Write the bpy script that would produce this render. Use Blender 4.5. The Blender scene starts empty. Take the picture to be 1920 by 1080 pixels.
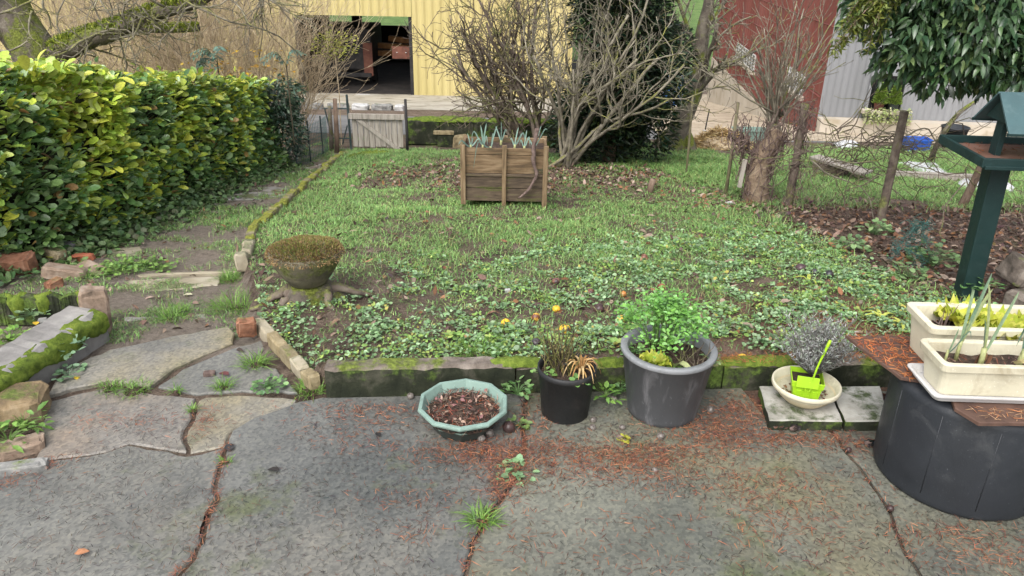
import bpy, bmesh, math, random
import numpy as np
random.seed(7); rng = np.random.default_rng(11)
SC = bpy.context.scene
COL = SC.collection
# ------------------------------------------------------------------ camera
F = 1442.0; TH = math.radians(24.7); RO = math.radians(1.1); CH = 1.85
_R0 = np.array([1, 0, 0.0]); FW = np.array([0, math.cos(TH), -math.sin(TH)]); _U0 = np.array([0, math.sin(TH), math.cos(TH)])
RI = math.cos(RO)*_R0 + math.sin(RO)*_U0; UPV = -math.sin(RO)*_R0 + math.cos(RO)*_U0
CAMP = np.array([0, 0, CH])
from mathutils import Matrix, Vector
cd = bpy.data.cameras.new('camera'); cam = bpy.data.objects.new('camera', cd); COL.objects.link(cam)
cd.sensor_width = 36.0; cd.lens = F/1920*36.0; cd.clip_start = .05; cd.clip_end = 600
cam.matrix_world = Matrix(((RI[0], UPV[0], -FW[0], 0), (RI[1], UPV[1], -FW[1], 0), (RI[2], UPV[2], -FW[2], CH), (0, 0, 0, 1)))
SC.camera = cam
# ------------------------------------------------------------------ sky, sun, exposure (overcast midday)
w = bpy.data.worlds.new('World'); SC.world = w; w.use_nodes = True
nt = w.node_tree; nt.nodes.clear()
sky = nt.nodes.new('ShaderNodeTexSky'); sky.sky_type = 'NISHITA'; sky.sun_disc = False
SUN_EL, SUN_AZ = math.radians(50), math.radians(205)
sky.sun_elevation = SUN_EL; sky.sun_rotation = SUN_AZ; sky.air_density = 1.0; sky.dust_density = 5.0; sky.ozone_density = 1.0
hs = nt.nodes.new('ShaderNodeHueSaturation'); hs.inputs['Saturation'].default_value = .30
bg = nt.nodes.new('ShaderNodeBackground'); bg.inputs[1].default_value = .15
ow = nt.nodes.new('ShaderNodeOutputWorld')
nt.links.new(sky.outputs[0], hs.inputs['Color']); nt.links.new(hs.outputs[0], bg.inputs[0]); nt.links.new(bg.outputs[0], ow.inputs[0])
sl = bpy.data.lights.new('sun', 'SUN'); sl.energy = .6; sl.angle = math.radians(60); sl.color = (1, .985, .96)
so = bpy.data.objects.new('sun', sl); COL.objects.link(so)
_sd = Vector((math.sin(SUN_AZ)*math.cos(SUN_EL), math.cos(SUN_AZ)*math.cos(SUN_EL), math.sin(SUN_EL)))
so.rotation_euler = _sd.to_track_quat('Z', 'Y').to_euler()
SC.view_settings.view_transform = 'Standard'; SC.view_settings.look = 'None'; SC.view_settings.gamma = 1
SC.view_settings.use_curve_mapping = False
SC.view_settings.exposure = 1.02
SC.cycles.max_bounces = 6; SC.cycles.diffuse_bounces = 3; SC.cycles.glossy_bounces = 2; SC.cycles.transmission_bounces = 3
SC.cycles.transparent_max_bounces = 6
# ------------------------------------------------------------------ pixel rays (photo pixels, 1920 wide) to points in the place
def ray(px, py): return FW + RI*(px-960)/F - UPV*(py-540)/F
def aty(px, py, y): d = ray(px, py); return CAMP + d*(y/d[1])
def atz(px, py, z=0.0): d = ray(px, py); return CAMP + d*((z-CH)/d[2])
def W(px, py, z=0.0): return atz(px, py, z)[:2]
def prof(y):
    y = np.asarray(y, float)
    return np.where(y < 3.2, .11, np.where(y < 10.3, .11-.13*(y-3.2), np.where(y < 29, -.813-.15*(y-10.3), -3.618 + np.maximum(0, y-60)*.12)))
# value noise
_T = np.random.default_rng(5).random((256, 256))
def vn(x, y, s=1.0, o=0):
    x = np.asarray(x, float)*s+o*17.3+100; y = np.asarray(y, float)*s+o*9.1+100
    xi = np.floor(x).astype(int); yi = np.floor(y).astype(int); fx = x-xi; fy = y-yi
    fx = fx*fx*(3-2*fx); fy = fy*fy*(3-2*fy)
    a = _T[xi % 256, yi % 256]; b = _T[(xi+1) % 256, yi % 256]; c = _T[xi % 256, (yi+1) % 256]; d = _T[(xi+1) % 256, (yi+1) % 256]
    return (a*(1-fx)+b*fx)*(1-fy)+(c*(1-fx)+d*fx)*fy
def sm(a, b, x): t = np.clip((np.asarray(x, float)-a)/(b-a), 0, 1); return t*t*(3-2*t)
# left border of the lawn (brick and stone edging) and kerb line
XE_Y = [-5, 2.81, 3.4, 4.0, 4.53, 5.34, 7.0, 9.37, 40]; XE_X = [-.85, -.85, -1.27, -1.5, -1.72, -1.91, -2.02, -2.16, -2.3]
def xe(y): return np.interp(y, XE_Y, XE_X)
def kerb_y(x): return 2.93+.075*(np.asarray(x, float)+.8)      # rear face of the kerb
def xr(y): return np.interp(y, [3, 4.2, 5.5, 6.6, 7.4, 8.4, 9.4], [2.7, 2.3, 2.0, 2.15, 2.0, 1.75, 1.3])  # right border of the lawn
def H(x, y):
    x = np.asarray(x, float); y = np.asarray(y, float)
    z = prof(y)
    left = 1-sm(-.03, .03, x-xe(y))
    z = z-.12*left*(1-sm(9.2, 10.3, y))
    pat = (1-sm(-.02, .02, y-kerb_y(x)))*(x > -.9)
    lp = (1-sm(3.15, 3.6, y))*(x <= -.9)
    z = z*(1-pat)+(-.014)*pat
    z = z*(1-lp)+(-.014+.0*x)*lp
    n = (vn(x, y, 2.2)-.5)*.05+(vn(x, y, 7, 3)-.5)*.018
    return z+n*sm(2.9, 3.3, y)*(1-sm(9.5, 11, y))
def gp(px, py, off=0.0):
    d = ray(px, py); t = np.arange(.8, 120, .01)
    P = CAMP[None]+d[None]*t[:, None]
    k = np.argmax(P[:, 2] < H(P[:, 0], P[:, 1])+off)
    return P[k]
def Hf(x, y): return float(H(x, y))
# ------------------------------------------------------------------ materials
def newmat(name):
    m = bpy.data.materials.new(name); m.use_nodes = True
    n = m.node_tree.nodes; l = m.node_tree.links; b = n['Principled BSDF']
    return m, n, l, b
def ramp(n, l, fac, cols, pos=None):
    r = n.new('ShaderNodeValToRGB'); e = r.color_ramp.elements
    k = len(cols); pos = pos or [i/(k-1) for i in range(k)]
    while len(e) < k: e.new(.5)
    for i in range(k): e[i].position = pos[i]; e[i].color = (*cols[i][:3], 1)
    l.new(fac, r.inputs[0]); return r.outputs[0]
def noise(n, l, scale, detail=5, rough=.6, vec=None, dist=0.0):
    t = n.new('ShaderNodeTexNoise'); t.inputs['Scale'].default_value = scale; t.inputs['Detail'].default_value = detail
    t.inputs['Roughness'].default_value = rough; t.inputs['Distortion'].default_value = dist
    if vec is not None: l.new(vec, t.inputs['Vector'])
    return t.outputs['Fac']
def mix(n, l, f, a, b, mode='MIX'):
    m = n.new('ShaderNodeMix'); m.data_type = 'RGBA'; m.blend_type = mode
    for s, v in ((0, f), (6, a), (7, b)):
        if hasattr(v, 'default_value') or isinstance(v, bpy.types.NodeSocket): l.new(v, m.inputs[s])
        elif s == 0: m.inputs[0].default_value = v
        else: m.inputs[s].default_value = (*v[:3], 1)
    return m.outputs[2]
def coords(n, l, kind='Object', scale=(1, 1, 1)):
    c = n.new('ShaderNodeTexCoord'); mp = n.new('ShaderNodeMapping'); mp.inputs['Scale'].default_value = scale
    if kind == 'World':
        g = n.new('ShaderNodeNewGeometry'); l.new(g.outputs['Position'], mp.inputs[0])
    else: l.new(c.outputs[kind], mp.inputs[0])
    return mp.outputs[0]
def bump(n, l, h, b, strength=.4, dist=.01):
    u = n.new('ShaderNodeBump'); u.inputs['Strength'].default_value = strength; u.inputs['Distance'].default_value = dist
    l.new(h, u.inputs['Height']); l.new(u.outputs[0], b.inputs['Normal'])
def pm(name, cols, scale=8, rough=.8, bmp=.4, bscale=40, bdist=.005, vec='World', stretch=(1, 1, 1), pos=None, spec=.3, moss=None, rvar=0.0, fine=None):
    """noise-coloured surface; moss = (colour, scale, threshold): a growth of its own shape, mostly on upward faces"""
    m, n, l, b = newmat(name)
    v = coords(n, l, vec, stretch)
    f = noise(n, l, scale, 6, .62, v, .3)
    c = ramp(n, l, f, cols, pos or list(np.linspace(.28, .72, len(cols))))
    if fine:
        f2 = noise(n, l, fine[1], 3, .6, v); c = mix(n, l, ramp(n, l, f2, [(0, 0, 0), (1, 1, 1)], [fine[2]-.03, fine[2]+.03]), c, fine[0])
    rr = rough
    if moss:
        mf = noise(n, l, moss[1], 6, .7, v)
        g = n.new('ShaderNodeNewGeometry'); s = n.new('ShaderNodeSeparateXYZ'); l.new(g.outputs['True Normal'], s.inputs[0])
        a = n.new('ShaderNodeMath'); a.operation = 'MULTIPLY_ADD'; l.new(s.outputs[2], a.inputs[0]); a.inputs[1].default_value = moss[3] if len(moss) > 3 else .15; l.new(mf, a.inputs[2])
        k = ramp(n, l, a.outputs[0], [(0, 0, 0), (1, 1, 1)], [moss[2]-.05, moss[2]+.05])
        mc = ramp(n, l, noise(n, l, 60, 4, .6, v), [[q*.45 for q in moss[0]], moss[0], [min(1, q*1.6) for q in moss[0]]], [.3, .5, .7])
        c = mix(n, l, k, c, mc)
    l.new(c, b.inputs['Base Color']); b.inputs['Specular IOR Level'].default_value = spec
    if rvar:
        rn = noise(n, l, scale*.6, 4, .6, v); mr = n.new('ShaderNodeMapRange'); l.new(rn, mr.inputs[0])
        mr.inputs[1].default_value = .35; mr.inputs[2].default_value = .65; mr.inputs[3].default_value = rough-rvar; mr.inputs[4].default_value = rough+rvar*.6
        l.new(mr.outputs[0], b.inputs['Roughness'])
    else: b.inputs['Roughness'].default_value = rr
    if bmp: bump(n, l, noise(n, l, bscale, 6, .65, v), b, bmp, bdist)
    return m
def leafmat(name, rough=.45, trans=.25, spec=.4):
    """colour comes from the mesh attribute 'col' (each leaf has its own colour)"""
    m, n, l, b = newmat(name)
    a = n.new('ShaderNodeAttribute'); a.attribute_name = 'col'
    v = coords(n, l, 'World'); f = noise(n, l, 90, 3, .6, v)
    c = mix(n, l, .5, a.outputs['Color'], ramp(n, l, f, [(.55, .55, .55), (1.35, 1.35, 1.35)], [.3, .7]), 'MULTIPLY')
    l.new(c, b.inputs['Base Color']); b.inputs['Roughness'].default_value = rough; b.inputs['Specular IOR Level'].default_value = spec
    if trans:
        t = n.new('ShaderNodeBsdfTranslucent'); l.new(c, t.inputs[0]); mx = n.new('ShaderNodeMixShader'); mx.inputs[0].default_value = trans
        l.new(b.outputs[0], mx.inputs[1]); l.new(t.outputs[0], mx.inputs[2]); l.new(mx.outputs[0], n['Material Output'].inputs[0])
    return m
MOSS = (.10, .16, .02); MOSSY = (.17, .22, .03)
M = {}
M['leaf'] = leafmat('leaf_surface'); M['leaf_gloss'] = leafmat('glossy_leaf', .28, .2, .6); M['dry'] = leafmat('dry_leaf', .75, .08, .2); M['needle'] = leafmat('needle', .6, 0, .3)
M['bark_pale'] = pm('pale_fig_bark', [(.075, .066, .05), (.185, .165, .125), (.32, .29, .225)], 14, .85, .5, 60, .004, moss=((.17, .17, .05), 5, .62))
M['bark_dark'] = pm('dark_twig_bark', [(.05, .04, .035), (.13, .10, .08), (.22, .19, .15)], 14, .85, .4, 60, .004, moss=((.14, .15, .05), 4, .6))
M['bark_tan'] = pm('tan_stem_bark', [(.20, .15, .09), (.44, .35, .23), (.62, .52, .37)], 10, .9, .2, 60, .004)
M['bark_brown'] = pm('brown_rough_bark', [(.07, .05, .04), (.16, .11, .08), (.26, .20, .15)], 16, .9, .9, 45, .012, stretch=(1, 1, .35))
M['bark_moss'] = pm('mossy_bark', [(.05, .045, .035), (.12, .10, .08), (.2, .18, .14)], 9, .9, .9, 40, .015, moss=((.12, .14, .025), 4, .56, .10))
M['vine'] = pm('dead_vine', [(.06, .04, .036), (.135, .095, .082), (.23, .17, .15)], 25, .9, .5, 80, .004)
M['moss'] = pm('moss_cushion', [(.04, .06, .01), (.11, .16, .02), (.20, .25, .04)], 30, .95, .9, 120, .008)
M['wood_grey'] = pm('weathered_grey_wood', [(.17, .15, .13), (.32, .29, .25), (.42, .39, .34)], 6, .85, .4, 30, .004, vec='Object', stretch=(6, 6, .6))
M['soil'] = pm('potting_soil', [(.02, .014, .011), (.06, .04, .03), (.13, .085, .06)], 45, .9, 1, 90, .012)
# ------------------------------------------------------------------ mesh builders
class MB:
    def __init__(s): s.V = []; s.F = []; s.C = []; s.n = 0
    def add(s, V, Fs, col=None):
        V = np.asarray(V, float).reshape(-1, 3); o = s.n; s.V.append(V); s.n += len(V)
        for f in Fs: s.F.append([i+o for i in f])
        s.C.append(np.tile(np.asarray(col if col is not None else (1, 1, 1), float), (len(V), 1)) if np.ndim(col) < 2 else np.asarray(col, float))
        return s
    def box(s, c, d, rot=None):
        c = np.asarray(c, float); h = np.asarray(d, float)/2
        V = np.array([[x, y, z] for x in (-1, 1) for y in (-1, 1) for z in (-1, 1)])*h
        if rot is not None: V = V@np.asarray(rot).T
        return s.add(V+c, [(0, 1, 3, 2), (4, 6, 7, 5), (0, 4, 5, 1), (2, 3, 7, 6), (0, 2, 6, 4), (1, 5, 7, 3)])
    def hexa(s, b4, t4):
        return s.add(list(b4)+list(t4), [(3, 2, 1, 0), (4, 5, 6, 7), (0, 1, 5, 4), (1, 2, 6, 5), (2, 3, 7, 6), (3, 0, 4, 7)])
    def lathe(s, prof_, n=32, c=(0, 0, 0), rot=0.0, close=True):
        A = np.arange(n)*2*math.pi/n+rot; V = []
        for r, z in prof_: V += [(c[0]+r*math.cos(a), c[1]+r*math.sin(a), c[2]+z) for a in A]
        k = len(prof_); Fs = []
        for i in range(k-1):
            for j in range(n): Fs.append((i*n+j, i*n+(j+1) % n, (i+1)*n+(j+1) % n, (i+1)*n+j))
        if close: Fs.append(tuple(range(n))[::-1]); Fs.append(tuple(range((k-1)*n, k*n)))
        return s.add(V, Fs)
    def tube(s, P, R, n=5, cap=True, col=None):
        P = np.asarray(P, float); R = np.broadcast_to(np.asarray(R, float), (len(P),))
        T = np.gradient(P, axis=0); T /= np.linalg.norm(T, axis=1)[:, None]+1e-9
        u = np.cross(T[0], [0, 0, 1.0] if abs(T[0][2]) < .9 else [1.0, 0, 0]); u /= np.linalg.norm(u)
        V = []; A = np.arange(n)*2*math.pi/n
        for p, t, r in zip(P, T, R):
            u = u-t*np.dot(u, t); u /= np.linalg.norm(u)+1e-9; v = np.cross(t, u)
            V.append(p+r*(np.cos(A)[:, None]*u+np.sin(A)[:, None]*v))
        Fs = [(i*n+j, i*n+(j+1) % n, (i+1)*n+(j+1) % n, (i+1)*n+j) for i in range(len(P)-1) for j in range(n)]
        if cap: Fs.append(tuple(range(n))[::-1]); Fs.append(tuple(range((len(P)-1)*n, len(P)*n)))
        return s.add(np.concatenate(V), Fs, col)
    def mesh(s, name, smooth=False):
        me = bpy.data.meshes.new(name)
        V = np.concatenate(s.V) if s.V else np.zeros((0, 3))
        me.from_pydata(V.tolist(), [], s.F)
        C = np.concatenate(s.C)
        at = me.color_attributes.new('col', 'FLOAT_COLOR', 'POINT'); at.data.foreach_set('color', np.c_[C, np.ones(len(C))].astype(np.float32).ravel())
        if smooth: me.polygons.foreach_set('use_smooth', np.ones(len(me.polygons), bool))
        me.update(); return me
    def build(s, name, mat, parent=None, smooth=False, bevel=0.0):
        me = s.mesh(name, smooth); me.materials.append(M[mat] if isinstance(mat, str) else mat)
        return link(name, me, parent, bevel)
def link(name, me, parent=None, bevel=0.0):
    o = bpy.data.objects.new(name, me); COL.objects.link(o)
    if parent is not None: o.parent = parent
    if bevel:
        b = o.modifiers.new('bevel', 'BEVEL'); b.width = bevel; b.segments = 2; b.limit_method = 'ANGLE'; b.angle_limit = math.radians(40)
    return o
def npmesh(name, V, Fs, col, mat, parent=None, smooth=False):
    """many pieces at once: V (N,3), Fs list of (M,k) index arrays, col (N,3)"""
    me = bpy.data.meshes.new(name); me.vertices.add(len(V)); me.vertices.foreach_set('co', V.astype(np.float32).ravel())
    li = np.concatenate([f.ravel() for f in Fs]); tot = np.concatenate([np.full(len(f), f.shape[1]) for f in Fs])
    st = np.concatenate([[0], np.cumsum(tot)[:-1]])
    me.loops.add(len(li)); me.loops.foreach_set('vertex_index', li.astype(np.int32))
    me.polygons.add(len(tot)); me.polygons.foreach_set('loop_start', st.astype(np.int32))
    if smooth: me.polygons.foreach_set('use_smooth', np.ones(len(tot), bool))
    at = me.color_attributes.new('col', 'FLOAT_COLOR', 'POINT'); at.data.foreach_set('color', np.c_[col, np.ones(len(col))].astype(np.float32).ravel())
    me.update(calc_edges=True); me.materials.append(M[mat] if isinstance(mat, str) else mat)
    return link(name, me, parent)
# leaf templates: verts along +y, normal +z
LEAF = (np.array([(0, 0, 0), (-.42, .3, .07), (.42, .3, .07), (-.36, .66, .04), (.36, .66, .04), (0, 1, -.10), (0, .33, 0), (0, .67, -.02)]),
        [np.array([(0, 6, 1), (0, 2, 6), (7, 5, 3), (7, 4, 5)]), np.array([(6, 7, 3, 1), (6, 2, 4, 7)])])
OVAL = (np.array([(0, 0, 0), (-.36, .32, .07), (.36, .32, .07), (-.48, .68, .06), (.48, .68, .06), (-.28, .93, .0), (.28, .93, .0), (0, 1, -.05), (0, .33, 0), (0, .67, -.02)]),
        [np.array([(0, 8, 1), (0, 2, 8), (9, 7, 5), (9, 6, 7)]), np.array([(8, 9, 3, 1), (8, 2, 4, 9)]), np.array([(9, 5, 3), (9, 4, 6)])])
ROUND = (np.array([(0, .1, 0), (-.30, 0, .06), (-.5, .32, .10), (-.38, .72, .07), (0, .95, .02), (.38, .72, .07), (.5, .32, .10), (.30, 0, .06), (0, .5, -.03)]),
         [np.array([(0, 8, 1), (1, 8, 2), (2, 8, 3), (3, 8, 4), (4, 8, 5), (5, 8, 6), (6, 8, 7), (7, 8, 0)])])
BLADE = (np.array([(-.5, 0, 0), (.5, 0, 0), (-.42, .45, .05), (.42, .45, .05), (-.28, .8, -.06), (.28, .8, -.06), (0, 1, -.2)]),
         [np.array([(0, 1, 3, 2), (2, 3, 5, 4)]), np.array([(4, 5, 6)])])
NEEDLE = (np.array([(-.5, 0, 0), (.5, 0, 0), (.6, .5, .04), (-.4, .5, .04), (0, 1, 0)]), [np.array([(0, 1, 2, 3)]), np.array([(3, 2, 4)])])
def inst(tpl, P, yaw, pitch, roll, L, Wd, col, bend=None):
    """place copies of a leaf template; yaw round z, pitch up from the horizontal, roll round its own length"""
    V0, F0 = tpl; N = len(P); n = len(V0)
    yaw, pitch, roll, L, Wd = [np.broadcast_to(np.asarray(a, float), (N,)) for a in (yaw, pitch, roll, L, Wd)]
    X = V0[None, :, 0]*Wd[:, None]; Y = V0[None, :, 1]*L[:, None]; Z = V0[None, :, 2]*np.maximum(L, Wd)[:, None]
    if bend is not None:
        b = np.broadcast_to(np.asarray(bend, float), (N,)); Z = Z-b[:, None]*(V0[None, :, 1]**2)*L[:, None]
    cr, sr = np.cos(roll)[:, None], np.sin(roll)[:, None]; X, Z = X*cr+Z*sr, -X*sr+Z*cr
    cp, sp = np.cos(pitch)[:, None], np.sin(pitch)[:, None]; Y, Z = Y*cp-Z*sp, Y*sp+Z*cp
    cy, sy = np.cos(yaw)[:, None], np.sin(yaw)[:, None]; X, Y = X*cy-Y*sy, X*sy+Y*cy
    V = np.stack([X, Y, Z], -1)+np.asarray(P, float)[:, None, :]
    o = (np.arange(N)*n)[:, None, None]
    Fs = [(f[None]+o).reshape(-1, f.shape[1]) for f in F0]
    C = np.repeat(np.broadcast_to(np.asarray(col, float), (N, 3)), n, 0)
    return V.reshape(-1, 3), Fs, C
def join(parts):
    Vs, Fs, Cs, o = [], {}, [], 0
    for V, F_, C in parts:
        Vs.append(V); Cs.append(C)
        for f in F_: Fs.setdefault(f.shape[1], []).append(f+o)
        o += len(V)
    return np.concatenate(Vs), [np.concatenate(v) for v in Fs.values()], np.concatenate(Cs)
def pick(cols, N, jit=.15):
    c = np.array(cols)[rng.integers(0, len(cols), N)]; return np.clip(c*(1+rng.normal(0, jit, (N, 1)))+rng.normal(0, .006, (N, 3)), .004, 1)
def U(a, b, n): return rng.uniform(a, b, n)
# ------------------------------------------------------------------ naming helpers
def tag(o, label=None, cat=None, group=None, kind=None):
    if label: o['label'] = label
    if cat: o['category'] = cat
    if group: o['group'] = group
    if kind: o['kind'] = kind
    return o
def empty(name, loc=(0, 0, 0), rz=0.0):
    o = bpy.data.objects.new(name, None); COL.objects.link(o); o.location = loc; o.rotation_euler = (0, 0, rz); o.empty_display_size = .1; return o
def stuff(o, label=None, cat=None): o['kind'] = 'stuff'; return tag(o, label, cat)
def struct(o, label=None, cat=None): o['kind'] = 'structure'; return tag(o, label, cat)
def rotz(a): c, s = math.cos(a), math.sin(a); return np.array([[c, -s, 0], [s, c, 0], [0, 0, 1]])
def rot3(rx, ry, rz):
    cx, sx, cy, sy = math.cos(rx), math.sin(rx), math.cos(ry), math.sin(ry)
    return rotz(rz)@np.array([[cy, 0, sy], [0, 1, 0], [-sy, 0, cy]])@np.array([[1, 0, 0], [0, cx, -sx], [0, sx, cx]])
def curve(pts, n=12):
    """smooth Catmull-Rom line through points"""
    P = np.asarray(pts, float); P = np.vstack([2*P[0]-P[1], P, 2*P[-1]-P[-2]]); out = []
    k = len(P)-3
    for t in np.linspace(0, k-1e-6, n):
        i = int(t); u = t-i; a, b, c, d = P[i:i+4]
        out.append(.5*((2*b)+(-a+c)*u+(2*a-5*b+4*c-d)*u*u+(-a+3*b-3*c+d)*u**3))
    return np.array(out)
# ================================================================== GROUND
def litter_mask(x, y):
    a = np.exp(-(((x-.2)/1.9)**2+((y-8.0)/1.05)**2)**2)                     # under the fig and behind the crate
    b = sm(-.25, .5, x-xr(y))*(1-sm(6.3, 7.0, y))*sm(3.4, 4.2, y)             # right border under the laurel
    c = np.exp(-(((x-2.3)/.8)**2+((y-6.6)/.5)**2))
    return np.clip(a+b+c, 0, 1)
gx = np.unique(np.concatenate([np.linspace(-70, -6, 20), np.linspace(-6, -4, 20), np.linspace(-4, 5, 190), np.linspace(5, 9, 40), np.linspace(9, 80, 24)]))
gy = np.unique(np.concatenate([np.linspace(-8, 2.4, 20), np.linspace(2.4, 10.5, 190), np.linspace(10.5, 30, 60), np.linspace(30, 160, 30)]))
GX, GY = np.meshgrid(gx, gy); GZ = H(GX, GY)
V = np.stack([GX, GY, GZ], -1).reshape(-1, 3); nx, ny = len(gx), len(gy)
I = (np.arange(ny-1)[:, None]*nx+np.arange(nx-1)[None]).ravel()
lm = litter_mask(GX, GY)
path = (GX < xe(GY))*(GY < 10.2)
needl = np.exp(-(((GX-2.0)/1.1)**2+((GY-3.4)/.6)**2))
far = sm(30, 33, GY)
gc = np.stack([np.clip(lm, 0, 1), np.clip(far+.5*path*sm(3.0, 3.3, GY)*(GX > -3.2), 0, 1), np.clip(needl*.8, 0, 1)], -1).reshape(-1, 3)
m, n, l, b = newmat('garden_earth'); v = coords(n, l, 'World')
f = noise(n, l, 5, 8, .7, v, .4); soil = ramp(n, l, f, [(.055, .04, .032), (.12, .088, .068), (.20, .155, .12), (.27, .22, .175)], [.28, .45, .6, .75]); soil = mix(n, l, .85, soil, ramp(n, l, noise(n, l, 75, 6, .8, v, .5), [(.45, .44, .43), (1.1, 1.07, 1.04), (2.0, 1.95, 1.9)], [.33, .5, .68]), 'MULTIPLY'); soil = mix(n, l, ramp(n, l, noise(n, l, 160, 3, .6, v), [(0, 0, 0), (.8, .8, .8)], [.64, .68]), soil, (.34, .29, .24))
fl = noise(n, l, 38, 5, .75, v, .6); lit = ramp(n, l, fl, [(.045, .03, .024), (.12, .078, .058), (.22, .155, .12), (.33, .26, .21)], [.3, .47, .6, .75])
at = n.new('ShaderNodeAttribute'); at.attribute_name = 'col'; sp = n.new('ShaderNodeSeparateColor'); l.new(at.outputs['Color'], sp.inputs[0])
c = mix(n, l, sp.outputs[0], soil, lit)
red = ramp(n, l, noise(n, l, 60, 5, .7, v, .8), [(.07, .04, .03), (.20, .085, .05), (.28, .13, .08)], [.3, .5, .7])
c = mix(n, l, sp.outputs[2], c, red)
mead = ramp(n, l, noise(n, l, 1.5, 6, .7, v), [(.05, .09, .025), (.10, .17, .045), (.15, .2, .07)], [.3, .5, .7])
sand = ramp(n, l, noise(n, l, 30, 7, .75, v, .4), [(.15, .125, .10), (.30, .255, .21), (.42, .37, .315)], [.3, .5, .7]); pmk = ramp(n, l, sp.outputs[1], [(0, 0, 0), (.75, .75, .75), (0, 0, 0)], [.05, .5, .95]); c = mix(n, l, pmk, c, sand); c = mix(n, l, ramp(n, l, sp.outputs[1], [(0, 0, 0), (1, 1, 1)], [.6, 1.0]), c, mead)
gr = noise(n, l, 2.6, 5, .65, v); alg = ramp(n, l, gr, [(0, 0, 0), (.6, .6, .6)], [.55, .68]); c = mix(n, l, alg, c, (.07, .09, .03))
l.new(c, b.inputs['Base Color']); b.inputs['Roughness'].default_value = .85; b.inputs['Specular IOR Level'].default_value = .25
bump(n, l, noise(n, l, 60, 9, .8, v), b, 1.0, .035); M['earth'] = m
ground = npmesh('ground', V, [np.stack([I, I+1, I+nx+1, I+nx], -1)], gc, 'earth', smooth=True); struct(ground)
def sheet(name, x0f, x1f, y0, y1, off, mat, nx=8, ny=30):
    ys = np.linspace(y0, y1, ny); V = []
    for y in ys:
        a, b = x0f(y), x1f(y)
        for x in np.linspace(a, b, nx): V.append((x, y, float(H(x, y))+off))
    Fs = [(i*nx+j, i*nx+j+1, (i+1)*nx+j+1, (i+1)*nx+j) for i in range(ny-1) for j in range(nx-1)]
    return struct(MB().add(V, Fs).build(name, mat, smooth=True))
M['asphalt'] = pm('lane_asphalt', [(.10, .10, .10), (.17, .17, .17), (.22, .21, .20)], 3, .8, .3, 80, .004)
M['gravel'] = pm('beige_gravel', [(.30, .25, .18), (.42, .35, .26), (.50, .43, .33)], 1.2, .9, .5, 60, .01, fine=((.22, .17, .12), 5, .62))
M['apron'] = pm('pale_apron', [(.25, .23, .19), (.36, .33, .27), (.45, .42, .36)], .8, .9, .4, 30, .01, fine=((.16, .15, .10), 2.2, .6))
sheet('lane', lambda y: -40, lambda y: 5.2, 12.2, 16.5, .006, 'asphalt', 30, 24)
sheet('barn_apron', lambda y: -40, lambda y: 3.4, 19.0, 28.2, .006, 'apron', 24, 30)
sheet('gravel_yard', lambda y: 2.4+.1*(y-12.5), lambda y: 14, 12.4, 30, .010, 'gravel', 14, 40)
# ================================================================== PATIO
def slabmat(name, base, warm, seed):
    m, n, l, b = newmat(name); v0 = coords(n, l, 'World'); mp = n.new('ShaderNodeMapping'); l.new(v0, mp.inputs[0]); mp.inputs['Location'].default_value = (seed*3.1, seed*1.7, 0); v = mp.outputs[0]
    c = ramp(n, l, noise(n, l, 2.2, 6, .65, v, .3), [[q*.72 for q in base], base, [q*1.22 for q in base]], [.3, .5, .72])
    c = mix(n, l, 1.0, c, ramp(n, l, noise(n, l, .9, 4, .55, v), [(.66, .68, .68), (1.0, 1.0, 1.0), (1.22, 1.2, 1.16)], [.33, .5, .66]), 'MULTIPLY'); c = mix(n, l, ramp(n, l, noise(n, l, 1.3, 5, .6, v), [(0, 0, 0), (1, 1, 1)], [.48, .66]), c, warm)
    c = mix(n, l, ramp(n, l, noise(n, l, 1.7, 6, .7, coords(n, l, 'World', (1, 1, 1))), [(0, 0, 0), (.75, .75, .75)], [.55, .66]), c, (.085, .10, .04))
    vo = n.new('ShaderNodeTexVoronoi'); vo.inputs['Scale'].default_value = 95; l.new(v, vo.inputs['Vector'])
    agg = ramp(n, l, vo.outputs['Color'], [(.45, .45, .45), (1, 1, 1), (1.5, 1.45, 1.35)], [.1, .5, .93]); c = mix(n, l, .55, c, agg, 'MULTIPLY')
    c = mix(n, l, ramp(n, l, noise(n, l, 55, 4, .7, v), [(0, 0, 0), (.5, .5, .5)], [.66, .73]), c, (.05, .045, .04))
    l.new(c, b.inputs['Base Color']); b.inputs['Specular IOR Level'].default_value = .45
    mr = n.new('ShaderNodeMapRange'); l.new(noise(n, l, 1.6, 5, .6, v), mr.inputs[0]); mr.inputs[1].default_value = .36; mr.inputs[2].default_value = .62; mr.inputs[3].default_value = .20; mr.inputs[4].default_value = .68
    l.new(mr.outputs[0], b.inputs['Roughness'])
    ad = n.new('ShaderNodeMath'); ad.operation = 'MULTIPLY_ADD'; l.new(vo.outputs['Distance'], ad.inputs[0]); ad.inputs[1].default_value = .5; l.new(noise(n, l, 22, 8, .75, v), ad.inputs[2])
    bump(n, l, ad.outputs[0], b, .30, .004); return m
M['slab_a'] = slabmat('wet_concrete', (.130, .132, .124), (.155, .150, .132), 1)
M['slab_b'] = slabmat('greenish_concrete', (.122, .125, .105), (.155, .145, .095), 2)
M['slab_c'] = slabmat('pinkish_concrete', (.19, .178, .16), (.225, .18, .14), 3)
M['slab_d'] = slabmat('ochre_worn_concrete', (.185, .178, .16), (.235, .205, .13), 4)
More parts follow.
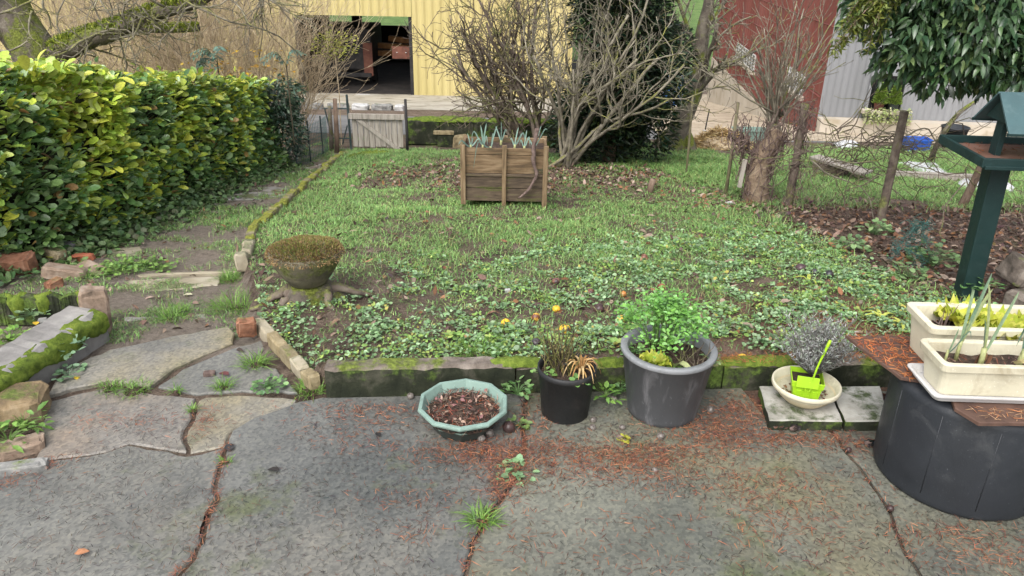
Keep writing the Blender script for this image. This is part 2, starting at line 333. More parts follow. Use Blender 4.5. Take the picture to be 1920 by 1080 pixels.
def densify(P, step=.035, jit=.006, seed=0):
    r = random.Random(seed); out = []
    for a, b in zip(P[:-1], P[1:]):
        k = max(1, int(math.dist(a, b)/step))
        for i in range(k):
            t = i/k; out.append((a[0]+(b[0]-a[0])*t+(r.uniform(-jit, jit) if i else 0), a[1]+(b[1]-a[1])*t+(r.uniform(-jit, jit) if i else 0)))
    out.append(tuple(P[-1])); return out
def slab_bm(poly, z0, z1, inset=.007, drop=.006, tilt=(0, 0)):
    """a worn slab: outline polygon, chamfered rim"""
    P = [Vector((p[0], p[1])) for p in poly]; k = len(P)
    area = sum(P[i].x*P[(i+1) % k].y-P[(i+1) % k].x*P[i].y for i in range(k))
    if area < 0: P = P[::-1]
    cx = sum(p.x for p in P)/k; cy = sum(p.y for p in P)/k
    I_ = []
    for i in range(k):
        a, b, c = P[i-1], P[i], P[(i+1) % k]; t = (c-a); nrm = Vector((-t.y, t.x)); nrm = nrm.normalized() if nrm.length > 0 else nrm; I_.append(b+nrm*inset)
    zt = lambda p: z1+tilt[0]*(p.x-cx)+tilt[1]*(p.y-cy)
    bm = bmesh.new()
    r0 = [bm.verts.new((p.x, p.y, z0)) for p in P]; r1 = [bm.verts.new((p.x, p.y, zt(p)-drop)) for p in P]; r2 = [bm.verts.new((p.x, p.y, zt(p))) for p in I_]
    for i in range(k):
        j = (i+1) % k; bm.faces.new((r0[i], r0[j], r1[j], r1[i])); bm.faces.new((r1[i], r1[j], r2[j], r2[i]))
    f = bm.faces.new(r2); bmesh.ops.triangulate(bm, faces=[f]); return bm
def slab(name, poly, z0, z1, mat, parent=None, **k):
    bm = slab_bm(poly, z0, z1, **k); me = bpy.data.meshes.new(name); bm.to_mesh(me); bm.free(); me.materials.append(M[mat])
    return link(name, me, parent)
def Wl(*pp, z=0.0): return [tuple(W(x, y, z)) for x, y in pp]
patio = struct(empty('patio'))
cA = Wl((425, 838), (410, 880), (404, 905), (410, 930), (392, 960), (384, 985), (380, 1012), (350, 1060), (330, 1090))
cA += [(cA[-1][0]-.1, 1.2), (cA[-1][0]-.05, .4), (cA[-1][0]-.2, -3)]
cB = Wl((987, 742), (980, 790), (983, 830), (975, 870), (968, 895), (940, 935), (925, 955), (905, 985), (885, 1015), (878, 1050), (868, 1090))
cB += [(cB[-1][0]-.06, 1.1), (cB[-1][0]+.05, .3), (cB[-1][0], -3)]
cC = Wl((1552, 795), (1600, 862), (1640, 915), (1668, 955), (1678, 990), (1700, 1040), (1735, 1090))
cC += [(cC[-1][0]+.12, 1.2), (cC[-1][0]+.3, .3), (cC[-1][0]+.4, -3)]
cA, cB, cC = densify(cA, .03, .007, 1), densify(cB, .03, .008, 2), densify(cC, .035, .006, 3)
off = lambda P, d: [(x+d, y) for x, y in P]
Yk = lambda x: float(kerb_y(x))-.085
def kl(x0, x1): return [(x, Yk(x)) for x in np.linspace(x0, x1, 8)]
topA = Wl((428, 832), (436, 806), (470, 785), (520, 768), (560, 752), (604, 744))
xb, xc = cB[0][0], cC[0][0]
midl = densify(topA, .04, .006, 4)+[p for p in kl(-.78, xb-.012)]+off(cB, -.008)+off(cA, .008)[::-1]
slab('concrete_slab', midl, -.05, .0, 'slab_a', patio)
slab('concrete_slab', kl(xb+.012, 1.05)+[(1.10, 2.70), (xc-.02, 2.70)]+off(cC, -.007)+off(cB, .008)[::-1], -.05, .003, 'slab_b', patio)
slab('concrete_slab', off(cC, .007)+[(4, -3), (4, 3.0), (2.5, 3.0), (1.2, 2.98), (1.12, 2.72), (xc+.012, 2.72)], -.05, .001, 'slab_b', patio)
lt = densify(Wl((-60, 905), (0, 884), (90, 862), (170, 852), (240, 832), (300, 842), (350, 853), (400, 842), (422, 836)), .04, .008, 5)
slab('concrete_slab', [(-4, -3), (-4, 2.2)]+lt+off(cA, -.008), -.05, -.004, 'slab_a', patio)
jt = densify(Wl((352, 846), (345, 815), (362, 780), (368, 748)), .04, .006, 6)
up2 = densify(Wl((84, 752), (150, 735), (205, 722), (280, 735), (345, 742), (366, 744)), .05, .006, 7)
lf2 = densify(Wl((60, 868), (82, 830), (80, 790), (84, 752)), .05, .008, 8)
slab('concrete_slab', [(x, y+.012) for x, y in lt[5:-8]][::-1]+lf2+up2+off(jt, -.009)[::-1], -.05, -.005, 'slab_c', patio)
slab('concrete_slab', off(jt, .009)+densify(Wl((385, 742), (455, 738), (530, 742), (556, 746)), .05, .006, 9)+[(x-.012, y-.006) for x, y in topA[::-1]][1:]+Wl((400, 838)), -.05, -.007, 'slab_d', patio)
tp = densify(Wl((90, 742), (105, 715), (135, 688), (205, 658), (300, 638), (380, 622), (428, 614), (440, 626), (436, 645), (400, 660), (330, 690), (300, 712), (280, 727), (205, 714), (150, 727), (90, 742)), .04, .007, 10)
slab('concrete_slab', tp[:-1], -.05, .008, 'slab_d', patio)
tp2 = densify(Wl((296, 724), (340, 692), (405, 665), (450, 648), (490, 637), (497, 650), (470, 676), (520, 690), (558, 735), (455, 731), (368, 738)), .04, .007, 11)
slab('concrete_slab', tp2, -.05, -.002, 'slab_a', patio)
# kerb between patio and lawn
M['kerb'] = pm('mossy_kerb_concrete', [(.05, .042, .034), (.145, .12, .10), (.28, .245, .21)], 9, .9, .8, 40, .012, moss=((.11, .14, .025), 5, .60, .06))
M['kerb_dark'] = pm('dark_algae_concrete', [(.008, .011, .006), (.022, .026, .014), (.085, .08, .06)], 9, .9, .7, 40, .01, moss=((.07, .11, .02), 5, .57, .05))  # darker green-black concrete, used on kerb fronts and slab sides
kb = empty('garden_kerb', (0.4, 2.9, 0)); tag(kb, 'low moss-grown concrete kerb between the patio and the lawn', 'kerb')
def kerb_piece(x0, x1, z1, seed):
    r = random.Random(seed); xs = np.linspace(x0, x1, int((x1-x0)/.04)); V = []; rowsF = []
    for x in xs:
        y = float(kerb_y(x)); j = lambda s=.005: r.uniform(-s, s)
        V += [(x, y-.085+j(.003), -.06), (x, y-.083+j(), z1-.015+j()), (x, y-.072+j(), z1-.002+j()), (x, y-.01+j(), z1+j()), (x, y+.005, z1-.06), (x, y+.005, -.06)]
    V = np.array(V)-[0.4, 2.9, 0]; k = len(xs)
    body = MB(); F_ = [(i*6+j, (i+1)*6+j, (i+1)*6+j+1, i*6+j+1) for i in range(k-1) for j in range(5)]+[(0, 1, 2, 3, 4, 5), tuple((k-1)*6+q for q in (5, 4, 3, 2, 1, 0))]
    body.add(V, F_); o = body.build('kerb_block', 'kerb', kb); o.data.materials.append(M['kerb_dark'])
    for q_, p in enumerate(o.data.polygons):
        if q_ >= 5*(k-1) or q_ % 5 == 0: p.material_index = 1
    return o
kerb_piece(-.80, .02, .145, 1); kerb_piece(.026, .95, .132, 2); kerb_piece(.957, 2.3, .122, 3)
def moss_cushion(name, pts, h, parent, wid=.05, mat='moss', loc=np.zeros(3)):
    """lumpy moss pad along a line"""
    mb = MB(); P = curve(pts, 26); k = len(P); V = []
    for i, p in enumerate(P):
        e = math.sin(math.pi*min(1, max(0, i/(k-1))))**.4
        for a in np.linspace(0, math.pi, 7):
            rr = 1+rng.normal(0, .13); V.append(p+np.array([rng.normal(0, .004), -math.cos(a)*wid*e*rr, math.sin(a)*h*e*rr])-loc)
    mb.add(V, [(i*7+j, i*7+j+1, (i+1)*7+j+1, (i+1)*7+j) for i in range(k-1) for j in range(6)]); return mb.build(name, mat, parent, smooth=True)
kz = lambda x, z: (x, float(kerb_y(x))-.042, z+.010)
L0 = np.array([.4, 2.9, 0])
moss_cushion('moss_pad', [kz(-.1, .126), kz(.02, .122), kz(.15, .112), kz(.3, .112)], .022, kb, .045, loc=L0)
moss_cushion('moss_pad', [kz(.36, .112), kz(.46, .112), kz(.56, .11)], .018, kb, .043, loc=L0)
moss_cushion('moss_pad', [kz(.85, .105), kz(1.1, .104), kz(1.35, .10), kz(1.55, .10)], .022, kb, .046, loc=L0)
moss_cushion('moss_pad', [kz(1.6, .10), kz(1.8, .10), kz(2.0, .10)], .02, kb, .043, loc=L0)
# ================================================================== POTS AND PLANTERS
def plastic(name, col, rough=.45, dirt=(.10, .08, .06), amt=.62, scale=9, bmp=.1, streak=False):
    m, n, l, b = newmat(name); v = coords(n, l, 'World', (1, 1, .25) if streak else (1, 1, 1))
    f = noise(n, l, scale, 7, .7, v, .5); c = ramp(n, l, noise(n, l, 4, 4, .6, v), [[q*.8 for q in col], [min(1, q*1.12) for q in col]], [.3, .7])
    c = mix(n, l, ramp(n, l, f, [(0, 0, 0), (.8, .8, .8)], [amt-.06, amt+.12]), c, dirt)
    c = mix(n, l, ramp(n, l, noise(n, l, 130, 3, .6, v), [(0, 0, 0), (.5, .5, .5)], [.66, .72]), c, [min(1, q*2+.05) for q in col])
    l.new(c, b.inputs['Base Color']); b.inputs['Specular IOR Level'].default_value = .4
    mr = n.new('ShaderNodeMapRange'); l.new(f, mr.inputs[0]); mr.inputs[1].default_value = .3; mr.inputs[2].default_value = .7; mr.inputs[3].default_value = rough-.1; mr.inputs[4].default_value = rough+.25
    l.new(mr.outputs[0], b.inputs['Roughness']); bump(n, l, noise(n, l, 70, 4, .6, v), b, bmp, .003); return m
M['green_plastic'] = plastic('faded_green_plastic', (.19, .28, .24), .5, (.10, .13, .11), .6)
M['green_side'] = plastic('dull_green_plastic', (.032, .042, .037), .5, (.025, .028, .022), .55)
M['black_plastic'] = plastic('black_plastic', (.018, .019, .020), .5, (.05, .045, .04), .6)
M['grey_plastic'] = plastic('grey_streaked_plastic', (.062, .065, .070), .42, (.19, .19, .20), .56, 16, .15, True)
M['grey_rim'] = plastic('pale_grey_rim', (.22, .23, .24), .42, (.12, .12, .12), .6)
M['cream'] = plastic('cream_plastic', (.62, .58, .44), .42, (.34, .29, .19), .58, 6)
M['cream_dirty'] = plastic('stained_cream_plastic', (.62, .53, .36), .5, (.26, .18, .09), .55)
M['lime'] = plastic('lime_plastic', (.34, .60, .02), .38, (.24, .40, .03), .7)
M['grey_tray'] = plastic('grey_white_plastic', (.55, .54, .53), .45, (.36, .34, .31), .6)
M['bin_plastic'] = plastic('charcoal_plastic', (.020, .023, .028), .42, (.05, .053, .056), .60, 7, .2)
M['feeder_paint'] = plastic('dark_green_paint', (.007, .026, .025), .45, (.02, .055, .052), .62, 12)
M['feeder_roof'] = plastic('bluish_green_paint', (.05, .098, .105), .38, (.085, .145, .15), .58, 7)
def soil_disc(mb, c, r, z, sag=.012, n=28, rings=7):
    V = [(c[0], c[1], z+sag)]
    for i in range(1, rings+1):
        for j in range(n):
            a = 2*math.pi*j/n; rr = r*i/rings; V.append((c[0]+rr*math.cos(a), c[1]+rr*math.sin(a), z+sag*(1-(i/rings)**2)+rng.normal(0, .004)))
    Fs = [(0, 1+j, 1+(j+1) % n) for j in range(n)]
    for i in range(rings-1):
        for j in range(n): a = 1+i*n+j; b = 1+i*n+(j+1) % n; Fs.append((a, a+n, b+n, b))
    mb.add(V, Fs)
def needles_on(P, L=(.018, .04), cols=((.30, .085, .03), (.20, .055, .025), (.36, .13, .05)), width=.0017, tilt=.15):
    N = len(P); return inst(NEEDLE, P, U(0, 6.28, N), rng.normal(.03, tilt, N), U(-.5, .5, N), U(*L, N), width*U(.8, 1.4, N), pick(cols, N, .2), rng.normal(0, .5, N)*.15)
def ribbon(mb, P, wd, nrm=(0, 0, 1), fold=.25, col=(1, 1, 1)):
    """strap leaf: folded strip along a line"""
    P = np.asarray(P, float); T = np.gradient(P, axis=0); T /= np.linalg.norm(T, axis=1)[:, None]+1e-9
    V = []
    for p, t, w_ in zip(P, T, np.broadcast_to(wd, (len(P),))):
        s = np.cross(t, nrm); s /= np.linalg.norm(s)+1e-9; q = np.cross(s, t)
        V += [p-s*w_/2+q*w_*fold, p, p+s*w_/2+q*w_*fold]
    Fs = []
    for i in range(len(P)-1):
        a = i*3; Fs += [(a, a+1, a+4, a+3), (a+1, a+2, a+5, a+4)]
    mb.add(V, Fs, col)
# -- decagonal bowl
C = np.array([-.19, 2.655, 0])
bw = empty('octagonal_planter', C); bw.name = 'bowl_planter'
tag(bw, 'faded green ten-sided plastic bowl filled with soil and red needles on the patio', 'planter')
R10 = math.pi/10
b_ = MB().lathe([(.0, .002), (.115, 0), (.126, .006), (.166, .092)], 10, rot=R10, close=False); b_.build('body', 'green_side', bw, bevel=.004)
b_ = MB().lathe([(.166, .092), (.186, .095), (.189, .104), (.186, .112), (.172, .113), (.160, .085), (.150, .055)], 10, rot=R10, close=False); b_.build('rim', 'green_plastic', bw, bevel=.002)
s_ = MB(); soil_disc(s_, (0, 0), .158, .066, .016); s_.build('soil', 'soil', bw, True)
N = 900; a = U(0, 6.28, N); r = .155*np.sqrt(U(0, 1, N)); P = np.stack([r*np.cos(a), r*np.sin(a), .085+U(-.008, .012, N)-.3*r**2], -1)
stuff(npmesh('needle_litter', *needles_on(P, (.012, .038), ((.26, .07, .035), (.10, .055, .04), (.04, .03, .025), (.30, .20, .15)), .002, .4), 'needle', bw))
N = 60; a = U(0, 6.28, N); r = .14*np.sqrt(U(0, 1, N)); P = np.stack([r*np.cos(a), r*np.sin(a), .088+U(0, .01, N)], -1)
V_, F_, C_ = inst(LEAF, P, U(0, 6.28, N), U(-.3, .5, N), U(-.8, .8, N), U(.015, .035, N), U(.01, .02, N), pick([(.28, .14, .13), (.12, .08, .06), (.34, .24, .18)], N))
stuff(npmesh('dry_leaves', V_, F_, C_, 'dry', bw))
MB().tube([(.035, .08, .07), (.034, .08, .11), (.036, .082, .135)], .0018, 4).build('twig', 'vine', bw)
# -- black pot
C = np.array([.235, 2.765, 0]); bp = empty('plant_pot', C); tag(bp, 'round black plastic pot holding dry stems on the patio', 'pot')
MB().lathe([(.097, 0), (.100, .004), (.117, .200), (.122, .202), (.124, .212), (.123, .228), (.117, .229), (.113, .205), (.108, .15)], 40, close=False).build('body', 'black_plastic', bp, True)
MB().lathe([(.0, .002), (.098, .002)], 40, close=False).build('base', 'black_plastic', bp)
s_ = MB(); soil_disc(s_, (0, 0), .111, .190, .012); s_.build('soil', 'soil', bp, True)
dp = empty('dried_stem_plant', C+[0, 0, .195]); tag(dp, 'bundle of thin dry greenish stems growing in the black pot', 'plant')
mb = MB(); lf = []
for i in range(90):
    a = rng.uniform(0, 6.28); r = rng.uniform(0, .07); b0 = np.array([-.03+r*math.cos(a), .02+r*math.sin(a), 0]); h = rng.uniform(.07, .24)
    d = np.array([rng.normal(0, .25), rng.normal(0, .25), 1]); tip = b0+d*h; mid = b0+d*h*.5+[rng.normal(0, .008), rng.normal(0, .008), 0]
    c = [(.16, .15, .05), (.10, .08, .05), (.22, .18, .09), (.05, .04, .03)][rng.integers(4)]; mb.tube([b0, mid, tip], [.0022, .0018, .001], 4, col=c); lf.append(tip); lf.append(mid)
mb.build('stems', M['dry'], dp)
P = np.array(lf); N = len(P); stuff(npmesh('small_leaves', *inst(LEAF, P, U(0, 6.28, N), U(-.4, .9, N), U(-.6, .6, N), U(.008, .02, N), U(.005, .011, N), pick([(.14, .18, .05), (.08, .07, .04), (.24, .20, .08)], N)), 'leaf', dp))
dg = empty('withered_grass_tuft', C+[.058, -.01, .195]); tag(dg, 'tuft of withered tan strap leaves drooping over the black pot rim', 'plant')
for i in range(26):
    a = rng.uniform(0, 6.28); d = np.array([math.cos(a), math.sin(a), 0]); L = rng.uniform(.05, .11); h = rng.uniform(.03, .075)
    mb = MB(); ribbon(mb, curve([d*.005, d*L*.35+[0, 0, h], d*L*.75+[0, 0, h*.9], d*L+[0, 0, h*.25]], 7), np.array([.006, .009, .009, .008, .006, .004, .001]), col=[(.42, .26, .10), (.32, .18, .07), (.50, .36, .18)][i % 3])
    mb.build('leaf', 'dry', dg)
def weed(name, loc, n, rad, leaf, cols, label, cat='plant', up=.35, mat='leaf', tpl=ROUND, group=None, stems=True, seed=None, aspect=.8):
    """small leafy plant: stalks from one root, leaves at their ends"""
    o = empty(name, loc); tag(o, label, cat, group); mb = MB(); P = []; yw = []
    for i in range(n):
        a = rng.uniform(0, 6.28); r = rad*math.sqrt(rng.uniform(.03, 1)); e = np.array([r*math.cos(a), r*math.sin(a), rad*up*rng.uniform(.5, 1.3)*(1.3-r/rad)])
        mb.tube(curve([(0, 0, 0), e*[.45, .45, .8], e], 4), [.0018, .0014, .001, .0008], 3, col=np.array(cols[0])*.8); P.append(e); yw.append(a-math.pi/2)
    if stems: mb.build('stalks', 'leaf', o)
    N = len(P); V_, F_, C_ = inst(tpl, np.array(P), np.array(yw)+rng.normal(0, .5, N), rng.normal(.1, .3, N), rng.normal(0, .25, N), leaf*U(.6, 1.2, N), leaf*aspect*U(.7, 1.1, N), pick(cols, N))
    f = npmesh('foliage', V_, F_, C_, mat, o, True); f['kind'] = 'stuff'; return o
MINT = [(.10, .22, .045), (.14, .28, .06), (.08, .17, .04)]
weed('weed_sprig', C+[.055, -.085, .2], 9, .035, .028, [(.16, .34, .08), (.20, .40, .12)], 'bright green sprig at the front rim of the black pot')
weed('weed_sprig', C+[-.10, -.02, .2], 9, .04, .026, [(.22, .36, .12), (.16, .30, .08)], 'pale green sprig hanging over the rim of the black pot')
# -- big grey pot
C = np.array([.655, 2.80, 0]); gpot = empty('plant_pot', C); tag(gpot, 'large tapered grey pot with chalky streaks and a thick pale rim', 'pot')
MB().lathe([(.140, 0), (.148, .006), (.149, .022), (.190, .285), (.1955, .290)], 56, close=False).build('body', 'grey_plastic', gpot, True)
MB().lathe([(.1955, .290), (.199, .296), (.1985, .307), (.196, .310), (.172, .309), (.168, .303), (.160, .22)], 56, close=False).build('rim', 'grey_rim', gpot, True)
MB().lathe([(.0, .002), (.142, .002)], 40, close=False).build('base', 'grey_plastic', gpot)
s_ = MB(); soil_disc(s_, (0, 0), .164, .258, .014); s_.build('soil', 'soil', gpot, True)
def parsley(name, loc, n, rad, h, label, cols, leafn=44, leaf=.021):
    o = empty(name, loc); tag(o, label, 'plant'); parts = []; mb = MB()
    for i in range(n):
        a = rng.uniform(0, 6.28); sp = rng.uniform(.1, 1)*rad; hh = h*rng.uniform(.55, 1)*(1.15-.5*sp/rad); e = np.array([sp*math.cos(a), sp*math.sin(a), hh]); b0 = np.array([.03*math.cos(a), .03*math.sin(a), 0])
        mb.tube(curve([b0, b0*.5+e*[.45, .45, .6], e], 6), np.linspace(.0035, .0012, 6), 4, col=(.16, .30, .08))
        N = leafn; P = e+rng.normal(0, 1, (N, 3))*[.032, .032, .020]; parts.append(inst(LEAF, P, U(0, 6.28, N), rng.normal(.15, .4, N), rng.normal(0, .4, N), leaf*U(.6, 1.2, N), leaf*.85*U(.6, 1.1, N), pick(cols, N)))
    mb.build('stalks', 'leaf', o, True); stuff(npmesh('foliage', *join(parts), 'leaf', o, True)); return o
parsley('celery_plant', C+[-.035, .055, .26], 40, .18, .25, 'bushy bright green celery growing at the back of the grey pot', [(.18, .40, .08), (.23, .47, .11), (.14, .32, .07), (.26, .48, .18)])
def lettuce(name, loc, rad, h, cols, label, n=26, parent=None, frill=.18):
    o = empty(name, loc); tag(o, label, 'lettuce')
    for i in range(n):
        a = i*2.4; t = i/n; L = rad*(.55+.55*t); up = 1.2-.95*t; wd = L*1.0; mb = MB(); nu, nv = 7, 6; V = []
        d = np.array([math.cos(a), math.sin(a)]); s = np.array([-d[1], d[0]])
        for v_ in range(nv):
            q = v_/(nv-1)
            for u in range(nu):
                e = (u/(nu-1)-.5)*2; ww = wd*(.30+.85*math.sin(math.pi*min(1, q*.55+.06)))*.62; fr = frill*L*q*q*math.sin(u*2.7+i*1.3+v_*1.7)*(.6+.6*abs(e)); q = q*(1-.06*e*e*q)
                rr = L*q*math.cos(up*(1-.4*q)); zz = L*q*math.sin(up*(1-.35*q))*h+abs(e)*ww*.25+fr
                V.append((*(d*(rr+.004)+s*e*ww), zz))
        Fs = [(v_*nu+u, v_*nu+u+1, (v_+1)*nu+u+1, (v_+1)*nu+u) for v_ in range(nv-1) for u in range(nu-1)]
        c = np.array(cols[i % len(cols)])*(1+rng.normal(0, .1)); mb.add(V, Fs, c); mb.build('leaf', 'leaf', o, True)
    return o
lettuce('lettuce', C+[-.075, -.085, .265], .060, 1.5, [(.42, .46, .06), (.34, .42, .05), (.50, .50, .10)], 'small upright yellow-green lettuce at the front of the grey pot', 22)
mb = MB()
for i in range(26):
    b0 = np.array([.075, -.02, .265])+[rng.normal(0, .035), rng.normal(0, .035), 0]; d = np.array([rng.normal(0, .4), rng.normal(0, .4), 1]); h = rng.uniform(.03, .11)
    mb.tube(curve([b0, b0+d*h*.5+[rng.normal(0, .012), rng.normal(0, .012), 0], b0+d*h], 5), np.linspace(.0028, .001, 5), 4)
o = mb.build('dead_stem_plant', M['bark_dark']); o.location = C; tag(o, 'dark leafless dead stems on one side inside the grey pot', 'plant')
weed('weed_sprig', C+[-.135, .02, .27], 22, .05, .026, [(.13, .26, .08), (.17, .30, .10)], 'round-leaved green weed along the inside edge of the grey pot')
weed('weed_sprig', C+[.02, -.09, .265], 8, .04, .045, [(.26, .38, .07), (.16, .26, .06)], 'broad-leaved sprig beside the small lettuce in the grey pot', tpl=LEAF, aspect=.45)
weed('weed_sprig', C+[.165, -.03, .27], 8, .04, .022, [(.30, .42, .18), (.22, .36, .14)], 'pale sprig on the rim of the grey pot', up=.3)
ribm = MB(); ribbon(ribm, curve([(.01, -.10, .27), (.025, -.125, .30), (.05, -.155, .295), (.065, -.165, .285)], 7), np.array([.012, .026, .034, .034, .028, .018, .004]), col=(.38, .42, .20)); o = ribm.build('fallen_leaf', 'leaf'); o.location = C; tag(o, 'limp pale green leaf lying on the rim of the grey pot', 'leaf')
# -- paving slabs, cream bowl, lime pot, lavender
M['paver'] = pm('lichen_paver', [(.20, .19, .16), (.36, .35, .31), (.48, .47, .43)], 9, .9, .6, 50, .006, moss=((.07, .09, .04), 6, .66, .1))
P1 = [tuple(W(*q, .05)) for q in ((1424, 724), (1443, 788), (1580, 790), (1552, 724))]; P2 = [tuple(W(*q, .05)) for q in ((1556, 724), (1586, 790), (1668, 789), (1650, 724))]
for i, (P_, lb) in enumerate(((P1, 'thick weathered paving slab under the cream bowl'), (P2, 'paving slab butted between the cream bowl slab and the dark tub'))):
    o = slab('paving_slab', densify(P_+[P_[0]], .05, .003, 20+i)[:-1], .002, .052, 'paver', inset=.005, drop=.005); tag(o, lb, 'slab'); o.data.materials.append(M['kerb_dark'])
    for p in o.data.polygons:
        if abs(p.normal.z) < .3: p.material_index = 1
bc = atz(1511, 757, .055); C = np.array([bc[0], bc[1]+.035, .054])
wb = empty('bowl', C); tag(wb, 'round cream plastic bowl standing on the paving slab', 'bowl')
MB().lathe([(.068, 0), (.080, .004), (.108, .030), (.126, .058), (.128, .062)], 48, close=False).build('body', 'cream_dirty', wb, True)
MB().lathe([(.128, .062), (.139, .064), (.142, .072), (.141, .086), (.137, .088), (.131, .084), (.122, .05), (.095, .02), (.0, .010)], 48, close=False).build('rim', 'cream', wb, True)
N = 60; a = U(0, 6.28, N); r = .09*np.sqrt(U(0, 1, N)); stuff(npmesh('leaf_debris', *inst(LEAF, np.stack([r*np.cos(a), r*np.sin(a), .022+.9*r**2+U(0, .008, N)], -1), U(0, 6.28, N), U(-.2, .3, N), U(-.6, .6, N), U(.012, .03, N), U(.008, .018, N), pick([(.24, .13, .06), (.14, .08, .05)], N)), 'dry', wb))
lp = empty('square_pot', C+[-.008, -.012, .014], math.radians(-14)); tag(lp, 'lime green square plastic pot with hanging plant tag standing in the cream bowl', 'pot')
def sq(h, z): return [(-h, -h, z), (h, -h, z), (h, h, z), (-h, h, z)]
def sqpot(hs):
    mb = MB(); V = []; [V.extend(sq(h, z)) for h, z in hs]; k = len(hs)
    mb.add(V, [(i*4+j, i*4+(j+1) % 4, (i+1)*4+(j+1) % 4, (i+1)*4+j) for i in range(k-1) for j in range(4)]); return mb
sqpot([(.0, .003), (.046, .003), (.046, .0), (.047, .0), (.057, .084), (.0615, .085), (.065, .112), (.062, .114), (.057, .08), (.056, .07)]).build('body', 'lime', lp, bevel=.005)
for sx in (-.032, 0, .032): MB().hexa([(sx-.012, -.0535, .035), (sx+.012, -.0535, .035), (sx+.012, -.05, .035), (sx-.012, -.05, .035)], [(sx-.013, -.0585, .07), (sx+.013, -.0585, .07), (sx+.013, -.054, .07), (sx-.013, -.054, .07)]).build('relief_panel', 'lime', lp, bevel=.002)
MB().box((0, 0, .090), (.110, .110, .006)).build('soil', 'soil', lp)
tg = MB().box((-.004, -.070, .118), (.088, .003, .050), rot3(-.16, 0, 0)); tg.build('plant_tag', 'lime', lp, bevel=.001)
MB().tube(curve([(.012, -.066, .13), (.022, -.055, .19), (.04, -.045, .26), (.052, -.04, .31)], 8), [.0045, .0045, .0045, .0045, .005, .006, .007, .0055], 6).build('tag_stake', 'lime', lp, True)
for sx in (-.018, .018): MB().tube([(sx, -.067, .105), (sx*.4, -.068, .075)], .0035, 5).build('tag_clip', 'lime', lp)
lv = empty('lavender', C+[.03, .03, .1]); tag(lv, 'dry grey lavender bush growing in the lime green pot', 'plant'); mb = MB(); parts = []
for i in range(190):
    a = rng.uniform(0, 6.28); ph = rng.uniform(0, .8)**.8; L = rng.uniform(.16, .30); d = np.array([math.cos(a)*math.sin(ph)*1.15, math.sin(a)*math.sin(ph), math.cos(ph)]); e = d*L+[.005, 0, .0]; mid = d*L*.5+rng.normal(0, .012, 3)
    Pc = curve([d*.01, mid, e], 6); mb.tube(Pc, np.linspace(.0022, .001, 6), 3, col=(.14, .13, .12))
    N = 26; t = U(.15, 1, N); P = np.stack([np.interp(t, np.linspace(0, 1, 6), Pc[:, k]) for k in range(3)], -1)
    parts.append(inst(NEEDLE, P, U(0, 6.28, N), U(.1, 1.1, N), U(-1, 1, N), U(.012, .03, N), .0032, pick([(.27, .28, .27), (.38, .38, .37), (.18, .18, .17), (.24, .28, .22)], N)))
stuff(mb.build('stems', 'needle', lv)); stuff(npmesh('foliage', *join(parts), 'needle', lv))
# -- dark tub with boards, trays and window boxes
C = np.array([1.705, 2.405, 0]); tb = empty('storage_tub', C); tag(tb, 'big charcoal plastic tub carrying boards and cream window boxes', 'tub')
MB().lathe([(.270, .0), (.279, .005), (.283, .016), (.284, .03), (.286, .38), (.280, .400), (.266, .412), (.0, .414)], 72, close=False).build('body', 'bin_plastic', tb, True)
for k in range(10):
    a = -math.pi/2-.25+k*2*math.pi/10; e = np.array([math.cos(a), math.sin(a), 0]); MB().tube([e*.2835+[0, 0, .045], e*.2855+[0, 0, .375]], .0018, 6).build('rib', 'bin_plastic', tb, True)
M['board'] = pm('brown_board', [(.045, .025, .02), (.11, .062, .045), (.17, .105, .08)], 5, .7, .4, 60, .004, spec=.4)
ba = slab('board', densify([(1.325, 2.70), (1.402, 2.385), (1.56, 2.33), (2.25, 2.36), (2.25, 2.72), (1.325, 2.70)], .05, .002, 30)[:-1], .4185, .4305, 'board', inset=.002, drop=.002)
tag(ba, 'brown weathered board strewn with orange needles jutting out over the kerb', 'board')
bb = slab('board', densify([(1.495, 2.19), (1.53, 2.105), (2.3, 2.13), (2.3, 2.325), (1.53, 2.30)], .05, .002, 31), .4185, .4315, 'board', inset=.002, drop=.002)
tag(bb, 'dark brown board under the front edge of the grey tray', 'board')
N = 700; x = U(1.33, 1.62, N); y = U(2.36, 2.70, N); k = (y > 2.70-4.1*(x-1.325)+.02)&(y < 2.695); P = np.stack([x[k], y[k], np.full(k.sum(), .4325)], -1)
nd = npmesh('pine_needles', *needles_on(P, (.02, .045), ((.38, .12, .04), (.30, .085, .03), (.45, .18, .07)), .0022, .05), 'needle'); stuff(nd, 'orange needles scattered on the brown board', 'needles')
N = 160; P = np.stack([U(1.55, 2.1, N), U(2.12, 2.2, N), np.full(N, .4335)], -1); stuff(npmesh('pine_needles', *needles_on(P, (.02, .04), ((.38, .16, .07), (.45, .28, .16)), .0016, .03), 'needle'), 'few pale needles on the dark front board', 'needles')
def rbox(hs, x0, x1, y0, y1):
    """open trough; hs = (outset, z) rings, outset < 0 is inside"""
    mb = MB(); V = []; cr = .022
    for o_, z in hs:
        X0, X1, Y0, Y1 = x0-o_, x1+o_, y0-o_, y1+o_
        for (cx, cy, a0) in ((X0+cr, Y0+cr, math.pi), (X1-cr, Y0+cr, 1.5*math.pi), (X1-cr, Y1-cr, 0), (X0+cr, Y1-cr, .5*math.pi)):
            for q in range(4): a = a0+q*math.pi/6; V.append((cx+cr*math.cos(a), cy+cr*math.sin(a), z))
    k = len(hs); n = 16; return mb.add(V, [(i*n+j, i*n+(j+1) % n, (i+1)*n+(j+1) % n, (i+1)*n+j) for i in range(k-1) for j in range(n)])
